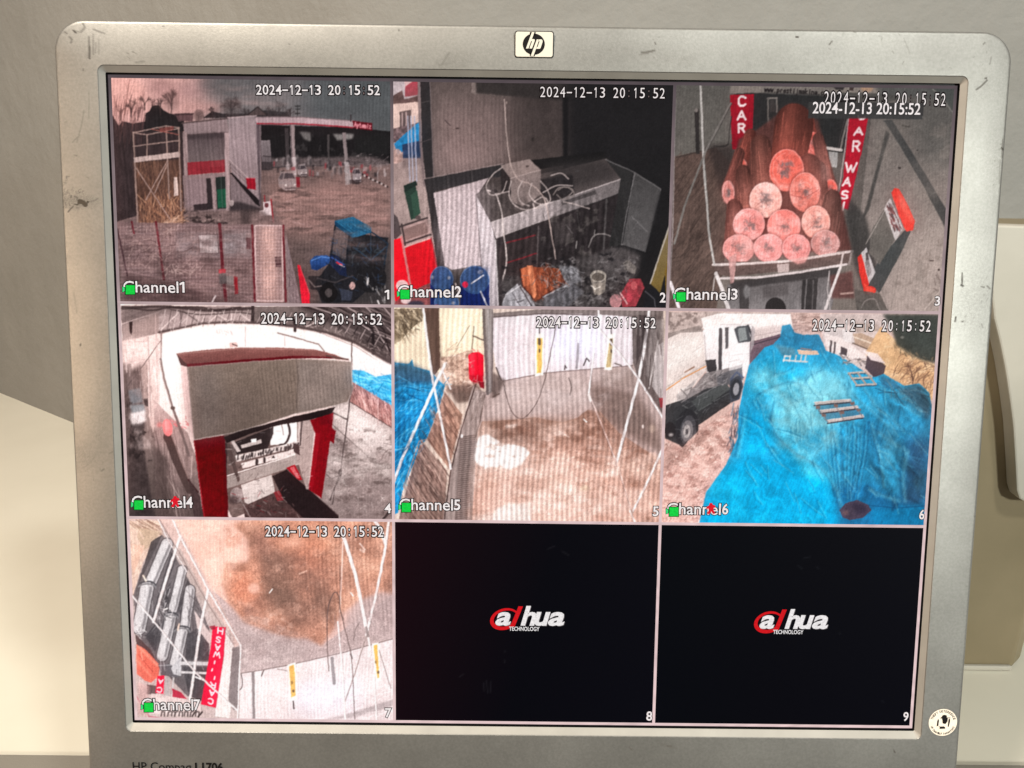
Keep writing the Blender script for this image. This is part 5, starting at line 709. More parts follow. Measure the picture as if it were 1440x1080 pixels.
    s.P([(456,552),(522,556),(512,700),(472,958),(398,940),(430,760),(450,640)], (228,18,54), c2=(222,16,52), n=3); s.L([(522,556),(512,700),(472,958)], 4, (150,10,36), .7); s.P([(440,552),(470,545),(470,565),(450,570)], (120,20,36),.8)
    Lt = (246,220,226)
    for ch,x,y,w,h in [('H',482,572,24,26),('S',474,615,20,28),('A',468,655,24,26),('W',462,690,30,26),('I',458,728,16,12),('I',444,766,18,10),('I',456,806,18,14),('R',444,842,24,24),('A',440,882,24,24),('C',434,922,22,26)]:
        s.text(ch, [(x+w,y+h/2+6),(x,y+h/2),(x+3,y-h/2),(x+w+3,y-h/2+6)], 7, Lt)
    s.P([(182,798),(218,796),(212,888),(172,882)], (226,20,54)); s.text('A', [(208,838),(186,836),(188,816),(210,818)], 6, Lt); s.text('C', [(202,880),(180,878),(182,856),(204,858)], 6, Lt)
    for i,(ch,x) in enumerate([('n',200),('j',232),('i',252),('t',268),('s',290),('e',316),('r',344),('p',372)]): s.L([(x,1000),(x+6,978),(x+16,976)] if ch in 'tjr' else [(x,998),(x+4,976),(x+18,978),(x+16,1000)], 8, (62,56,56), .9)
    s.L([(355,1000),(372,975)], 8, (50,44,44)); s.L([(385,1002),(405,978)], 9, (40,36,36))
    # rails, poles and lines
    Wt = (236,222,220)
    for p,w in [([(186,20),(240,130),(330,280)],6),([(258,20),(296,105),(435,368),(598,648)],10),([(296,105),(230,300),(162,530)],14),([(435,370),(395,560),(345,915)],14),([(58,402),(200,570),(370,780),(480,880),(578,968)],10),([(598,648),(590,800),(582,1020)],8),([(1108,100),(1170,300),(1225,570)],18),([(1225,570),(1245,680),(1240,700)],12),([(1335,20),(1318,160),(1270,400),(1222,600)],13),([(1265,25),(1300,80),(1318,140)],18),([(1080,530),(1100,720),(1118,1020)],9),([(1222,600),(1165,780),(1116,930)],6),([(1262,800),(1275,1025)],7)]: s.L(p, w, Wt, .95); s.L([(x+w*.5,y) for x,y in p], 2.6, (112,98,96), .6)
    s.L([(192,20),(300,200),(440,450),(560,640)], 5, (110,92,90), .7); s.L([(658,782),(662,1012)], 15, (112,104,104)); s.L([(650,782),(654,1012)], 4, (186,178,178))
    s.L([(1105,130),(1100,300),(1090,480)], 7, (226,196,186),.8); s.L([(1036,775),(1028,640),(1030,480),(1058,388),(1085,400),(1095,480),(1130,620),(1150,720),(1165,1015)], 5, (84,72,70), .9, curve=True); s.L([(1092,250),(1090,460),(1110,520)], 4, (84,70,66), .8); s.L([(1160,620),(1170,560),(1190,530)], 4, (110,98,96)); s.L([(1285,670),(1320,780),(1345,860)], 4, (120,108,108)); s.L([(1222,600),(1160,800),(1116,925)], 4, (110,92,86), .8)
    s.L([(1052,710),(1062,836)], 17, (128,122,124)); s.L([(1145,690),(1152,712)], 8, (80,72,72)); s.L([(1222,560),(1232,600)], 14, (80,70,68),.6); s.L([(700,800),(712,772)], 6, (70,62,60)); s.L([(780,765),(830,775)], 4, (120,108,106))
    for q,c in [([(830,742),(870,732),(878,915),(840,922)],(216,160,74)),([(1250,640),(1282,632),(1296,822),(1270,828)],(216,164,70))]:
        s.P(q, (242,228,220)); (x0,y0),(x1,y1),(x2,y2),(x3,y3) = q; s.P([(x0+8,y0+8),(x1-6,y1+10),(x2-8,y2-18),(x3+8,y3-16)], c, n=6); s.E((x2+x3)/2,y2-42,6,8,(80,56,30),.9); s.E((x0+x1)/2+3,y0+90,5,9,(120,84,40),.8)
    s.L([(858,925),(862,962)], 8, (60,54,54))
    s.L([(1190,140),(1215,170)], 8, (222,196,186), .8); s.L([(1195,170),(1210,180)], 14, (214,184,172), .7); s.L([(890,290),(925,276)], 8, (232,190,170), .7)
    s.cloud([(260,20),(640,20),(560,300),(520,440),(440,340)], (238,196,182), .4, 26, 26, 10, .2, 1.1); s.cloud([(440,360),(1010,640),(1350,400),(1350,620),(600,785)], (140,120,118), .35, 30, 20, 12, .1, 1.2); s.speck([(440,360),(1010,640),(1350,400),(1350,620),(600,785)], .07); s.hatch([(70,380),(440,420),(430,900),(120,740)], 90, 50, 1.7, [(206,200,200),(60,56,58),(120,114,116)], 3.4, .45, .4); s.speck(W, .03)
    s.stripes(W, .03, 9.6, 60); s.stripes([(900,20),(1380,20),(1380,600),(900,500)], .07, 12.4, 60); s.stripes([(600,740),(1380,620),(1380,1030),(600,1030)], .02, 11, 60)
    return s.done(gain=1.12, bloom=.5, con=1.02, lift=9)
# ---------------------------------------------------------------- materials
def lin(c):
    c = np.asarray(c, float)/255.0
    return np.where(c <= .04045, c/12.92, ((c+.055)/1.055)**2.4)
def L4(c): return (*[float(v) for v in lin(c)], 1)
def mat(name, col=(.5,.5,.5), rough=.5, metal=0, spec=.5):
    m = bpy.data.materials.new(name); m.use_nodes = True
    b = m.node_tree.nodes['Principled BSDF']
    b.inputs['Base Color'].default_value = (*col, 1); b.inputs['Roughness'].default_value = rough
    b.inputs['Metallic'].default_value = metal; b.inputs['Specular IOR Level'].default_value = spec
    return m, m.node_tree, b
def N(nt, kind, **kw):
    n = nt.nodes.new(kind)
    for k, v in kw.items():
        if k.startswith('_'): setattr(n, k[1:], v)
        else: n.inputs[k].default_value = v
    return n
def grain(nt, b, scale, strength, dist=.0005, detail=3, ramp=None, coord='Object', colvar=0, base=None, vscale=None):
    tc = N(nt, 'ShaderNodeTexCoord'); no = N(nt, 'ShaderNodeTexNoise', Scale=scale, Detail=detail, Roughness=.6)
    nt.links.new(tc.outputs[coord], no.inputs['Vector'])
    bp = N(nt, 'ShaderNodeBump', Strength=strength, Distance=dist)
    nt.links.new(no.outputs['Fac'], bp.inputs['Height']); nt.links.new(bp.outputs['Normal'], b.inputs['Normal'])
    return tc, no, bp
def colour_var(nt, b, tc, c1, c2, scale, detail=4):
    no = N(nt, 'ShaderNodeTexNoise', Scale=scale, Detail=detail, Roughness=.55); nt.links.new(tc.outputs['Object'], no.inputs['Vector'])
    r = N(nt, 'ShaderNodeValToRGB'); r.color_ramp.elements[0].position = .35; r.color_ramp.elements[1].position = .68
    r.color_ramp.elements[0].color = (*c1, 1); r.color_ramp.elements[1].color = (*c2, 1)
    nt.links.new(no.outputs['Fac'], r.inputs['Fac'])
    return r

# silver painted plastic with grime held in a vertex attribute
SILVER, nt, b = mat('silver_plastic', (.5,.48,.43), .47, .5, .4)
tc, no, bp = grain(nt, b, 2600, .22, .0002, 2)
cv = colour_var(nt, b, tc, (.25,.242,.228), (.30,.291,.275), 26)
at = N(nt, 'ShaderNodeAttribute', _attribute_name='grime')
fine = N(nt, 'ShaderNodeTexNoise', Scale=1000, Detail=2); nt.links.new(tc.outputs['Object'], fine.inputs['Vector'])
fr = N(nt, 'ShaderNodeMapRange'); fr.inputs[1].default_value = .3; fr.inputs[2].default_value = .7; fr.inputs[3].default_value = .91; fr.inputs[4].default_value = 1.07
nt.links.new(fine.outputs['Fac'], fr.inputs[0])
mul = N(nt, 'ShaderNodeMix', _data_type='RGBA', _blend_type='MULTIPLY'); mul.inputs[0].default_value = 1
nt.links.new(cv.outputs[0], mul.inputs[6]); nt.links.new(fr.outputs[0], mul.inputs[7])
mx = N(nt, 'ShaderNodeMix', _data_type='RGBA'); mx.inputs[7].default_value = (.035,.027,.02,1)
nt.links.new(at.outputs['Fac'], mx.inputs[0]); nt.links.new(mul.outputs[2], mx.inputs[6]); nt.links.new(mx.outputs[2], b.inputs['Base Color'])
iv = N(nt, 'ShaderNodeMath', _operation='MULTIPLY_ADD'); iv.inputs[1].default_value = -.70; iv.inputs[2].default_value = .70
nt.links.new(at.outputs['Fac'], iv.inputs[0]); nt.links.new(iv.outputs[0], b.inputs['Metallic'])

BEVEL, nt, b = mat('lit_bevel_plastic', (.5,.48,.43), .5, .1, .4)  # same silver plastic as the frame, colour lifted so the bevel looks lit
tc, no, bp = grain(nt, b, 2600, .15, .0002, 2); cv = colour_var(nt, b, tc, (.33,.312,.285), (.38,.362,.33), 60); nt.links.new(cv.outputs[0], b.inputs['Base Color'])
GREY, nt, b = mat('grey_plastic', (.30,.29,.27), .5); grain(nt, b, 1800, .25, .0003)
BLACK, nt, b = mat('black_panel_edge', (.006,.006,.007), .35, 0, .3); grain(nt, b, 900, .05)
WALL, nt, b = mat('painted_plaster', (.5,.45,.38), .75, 0, .25)
tc, no, bp = grain(nt, b, 45, .5, .004, 8); rr = colour_var(nt, b, tc, (.235,.230,.218), (.268,.262,.25), 7); nt.links.new(rr.outputs[0], b.inputs['Base Color'])
DESK, nt, b = mat('cream_laminate', (.74,.67,.53), .38, 0, .4)
tc, no, bp = grain(nt, b, 420, .05, .0004, 3); rr = colour_var(nt, b, tc, (.735,.69,.585), (.775,.73,.625), 9); nt.links.new(rr.outputs[0], b.inputs['Base Color'])
MAT_, nt, b = mat('grey_mat_rubber', (.23,.21,.18), .8); grain(nt, b, 900, .4, .0006)
CREAM, nt, b = mat('cream_casing_plastic', (.62,.57,.49), .48)
tc, no, bp = grain(nt, b, 700, .12, .0004, 3); rr = colour_var(nt, b, tc, (.45,.418,.36), (.50,.465,.405), 18); nt.links.new(rr.outputs[0], b.inputs['Base Color'])
OLIVE_SHADE, nt, b = mat('shaded_casing_plastic', (.36,.30,.18), .5)  # shade on the cream casing's body, put into its colour as olive
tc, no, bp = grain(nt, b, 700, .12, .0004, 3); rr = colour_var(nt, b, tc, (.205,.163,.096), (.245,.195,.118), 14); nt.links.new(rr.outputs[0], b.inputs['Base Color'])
PLATE, nt, b = mat('badge_white', (.62,.585,.51), .4); grain(nt, b, 900, .05)
INK, nt, b = mat('black_print', (.008,.007,.007), .5, 0, .12); grain(nt, b, 900, .05)
STICK, nt, b = mat('sticker_paper', (.84,.74,.62), .55); tc, no, bp = grain(nt, b, 900, .08); rr = colour_var(nt, b, tc, (.83,.72,.60), (.87,.79,.68), 300); nt.links.new(rr.outputs[0], b.inputs['Base Color'])
LCD, nt, b = mat('lcd_picture', (.001,.001,.0015), .5, 0, .025)
at = N(nt, 'ShaderNodeAttribute', _attribute_name='picture'); nt.links.new(at.outputs['Color'], b.inputs['Emission Color']); b.inputs['Emission Strength'].default_value = 1.0
def glow(name, c, s=1.0, amount=.10):
    m, nt, b = mat(name, (.001,.001,.001), .5, 0, .025)
    tc = N(nt, 'ShaderNodeTexCoord'); no = N(nt, 'ShaderNodeTexNoise', Scale=1300, Detail=2); nt.links.new(tc.outputs['Object'], no.inputs['Vector'])
    r = N(nt, 'ShaderNodeValToRGB'); a = lin(c)
    r.color_ramp.elements[0].position = .3; r.color_ramp.elements[1].position = .7
    r.color_ramp.elements[0].color = (*[float(v*(1-amount*2)) for v in a], 1); r.color_ramp.elements[1].color = (*[float(min(1, v*(1+amount))) for v in a], 1)
    nt.links.new(no.outputs['Fac'], r.inputs['Fac']); nt.links.new(r.outputs[0], b.inputs['Emission Color']); b.inputs['Emission Strength'].default_value = s
    return m
G_WHITE = glow('osd_white', (250,238,236)); G_DIM = glow('osd_dim', (196,172,166)); G_BLACK = glow('osd_black', (26,18,20)); G_GREEN = glow('osd_green', (24,214,70)); G_LGREEN = glow('osd_pale_green', (70,226,130)); G_RED = glow('osd_red', (228,26,44))
G_GREY = glow('osd_grey', (120,104,102)); G_LWHITE = glow('logo_white', (240,236,236)); G_LRED = glow('logo_red', (214,22,30)); G_SHADE = glow('logo_shade', (96,90,92))

# ---------------------------------------------------------------- helpers
def mesh_obj(name, verts, faces, material, parent=None, smooth=False):
    me = bpy.data.meshes.new(name); me.from_pydata([tuple(map(float, v)) for v in verts], [], [tuple(map(int, f)) for f in faces]); me.update()
    if smooth: me.polygons.foreach_set('use_smooth', [True]*len(me.polygons))
    me.materials.append(material)
    o = bpy.data.objects.new(name, me); scene.collection.objects.link(o)
    if parent: o.parent = parent
    return o
def grid_mesh(name, V, nu, nv, material, parent=None, cols=None, closed=False, attr='picture', smooth=False):
    """V: (nv*nu,3) rows of nu points"""
    me = bpy.data.meshes.new(name)
    i = np.arange((nv-1)*(nu if closed else nu-1)); w = nu if closed else nu-1
    r, c = i//w, i % w; c2 = (c+1) % nu
    F = np.stack([r*nu+c, r*nu+c2, (r+1)*nu+c2, (r+1)*nu+c], 1).astype(np.int32)
    me.vertices.add(len(V)); me.vertices.foreach_set('co', np.ascontiguousarray(V, dtype=np.float32).ravel())
    me.loops.add(F.size); me.loops.foreach_set('vertex_index', F.ravel())
    me.polygons.add(len(F)); me.polygons.foreach_set('loop_start', np.arange(0, F.size, 4, dtype=np.int32))
    me.update(calc_edges=True); me.validate()
    if smooth: me.polygons.foreach_set('use_smooth', [True]*len(me.polygons))
    if cols is not None:
        if cols.ndim == 2:
            a = me.color_attributes.new(attr, 'FLOAT_COLOR', 'POINT'); a.data.foreach_set('color', np.ascontiguousarray(np.c_[cols, np.ones(len(cols))], dtype=np.float32).ravel())
        else:
            a = me.attributes.new(attr, 'FLOAT', 'POINT'); a.data.foreach_set('value', np.ascontiguousarray(cols, dtype=np.float32))
    me.materials.append(material)
    o = bpy.data.objects.new(name, me); scene.collection.objects.link(o)
    if parent: o.parent = parent
    return o
def tag(o, label, cat=None, kind=None, group=None):
    o['label'] = label
    if cat: o['category'] = cat
    if kind: o['kind'] = kind
    if group: o['group'] = group
def rrect(x0, x1, y0, y1, r, ns=60, nc=12):
    """rounded rectangle, counter-clockwise; same sampling for every size"""
    P = []
    cs = [(x1-r, y0+r, -90), (x1-r, y1-r, 0), (x0+r, y1-r, 90), (x0+r, y0+r, 180)]
    arcs = [[(cx+r*math.cos(math.radians(a+90*k/nc)), cy+r*math.sin(math.radians(a+90*k/nc))) for k in range(nc+1)] for cx, cy, a in cs]
    for i in range(4):
        P += arcs[i]
        a, b2 = arcs[i][-1], arcs[(i+1) % 4][0]
        P += [(a[0]+(b2[0]-a[0])*k/ns, a[1]+(b2[1]-a[1])*k/ns) for k in range(1, ns)]
    return np.array(P)
_glyphs = {}
def glyph(ch, offset=0.0, shear=0.0):
    """flat outline of a character from the built-in font: vertices (unit size) and faces"""
    key = (ch, offset, shear)
    if ch == '1':
        o = offset; return np.array([(.20-o,0-o),(.32+o,0-o),(.32+o,.70+o),(.20-o,.70+o),(.20-o,.56),(.0-o,.50-o),(.0-o,.60+o),(.20,.70+o)]), [[0,1,2,3],[4,7,6,5]]
    if key not in _glyphs:
        cu = bpy.data.curves.new('g', 'FONT'); cu.body = ch; cu.offset = offset; cu.shear = shear; cu.resolution_u = 3; cu.fill_mode = 'BOTH'
        ob = bpy.data.objects.new('g', cu); scene.collection.objects.link(ob)
        dg = bpy.context.evaluated_depsgraph_get(); me = ob.evaluated_get(dg).to_mesh()
        V = np.array([v.co[:2] for v in me.vertices]).reshape(-1, 2); F = [list(p.vertices) for p in me.polygons]
        ob.evaluated_get(dg).to_mesh_clear(); bpy.data.objects.remove(ob); bpy.data.curves.remove(cu)
        _glyphs[key] = (V, F)
    return _glyphs[key]
def lettering(name, items, z, material, parent):
    """items: (V2, F) lists joined into one flat mesh at height z"""
    VV, FF, n = [], [], 0
    for V, F in items:
        VV.append(np.c_[V, np.full(len(V), z)]); FF += [[i+n for i in f] for f in F]; n += len(V)
    return mesh_obj(name, np.vstack(VV), FF, material, parent)
def fit(V, x0, y0, x1, y1, ref=None):
    ref = V if ref is None else ref
    lo, hi = ref.min(0), ref.max(0)
    return (V-lo)/np.maximum(hi-lo, 1e-9)*np.array([x1-x0, y1-y0])+np.array([x0, y0])
def line_text(st, px_box, offset=0.0, shear=0.0, box_offset=0.0):
    """proportional text fitted to a photograph box (x0,y0 top-left, x1,y1 bottom-right of cap height) -> items in panel metres"""
    V, F = glyph(st, offset, shear); V0, _ = glyph(st, 0.0, shear)
    x0, y0, x1, y1 = px_box
    q = photo_to_panel([(x0, y1), (x1, y0)]); 
    return fit(V, q[0][0], q[0][1], q[1][0], q[1][1], V0), F
def poly2(pts):
    return np.asarray(pts, float), [list(range(len(pts)))]
def disc(cx, cy, r, n=40, ry=None):
    t = np.linspace(0, 2*math.pi, n, endpoint=False); return np.c_[cx+r*np.cos(t), cy+(ry or r)*np.sin(t)], [list(range(n))]

# ---------------------------------------------------------------- setting: desk and walls
def slab(name, outline, z0, z1, material, bevel=0.0, parent=None):
    bm = bmesh.new(); vs = [bm.verts.new((x, y, z0)) for x, y in outline]; f = bm.faces.new(vs)
    r = bmesh.ops.extrude_face_region(bm, geom=[f]); up = [e for e in r['geom'] if isinstance(e, bmesh.types.BMVert)]
    bmesh.ops.translate(bm, verts=up, vec=(0, 0, z1-z0)); bmesh.ops.recalc_face_normals(bm, faces=bm.faces)
    if bevel: bmesh.ops.bevel(bm, geom=[e for e in bm.edges], offset=bevel, segments=3, affect='EDGES', profile=.5)
    me = bpy.data.meshes.new(name); bm.to_mesh(me); bm.free(); me.materials.append(material)
    o = bpy.data.objects.new(name, me); scene.collection.objects.link(o)
    if parent: o.parent = parent
    return o
def desk_hit(x, y, z=0.0):
    d = cam.matrix_world.to_3x3() @ Vector(((x-720)/FOC, -(y-540)/FOC, -1)); o = cam.matrix_world.translation
    s = (z-o.z)/d.z; return o+d*s
A_ = desk_hit(0, 552); B_ = desk_hit(98, 592)
u = (B_-A_).normalized()
CORNER = Vector((-.10, 0, 0)); CORNER.y = A_.y+(CORNER.x-A_.x)*u.y/u.x
FAR_L = A_-u*0.9
v_ = Vector((.97, -.05, 0)).normalized(); FAR_R = CORNER+v_*1.5
def wall_sheet(name, path, h):
    """plaster wall along a plan polyline with a rounded bend"""
    pts = [path[0]]
    for k in range(1, len(path)-1):
        a, p, c = path[k-1], path[k], path[k+1]; d0 = (a-p).normalized()*.06; d1 = (c-p).normalized()*.06
        for t in np.linspace(0, 1, 9): pts.append((p+d0)*(1-t)**2+p*2*t*(1-t)+(p+d1)*t*t)
    pts.append(path[-1])
    ln = [0]
    for a, c in zip(pts[:-1], pts[1:]): ln.append(ln[-1]+(c-a).length)
    nu, nv = 520, 170; rng = np.random.default_rng(5); bump = fnoise(rng, nv, nu, 34, 34, 5)*.0016; V = []
    for j in range(nv):
        for i in range(nu):
            sd = ln[-1]*i/(nu-1); k = min(len(pts)-2, max(0, int(np.searchsorted(ln, sd))-1)); t = (sd-ln[k])/(ln[k+1]-ln[k])
            p = pts[k].lerp(pts[k+1], t); V.append((p.x, p.y+float(bump[j, i]), -.03+h*(j/(nv-1))**1.4))
    return grid_mesh(name, np.array(V), nu, nv, WALL, smooth=True)
desk = slab('desk_top', [(-1.6, -.085), (1.6, -.085), (1.6, 1.5), (-1.6, 1.5)], -.03, 0, DESK); tag(desk, 'cream laminate desk top under the monitor', kind='structure')
w1 = wall_sheet('wall', [FAR_L, CORNER, FAR_R], 1.6); tag(w1, 'beige plaster wall behind the monitor', kind='structure')

# ---------------------------------------------------------------- the monitor
monitor = bpy.data.objects.new('monitor', None); scene.collection.objects.link(monitor); monitor.location = (0, .09, 0)
tag(monitor, 'scuffed silver flat-panel monitor showing a nine-picture camera grid', 'monitor')
M_LOCAL = monitor.matrix_basis.inverted() @ M_PANEL
def panel_child(o): o.parent = monitor; o.matrix_local = M_LOCAL; return o

# bezel: concentric loops from the panel outwards
OUT = dict(x0=-.1885, x1=.1885, y0=-.174, y1=.1552)
loops = []
def lp(x0, x1, y0, y1, r, z, ns=900, nc=40): P = rrect(x0, x1, y0, y1, r, ns, nc); loops.append(np.c_[P, np.full(len(P), z)])
lp(-.1702, .1702, -.1366, .1366, .0008, -.0004); lp(-.1693, .1693, -.1357, .1357, .0006, .0010); lp(-.16915, .16915, -.13555, .13555, .0006, .0012)
lp(-.1709, .1709, -.1380, .1376, .0024, .0032); lp(-.17115, .17115, -.13825, .13785, .0027, .0035)
a = rrect(-.17115, .17115, -.13825, .13785, .0027, 900, 40); c = rrect(OUT['x0']+.0016, OUT['x1']-.0016, OUT['y0']+.0016, OUT['y1']-.0016, .0106, 900, 40)
K = 42
for k in range(1, K+1):
    t = k/K; P = a*(1-t)+c*t; loops.append(np.c_[P, np.full(len(P), .0035-.0010*t*t)])
for k in range(1, 6):
    an = math.radians(90*k/5); P = rrect(OUT['x0']+.0016*(1-math.sin(an)), OUT['x1']-.0016*(1-math.sin(an)), OUT['y0']+.0016*(1-math.sin(an)), OUT['y1']-.0016*(1-math.sin(an)), .0106+.0016*math.sin(an), 900, 40)
    loops.append(np.c_[P, np.full(len(P), .0025-.0016*(1-math.cos(an)))])
P = rrect(OUT['x0'], OUT['x1'], OUT['y0'], OUT['y1'], .0122, 900, 40); loops.append(np.c_[P, np.full(len(P), -.016)])
V = np.vstack(loops); nu = len(loops[0])
# grime: marks listed where they sit on the front of the frame (photograph pixels), with their own shapes
px = panel_to_photo(V); G = np.zeros(len(V)); grng = np.random.default_rng(3)
def seg_d(p, a, b2):
    a = np.array(a, float); b2 = np.array(b2, float); d = b2-a; t = np.clip(((p-a)@d)/(d@d+1e-9), 0, 1); return np.linalg.norm(p-a-t[:, None]*d, axis=1)
def scuff(pts, w, s, soft=.8):
    s = min(1.0, s*1.3)
    D = np.min([seg_d(px, p, q) for p, q in zip(pts[:-1], pts[1:])], axis=0); G[:] = np.maximum(G, s*np.clip((w-D)/soft+.5, 0, 1))
def smear(x, y, rx, ry, s, rot=0, rough=1.0):
    c, d = math.cos(rot), math.sin(rot); dx, dy = px[:, 0]-x, px[:, 1]-y; u2 = (dx*c+dy*d)/rx; v2 = (-dx*d+dy*c)/ry
    k = np.clip(1-np.sqrt(u2*u2+v2*v2), 0, 1)
    sel = k > 0
    G[sel] = np.maximum(G[sel], s*np.sqrt(k[sel])*np.clip(.55+rough*grng.normal(0, .5, sel.sum()), 0, 1))
def dots(x0, y0, x1, y1, n, s, rmin=.7, rmax=1.5):
    for i in range(n):
        x, y = grng.uniform(x0, x1), grng.uniform(y0, y1); r = grng.uniform(rmin, rmax); scuff([(x, y), (x+grng.normal(0, 2), y+grng.normal(0, 2))], r, s*grng.uniform(.4, 1))
for p, w, s in [([(87,38),(93,35),(99,32)],1.8,.5),([(117,33),(119,39),(114,45)],1.5,.42),([(103,43),(107,46)],1.3,.7),([(91,45),(94,47)],1.2,.5),([(98,52),(101,55),(100,60)],1.5,.42),([(125,52),(125.5,66),(125,81)],1.5,.42),([(126,66),(126,82)],1.5,.6),([(131,48),(131,76)],1.3,.3),([(135,60),(134,74)],1.0,.28),([(139,56),(139,76)],1.0,.26),([(131,41),(138,44),(147,47)],1.3,.38),([(104,43),(112,45),(118,40)],1.0,.3),
  ([(84,249),(84,255)],1.6,.85),([(112,283),(117,285),(120,288)],3.4,.95),([(121,288),(116,283)],2.2,.95),([(123,284),(124,284)],1.6,.9),([(105,287),(109,288),(111,286)],1.1,.75),([(100,275),(100,278)],1.0,.55),([(105,276),(109,278),(108,281)],1.0,.6),([(96,298),(99,294),(103,290)],1.1,.6),([(128,283),(133,282),(138,279)],1.0,.4),([(92,285),(93,288)],1.0,.5),([(97,286),(98,289)],1.0,.5),
  ([(136,536),(139,543),(142,552)],.8,.12),([(146,590),(144,604)],.9,.14),([(133,643),(128,650),(117,658)],.9,.2),([(143,662),(146,660)],1.2,.4),([(113,484),(113,486)],1.2,.7),([(118,155),(115,175),(108,200)],1.0,.25),([(105,218),(108,219)],1.0,.4),([(125,130),(125,166)],.9,.2),([(102,200),(112,190)],1.0,.28),([(117,97),(117,99)],1.1,.5),([(186,73),(188,73)],.9,.5),([(191,88),(203,86)],1.2,.3),([(229,37),(231,37)],1.0,.4),
  ([(621,91),(632,74)],1.6,.26),([(618,92),(640,86)],1.4,.18),([(903,74),(912,73),(920,71)],1.7,.5),([(899,77),(912,75)],1.0,.3),([(921,60),(922,62)],1.0,.5),([(561,42),(561,43)],1.0,.6),([(406,62),(407,62)],1.0,.4),([(960,40),(1000,41)],1.0,.2),
  ([(1120,52),(1122,52)],1.5,.8),([(1166,63),(1170,58)],.9,.6),([(1200,44),(1204,46)],.9,.4),([(1271,54),(1279,74)],1.0,.2),([(1386,110),(1387,110)],1.4,.85),([(1373,126),(1380,121),(1388,113)],1.3,.55),([(1394,80),(1392,90)],1.0,.3),([(1383,62),(1385,60)],1.0,.5),([(1410,196),(1409,222)],.9,.45),([(1409,208),(1410,210)],1.6,.75),([(1406,225),(1405,258)],.8,.3),([(1353,384),(1353,400)],1.0,.75),([(1352,401),(1354,402)],1.6,.8),([(1344,446),(1343,452)],1.2,.7),([(1388,402),(1392,406)],1.0,.5),([(1380,403),(1384,404)],1.0,.5),([(1353,452),(1354,452)],1.2,.6),([(1330,330),(1331,334)],1,.4),
  ([(939,1049),(944,1050)],1.6,.5),([(930,1047),(950,1052)],2.2,.2),([(1257,1056),(1258,1057)],1.2,.7),([(885,1052),(888,1053)],1.2,.5),([(108,900),(112,906)],1.0,.3),([(126,995),(130,998)],1.0,.4),([(104,412),(108,440)],1.2,.18)]: scuff(p, w, s)
for a_ in [(112,284,34,12,.5,0),(140,600,16,70,.22,.1),(120,640,30,22,.28,-.5),(110,120,30,60,.10,0),(900,75,70,22,.12,0),(945,84,40,16,.2,0),(832,82,40,18,.18,0),(640,86,40,14,.2,-.3),(520,60,160,26,.06,0),(1365,420,26,80,.22,0),(1372,330,30,60,.16,.1),(1400,240,24,70,.18,0),(1385,120,30,30,.14,0),(1250,60,120,26,.08,0),(1390,560,30,90,.08,0),(120,330,28,80,.07,0),(150,420,20,120,.08,0),(110,1000,30,60,.06,0)]: smear(*a_)
dots(86,268,118,292,16,.5,.5,1.0); dots(88,245,100,262,6,.5,.5,1.0); dots(1355,380,1395,460,18,.35,.5,1.0); dots(160,75,210,92,8,.4,.5,.9); dots(1395,200,1412,262,14,.4,.5,.9); dots(820,50,960,92,14,.3,.5,1.0); dots(100,500,160,700,14,.28,.5,1.0); dots(90,100,130,480,16,.25,.5,.9); dots(1080,40,1400,100,16,.3,.5,.9); dots(1330,500,1400,900,12,.25,.5,.9)
for i in range(46):
    x, y = grng.uniform(88, 116), grng.uniform(268, 292); a3 = grng.uniform(0, 6.28); l3 = grng.uniform(2, 5)
    scuff([(x, y), (x+l3*math.cos(a3), y+l3*math.sin(a3)*.7), (x+l3*1.6*math.cos(a3+.6), y+l3*1.4*math.sin(a3+.6))], .55, grng.uniform(.15, .5), .6)
for i in range(26):
    t3 = grng.uniform(0, 1); x, y = 146-18*t3**2+grng.normal(0, 3), 560+90*t3+grng.normal(0, 4); scuff([(x, y), (x+grng.normal(0, 2), y+grng.normal(0, 2))], .7, grng.uniform(.08, .3), .7)
smear_n = fnoise(np.random.default_rng(8), 1200, 1500, 40, 40, 5); G = np.maximum(G, .06*np.clip(smear_n[np.clip(px[:, 1].astype(int)+40, 0, 1199), np.clip(px[:, 0].astype(int)+20, 0, 1499)], 0, 1))
G[V[:, 2] < .0015] *= .4
bezel = panel_child(grid_mesh('bezel', V, nu, len(loops), SILVER, monitor, np.clip(G, 0, 1), closed=True, attr='grime', smooth=True)); ev = np.zeros(len(bezel.data.edges)*2, np.int32); bezel.data.edges.foreach_get('vertices', ev); ev = ev.reshape(-1, 2)//nu
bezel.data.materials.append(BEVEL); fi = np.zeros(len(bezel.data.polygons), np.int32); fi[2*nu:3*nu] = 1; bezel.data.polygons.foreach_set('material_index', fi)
sh = bezel.data.attributes.new('sharp_edge', 'BOOLEAN', 'EDGE'); sh.data.foreach_set('value', (ev[:, 0] == ev[:, 1]) & (ev[:, 0] < 5))
bezel['label'] = 'scuffed silver plastic frame round the screen'

# back housing, neck and foot (mostly hidden)
hl = []
for x, y0, y1, z, r in [(.186,-.171,.1525,-.0155,.0115),(.186,-.171,.1525,-.020,.0115),(.165,-.15,.13,-.045,.03),(.12,-.10,.09,-.058,.03),(.02,-.01,.01,-.060,.005)]:
    P = rrect(-x, x, y0, y1, r, 8, 6); hl.append(np.c_[P, np.full(len(P), z)])
panel_child(grid_mesh('back_housing', np.vstack(hl), len(hl[0]), len(hl), GREY, monitor, closed=True, smooth=True))
nk = slab('stand_neck', [(-.05,-.055),(.05,-.055),(.04,-.012),(-.04,-.012)], .018, .24, GREY, .004, monitor); nk.location = (0, 0, 0)
nk.location.y = .018
P = rrect(-.11, .11, -.10, .07, .05, 10, 10); ft = slab('stand_base', [tuple(p) for p in P], .0025, .018, GREY, .003, monitor)

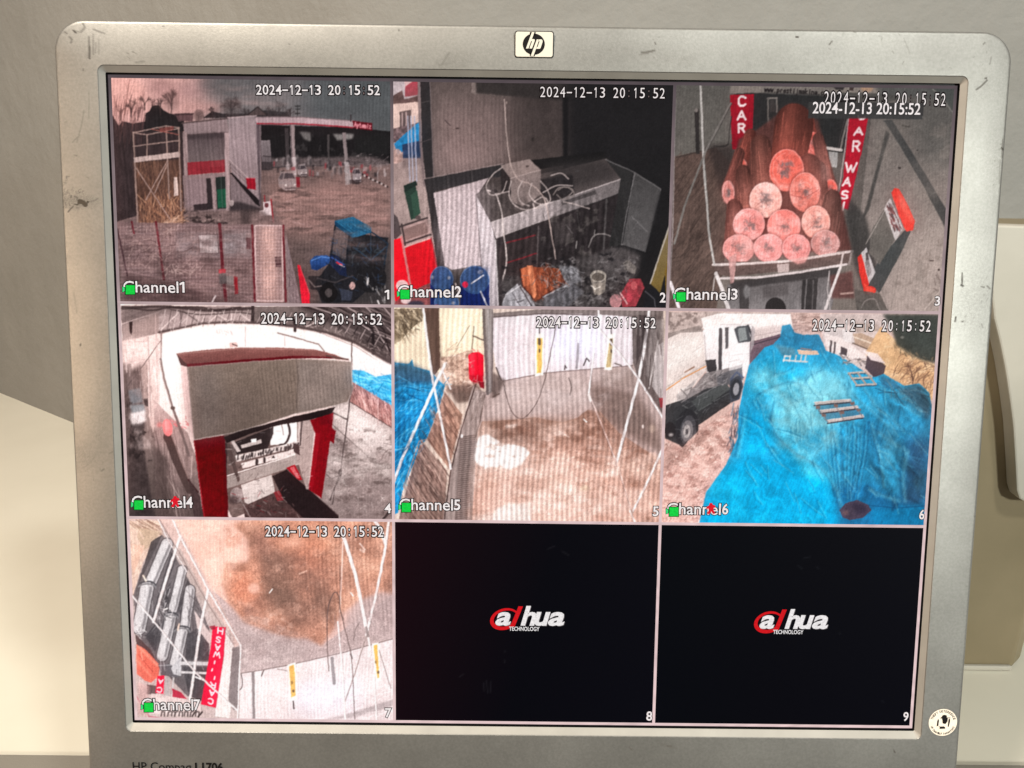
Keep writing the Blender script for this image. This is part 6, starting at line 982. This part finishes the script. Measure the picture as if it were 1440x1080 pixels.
# LCD panel behind the pictures
screen = panel_child(mesh_obj('screen_panel', [(-.1712,-.1378,-.0006),(.1712,-.1378,-.0006),(.1712,.1378,-.0006),(-.1712,.1378,-.0006)], [(0,1,2,3)], BLACK, monitor))
screen['label'] = 'black glass edge of the lit screen'
# thin lines between the pictures
def strip(x0, y0, x1, y1, cols_fn, name):
    n = 90
    hor = (x1-x0) > (y1-y0); V, C = [], []
    t = np.linspace(0, 1, n)
    lo = np.c_[x0+(x1-x0)*t, np.full(n, y0)] if hor else np.c_[np.full(n, x0), y0+(y1-y0)*t]
    hi = np.c_[x0+(x1-x0)*t, np.full(n, y1)] if hor else np.c_[np.full(n, x1), y0+(y1-y0)*t]
    V = np.vstack([lo, hi]) if hor else np.vstack([hi, lo]); V = np.c_[V, np.full(len(V), .00004)]
    cols = lin(cols_fn(V)); return grid_mesh(name, V, n, 2, LCD, screen, cols)
lrng = np.random.default_rng(21)
def linecol(V):
    t = np.clip(.5-V[:, 1]/SH, 0, 1); k = np.interp(t, [0, .04, .12, .30, .36, .7, 1], [.0, .10, .30, .55, .86, .95, 1.0])
    a2, b2 = np.array((84,74,78.)), np.array((228,200,200.))
    return np.clip((a2+(b2-a2)*k[:, None])*(1+lrng.normal(0, .035, len(V)))[:, None], 0, 255)
hx, hy, lw = SW/2, SH/2, .00062
for i in range(4):
    x = -hx+SW*i/3; e0 = x-lw if i else x; e1 = x+lw if i < 3 else x
    if i == 0: e0, e1 = x, x+2*lw
    if i == 3: e0, e1 = x-2*lw, x
    strip(e0, -hy, e1, hy, linecol, 'grid_line')
for j in range(4):
    y = hy-SH*j/3; e0, e1 = y-lw, y+lw
    if j == 0: e0, e1 = y-2*lw, y
    if j == 3: e0, e1 = y, y+2*lw
    ln = strip(-hx, e0, hx, e1, linecol, 'grid_line')
    for vv in ln.data.vertices: vv.co.z = .00005

# ---------------------------------------------------------------- the nine pictures
def blank(col, seed, red):
    s = Pic(col, 2, 0, 0, 1.0, seed); s.im[:] = (1, 1, 4)
    X, Y = np.meshgrid(np.linspace(0, 1, PWI), np.linspace(0, 1, PHI))
    s.im += np.array(red)[None, None, :]*np.clip(1-1.6*X-.3*Y, 0, 1)[..., None]
    s.im += np.array((3, 3, 7))[None, None, :]*np.clip(X*.8+.2*Y, 0, 1)[..., None]
    if col == 1:
        for p in [[(684,957),(686,975)],[(690,958),(690,974)],[(680,960),(681,972)],[(709,915),(711,917)],[(709,928),(710,932)],[(790,775),(800,781)],[(770,772),(780,768)],[(646,952),(652,948)]]: s.L(p, 1.2, (46,44,50), .6)
    else:
        for p in [[(1122,795),(1128,800)],[(1148,797),(1152,800)],[(1130,785),(1140,783)],[(1180,890),(1182,892)],[(1240,985),(1243,988)]]: s.L(p, 1.2, (40,42,48), .6)
    im = smooth(s.im, 1.0); return np.clip(im+s.rng.normal(0, 1.0, im.shape[:2])[..., None], 0, 255)
TILES = [(0,0,tile_station,'camera picture of a filling station behind a wire fence with a blue tractor'),(1,0,tile_counter,'dark camera picture of a counter with cables and blue barrels'),(2,0,tile_logs,'camera picture of a bed stacked with rolls between red CAR WASH banners'),
 (0,1,tile_gantry,'camera picture of a red and grey washing gantry'),(1,1,tile_floor,'camera picture of a wet brown wash bay floor with a pale puddle'),(2,1,tile_tarp,'camera picture of a blue tarpaulin beside a white truck'),
 (0,2,tile_bay,'camera picture of a wash bay seen upside down'),(1,2,None,'black empty picture with a logo, bottom middle'),(2,2,None,'black empty picture with a logo, bottom right')]
pics = []
for col, row, fn, lab in TILES:
    im = fn() if fn else blank(col, 30+col, (22, 3, 5) if col == 1 else (0, 2, 3))
    st = 2 if fn else 4
    small = im.reshape(PHI//st, st, PWI//st, st, 3).mean((1, 3)); h, w = small.shape[:2]
    small = np.pad(small, ((1, 1), (1, 1), (0, 0)), mode='edge')
    xs = np.r_[0, (np.arange(w)+.5)/w, 1]*SW/3-SW/2+col*SW/3; ys = SH/2-row*SH/3-np.r_[0, (np.arange(h)+.5)/h, 1]*SH/3
    X, Y = np.meshgrid(xs, ys[::-1]); V = np.c_[X.ravel(), Y.ravel(), np.zeros(X.size)]
    o = panel_child(grid_mesh('camera_picture', V, w+2, h+2, LCD, monitor, lin(small[::-1].reshape(-1, 3)))); o['label'] = lab; pics.append(o)

# on-screen writing (photograph boxes: x0, y0, x1, y1 of the row of characters)
Z1, Z2, Z3 = .00008, .00012, .00016
def stamp(parent, x0, y0, x1, y1, slope, style):
    """time stamp in fixed cells; style: how the colons and thin strokes come out"""
    st = '2024-12-13 20:15:52'; n = len(st); cw = (x1-x0)/(n-.25); W, O, D = [], [], []
    for i, ch in enumerate(st):
        if ch == ' ': continue
        cx = x0+i*cw; yy = slope*(cx-x0)
        bx = (cx+(.34*cw if ch in ':' else .22*cw if ch == '1' else .06*cw), cx+(.52*cw if ch == ':' else .56*cw if ch == '1' else .86*cw))
        by = (y0+yy, y1+yy)
        if ch == '-': by = (y0+(y1-y0)*.48+yy, y0+(y1-y0)*.60+yy)
        if ch == ':': by = (y0+(y1-y0)*.22+yy, y1-(y1-y0)*.08+yy)
        q = photo_to_panel([(bx[0], by[1]), (bx[1], by[0])])
        V0, _ = glyph(ch); 
        for off, lst in ((.010 if style != 'thin' else -.004, D if (ch == ':' and style != 'full') else W), (.085, O)):
            V, F = glyph(ch, off); lst.append((fit(V, q[0][0], q[0][1], q[1][0], q[1][1], V0), F))
    lettering('timestamp_outline', O, Z1, G_BLACK, parent); lettering('timestamp', W, Z2, G_WHITE, parent)
    if D: lettering('timestamp_colon', D, Z2, G_GREY, parent)
stamp(pics[0], 360, 119.5, 533, 133, .004, 'dim'); stamp(pics[1], 759, 122, 934, 136.5, .012, 'thin'); stamp(pics[2], 1158, 128.5, 1329, 146, .018, 'thin')
stamp(pics[3], 367, 440, 536, 455, .010, 'full'); stamp(pics[4], 754, 446, 921, 460, .008, 'full'); stamp(pics[5], 1142, 449.5, 1308, 464.5, .010, 'full'); stamp(pics[6], 373, 740, 538, 754, .004, 'full')
lettering('timestamp_box', [poly2(photo_to_panel([(1137,161),(1298,163),(1299,145.5),(1137,143.5)]))], Z2+.00003, glow('osd_box', (58,56,56)), pics[2])
lettering('second_timestamp', [line_text('2024-12-13 20:15:52', (1142.5, 145.5, 1294.5, 159.5), .012)], Z3+.00004, G_WHITE, pics[2])
# channel names, green recorder marks, red motion marks, picture numbers
def channel(parent, k, x0, y0, x1, y1, motion=False):
    """x0..x1 spans the whole word, y0..y1 the ascender height"""
    xm = x0+(x1-x0)*(.880 if k != 1 else .900); xn = xm+(x1-x0)*(.022 if k != 1 else .035)
    for nm, off, z, mt3 in (('channel_outline', .06, Z1, G_BLACK), ('channel_name', .010, Z2, G_WHITE)):
        lettering(nm, [line_text('Channel', (x0, y0, xm, y1), off), line_text(str(k), (xn, y0+.8, x1, y1), off+.01)], z, mt3, parent)
    s = 12.6; gx, gy = x0+3.2, y1-9.8
    P = lambda pts: poly2(photo_to_panel([(gx+x, gy+y) for x, y in pts]))
    lettering('recording_mark_outline', [P([(-1.2,s+1),(s+1,s+1),(s+1,-1),(-1.2,-1)]), P([(-5.4,s-2.4),(-1,s-4),(-1,2.6),(-5.4,1.2)])], Z3, glow('osd_dark_green', (8,70,30)), parent)
    lettering('recording_mark', [P([(0,s),(s,s),(s,0),(0,0)])], Z3+.00004, G_GREEN, parent); lettering('recording_mark_lens', [P([(-4.6,s-3),(-1.6,s-4.6),(-1.6,3.4),(-4.6,2)])], Z3+.00004, G_LGREEN, parent)
    if motion:
        mx_, my = x0+(x1-x0)*.715, y0+(y1-y0)*.52
        pts = [(-2,-8.5),(2,-8.5),(3,-6),(6,-5.5),(7,-2),(4.4,-2),(4,1),(6.6,6.4),(3,6.8),(.6,3),(-2,7.6),(-6.2,6),(-3,1.6),(-4,-1),(-7,.6),(-6.6,-3),(-2.4,-5.6)]
        lettering('motion_mark', [poly2(photo_to_panel([(mx_+x*.92, my+y) for x, y in pts[::-1]]))], Z3+.00004, G_RED, parent)
channel(pics[0], 1, 174, 396, 259, 411); channel(pics[1], 2, 560, 402, 648.5, 417.5); channel(pics[2], 3, 948, 405.5, 1037, 421); channel(pics[3], 4, 186, 698, 270.5, 713.5, True); channel(pics[4], 5, 562, 702, 647, 717); channel(pics[5], 6, 938, 708, 1024, 723, True); channel(pics[6], 7, 200, 983, 281, 998)
for i, (x0, y0, x1, y1) in enumerate([(541.5,408,547,420.5),(928,411.8,936,425),(1314.5,417,1322,429.5),(541.2,708.2,549.8,721),(918,712.5,926,725.5),(1292.5,717,1300,730),(542,996,550,1008.5),(909,1000.5,917,1013),(1270,1001.5,1277.5,1013.5)]):
    lettering('number_outline', [line_text(str(i+1), (x0, y0, x1, y1), .07)], Z1, G_BLACK, pics[i]); lettering('picture_number', [line_text(str(i+1), (x0, y0, x1, y1), .02)], Z2, G_WHITE, pics[i])
# maker's logo on the empty pictures
def arc_band(cx, cy, rx, ry, a0, a1, w0, w1, n=40, skew=.25):
    t = np.radians(np.linspace(a0, a1, n)); wd = np.interp(np.linspace(0, 1, n), [0, .5, 1], [w0, max(w0, w1), w1])
    o = np.c_[cx+rx*np.cos(t)+skew*ry*np.sin(t), cy-ry*np.sin(t)]; i = np.c_[cx+(rx-wd)*np.cos(t)+skew*(ry-wd)*np.sin(t), cy-(ry-wd)*np.sin(t)]
    return np.vstack([o, i]), [[k, k+1, n+k+1, n+k] for k in range(n-1)]
def maker_logo(parent, x, y):
    Q = lambda V: photo_to_panel(V+np.array((x, y)))
    V, F = arc_band(23, 18.5, 20, 15.5, 28, 318, 2.0, 5.0); lettering('logo_swirl', [(Q(V), F)], Z2, G_LRED, parent)
    lettering('logo_stroke', [poly2(Q(np.array([(31,29),(37,29.5),(49,.5),(42.5,.5),(37,14),(32,26)]))), poly2(Q(np.array([(27,29.5),(37,29.5),(38,25.5),(31.5,25)])))], Z2+.00001, G_LRED, parent)
    for z, mt, d, nm in ((Z2+.00002, G_SHADE, .8, 'logo_shadow'), (Z3, G_LWHITE, 0, 'logo_letters')):
        it = []
        for st, b2 in (('a', (11.5,9.5,30,26.5)), ('h', (47,1,67,26.5)), ('u', (66,9.5,86,26.8)), ('a', (85.5,9.5,105.5,26.8))):
            it.append(line_text(st, (x+b2[0]+d, y+b2[1]+d, x+b2[2]+d, y+b2[3]+d), .028, .25))
        lettering(nm, it, z, mt, parent)
    lettering('logo_subtitle', [line_text('TECHNOLOGY', (x+29.5, y+29.5, x+72, y+34.6), .02)], Z3, G_LWHITE, parent)
maker_logo(pics[7], 686.5, 852); maker_logo(pics[8], 1057.5, 856.5)

# ---------------------------------------------------------------- badge, sticker, lettering on the frame
bz = .00345
(bx0, by0), (bx1, by1) = photo_to_panel([(724.5, 80), (778, 45)], .0035); bcy = (by0+by1)/2
bd = panel_child(mesh_obj('logo_badge', *(lambda P: (np.vstack([np.c_[P, np.full(len(P), bz-.0004)], np.c_[P*.985+np.array([0, bcy*.015]), np.full(len(P), bz+.0003)]]), [[i, (i+1) % len(P), len(P)+(i+1) % len(P), len(P)+i] for i in range(len(P))]+[list(range(len(P), 2*len(P)))]))(rrect(bx0, bx1, by0, by1, .0009, 4, 5)), PLATE, monitor)); bd['label'] = 'small white badge with a black round logo'
P1 = rrect(bx0-.0003, bx1+.0003, by0-.0003, by1+.0003, .0011, 4, 5); P2 = rrect(bx0, bx1, by0, by1, .0009, 4, 5); n = len(P1)
lettering('badge_outline', [(np.vstack([P1, P2]), [[i, (i+1) % n, n+(i+1) % n, n+i] for i in range(n)])], bz+.00006, INK, bd)
def bpts(pts): return photo_to_panel([(700+x/14.4, 30+y/14.4) for x, y in pts], bz)     # logo strokes measured on the badge
t = np.linspace(0, 2*math.pi, 44, endpoint=False)
lettering('badge_disc', [poly2(bpts([(728+224*math.cos(a2), 468-216*math.sin(a2)) for a2 in t])), poly2(bpts([(640,300),(760,300),(768,222),(652,222)])), poly2(bpts([(648,712),(748,712),(772,620),(650,620)]))], bz+.00034, INK, bd)
lettering('badge_letters', [poly2(bpts(q)) for q in ([(570,556),(620,556),(742,226),(690,226)],[(640,556),(692,556),(752,392),(748,372),(722,366),(690,366),(676,404),(694,404)],[(668,706),(722,706),(840,372),(790,372)],[(776,562),(846,562),(866,548),(906,424),(904,388),(884,372),(816,372),(802,410),(846,410),(806,524),(790,524)])], bz+.00038, PLATE, bd)
(sx, sy), = photo_to_panel([(1326, 1016)], .0036); R_ = .0061
V, F = disc(sx, sy, R_, 48); stk = panel_child(lettering('theft_sticker', [(V, F)], .00356, STICK, monitor)); stk['label'] = 'round cream sticker reading theft deterrence'
def ring_text(st, r, a0, a1, h, up=True):
    it = []; ws = [1 if c3 != ' ' else .6 for c3 in st]; tot = sum(ws); acc = 0
    for ch, w in zip(st, ws):
        a2 = math.radians(a0+(a1-a0)*(acc+w/2)/tot); acc += w
        if ch == ' ': continue
        V0, F0 = glyph(ch, .02); cw = abs(math.radians(a1-a0))*r/tot*.86
        hh = h if (ch.isupper() or ch in 'tldy') else h*.78
        V = fit(V0, -cw/2, -h/2, cw/2, -h/2+hh)
        th = a2-math.pi/2 if up else a2+math.pi/2; c4, d4 = math.cos(th), math.sin(th)
        it.append((np.c_[sx+r*math.cos(a2)+V[:, 0]*c4-V[:, 1]*d4, sy+r*math.sin(a2)+V[:, 0]*d4+V[:, 1]*c4], F0))
    return it
lettering('sticker_text', ring_text('THEFT DETERRENCE', .0051, 166, 14, .00105)+ring_text('HP Display Assistant', .0051, 200, 340, .0010, False), .00360, INK, stk)
sp = lambda pts: poly2(np.array([(sx+(x-545)/1000*.0206*1.0, sy-(y-565)/1000*.0206) for x, y in pts]))
lettering('sticker_pictogram', [sp([(540,585),(600,600),(640,540),(640,470),(700,470),(695,455),(620,455),(615,410),(575,395),(530,405),(510,445),(475,470),(520,480),(530,520)]), sp([(420,650),(455,640),(460,520),(440,480),(425,540)]), sp([(690,480),(660,490),(655,560),(650,655),(672,660),(690,560)]), sp([(455,655),(570,650),(600,670),(605,700),(480,708),(490,675)])], .00360, INK, stk)
def bez_text(st, x0, x1, yt, yb, off):
    V, F = glyph(st, off); V0, _ = glyph(st); a2, b2 = photo_to_panel([(x0, yb), (x1, yt)], .0035); return fit(V, a2[0], a2[1], b2[0], b2[1], V0), F
mt_ = panel_child(lettering('model_lettering', [bez_text('HP Compaq', 187, 268, 1072.5, 1087, .0), bez_text('L1706', 275, 313, 1073.2, 1084.5, .03)], .00353, INK, monitor)); mt_['label'] = 'dark lettering at the lower left of the frame'

# ---------------------------------------------------------------- things on the desk
# cream casing on the right: body coloured olive for its shade, with a thick cream front cover whose left edge curves
cas = bpy.data.objects.new('device_casing', None); scene.collection.objects.link(cas)
fy = desk_hit(1390, 940).y
cas.location = (0.36, fy, 0); tag(cas, 'cream plastic casing, its body coloured olive for shade, standing on the desk right of the monitor', 'casing')
def on_plane(x, y, Y):
    d = cam.matrix_world.to_3x3() @ Vector(((x-720)/FOC, -(y-540)/FOC, -1)); o = cam.matrix_world.translation; s = (Y-o.y)/d.y; return o+d*s
xr = on_plane(1421, 945, fy).x; top = on_plane(1420, 330, fy-.012).z
body = slab('body', [(-.13,0),(xr-.36,0),(xr-.36+.012,.010),(.10,.16),(-.13,.16)], .001, top-.004, OLIVE_SHADE, .002, cas)
cover_px = [(1385,316),(1398,448),(1406,480),(1414,520),(1420,560),(1425,600),(1428,650),(1430,690),(1434,702),(1446,708),(1500,712),(1560,700),(1560,322)]
o2 = []
for x, y in cover_px:
    w_ = on_plane(x, y, fy-.012); o2.append((w_.x-.36, w_.z))
bm = bmesh.new(); vs = [bm.verts.new((x, -.012, z)) for x, z in o2]; f = bm.faces.new(vs)
r = bmesh.ops.extrude_face_region(bm, geom=[f]); bmesh.ops.translate(bm, verts=[e for e in r['geom'] if isinstance(e, bmesh.types.BMVert)], vec=(0, .0118, 0)); bmesh.ops.recalc_face_normals(bm, faces=bm.faces)
bmesh.ops.bevel(bm, geom=list(bm.edges), offset=.0012, segments=2, affect='EDGES', profile=.5)
me = bpy.data.meshes.new('front_cover'); bm.to_mesh(me); bm.free(); me.materials.append(CREAM); fc = bpy.data.objects.new('front_cover', me); scene.collection.objects.link(fc); fc.parent = cas; fc['label'] = 'cream cover with a curved edge'
lip = slab('base_lip', [(-.13,-.003),(xr-.36-.002,-.003),(xr-.36-.002,.0),(-.13,.0)], .0005, .004, CREAM, .0008, cas)
# mat under the front of the monitor
a2 = desk_hit(0, 1074); b2 = desk_hit(118, 1066)
P = rrect(b2.x-.62, .62, -.08, max(a2.y, b2.y), .02, 10, 10)
dm = slab('desk_mat', [tuple(p) for p in P], .0004, .0022, MAT_, .0005); tag(dm, 'thin grey mat lying on the desk under the monitor', 'mat')
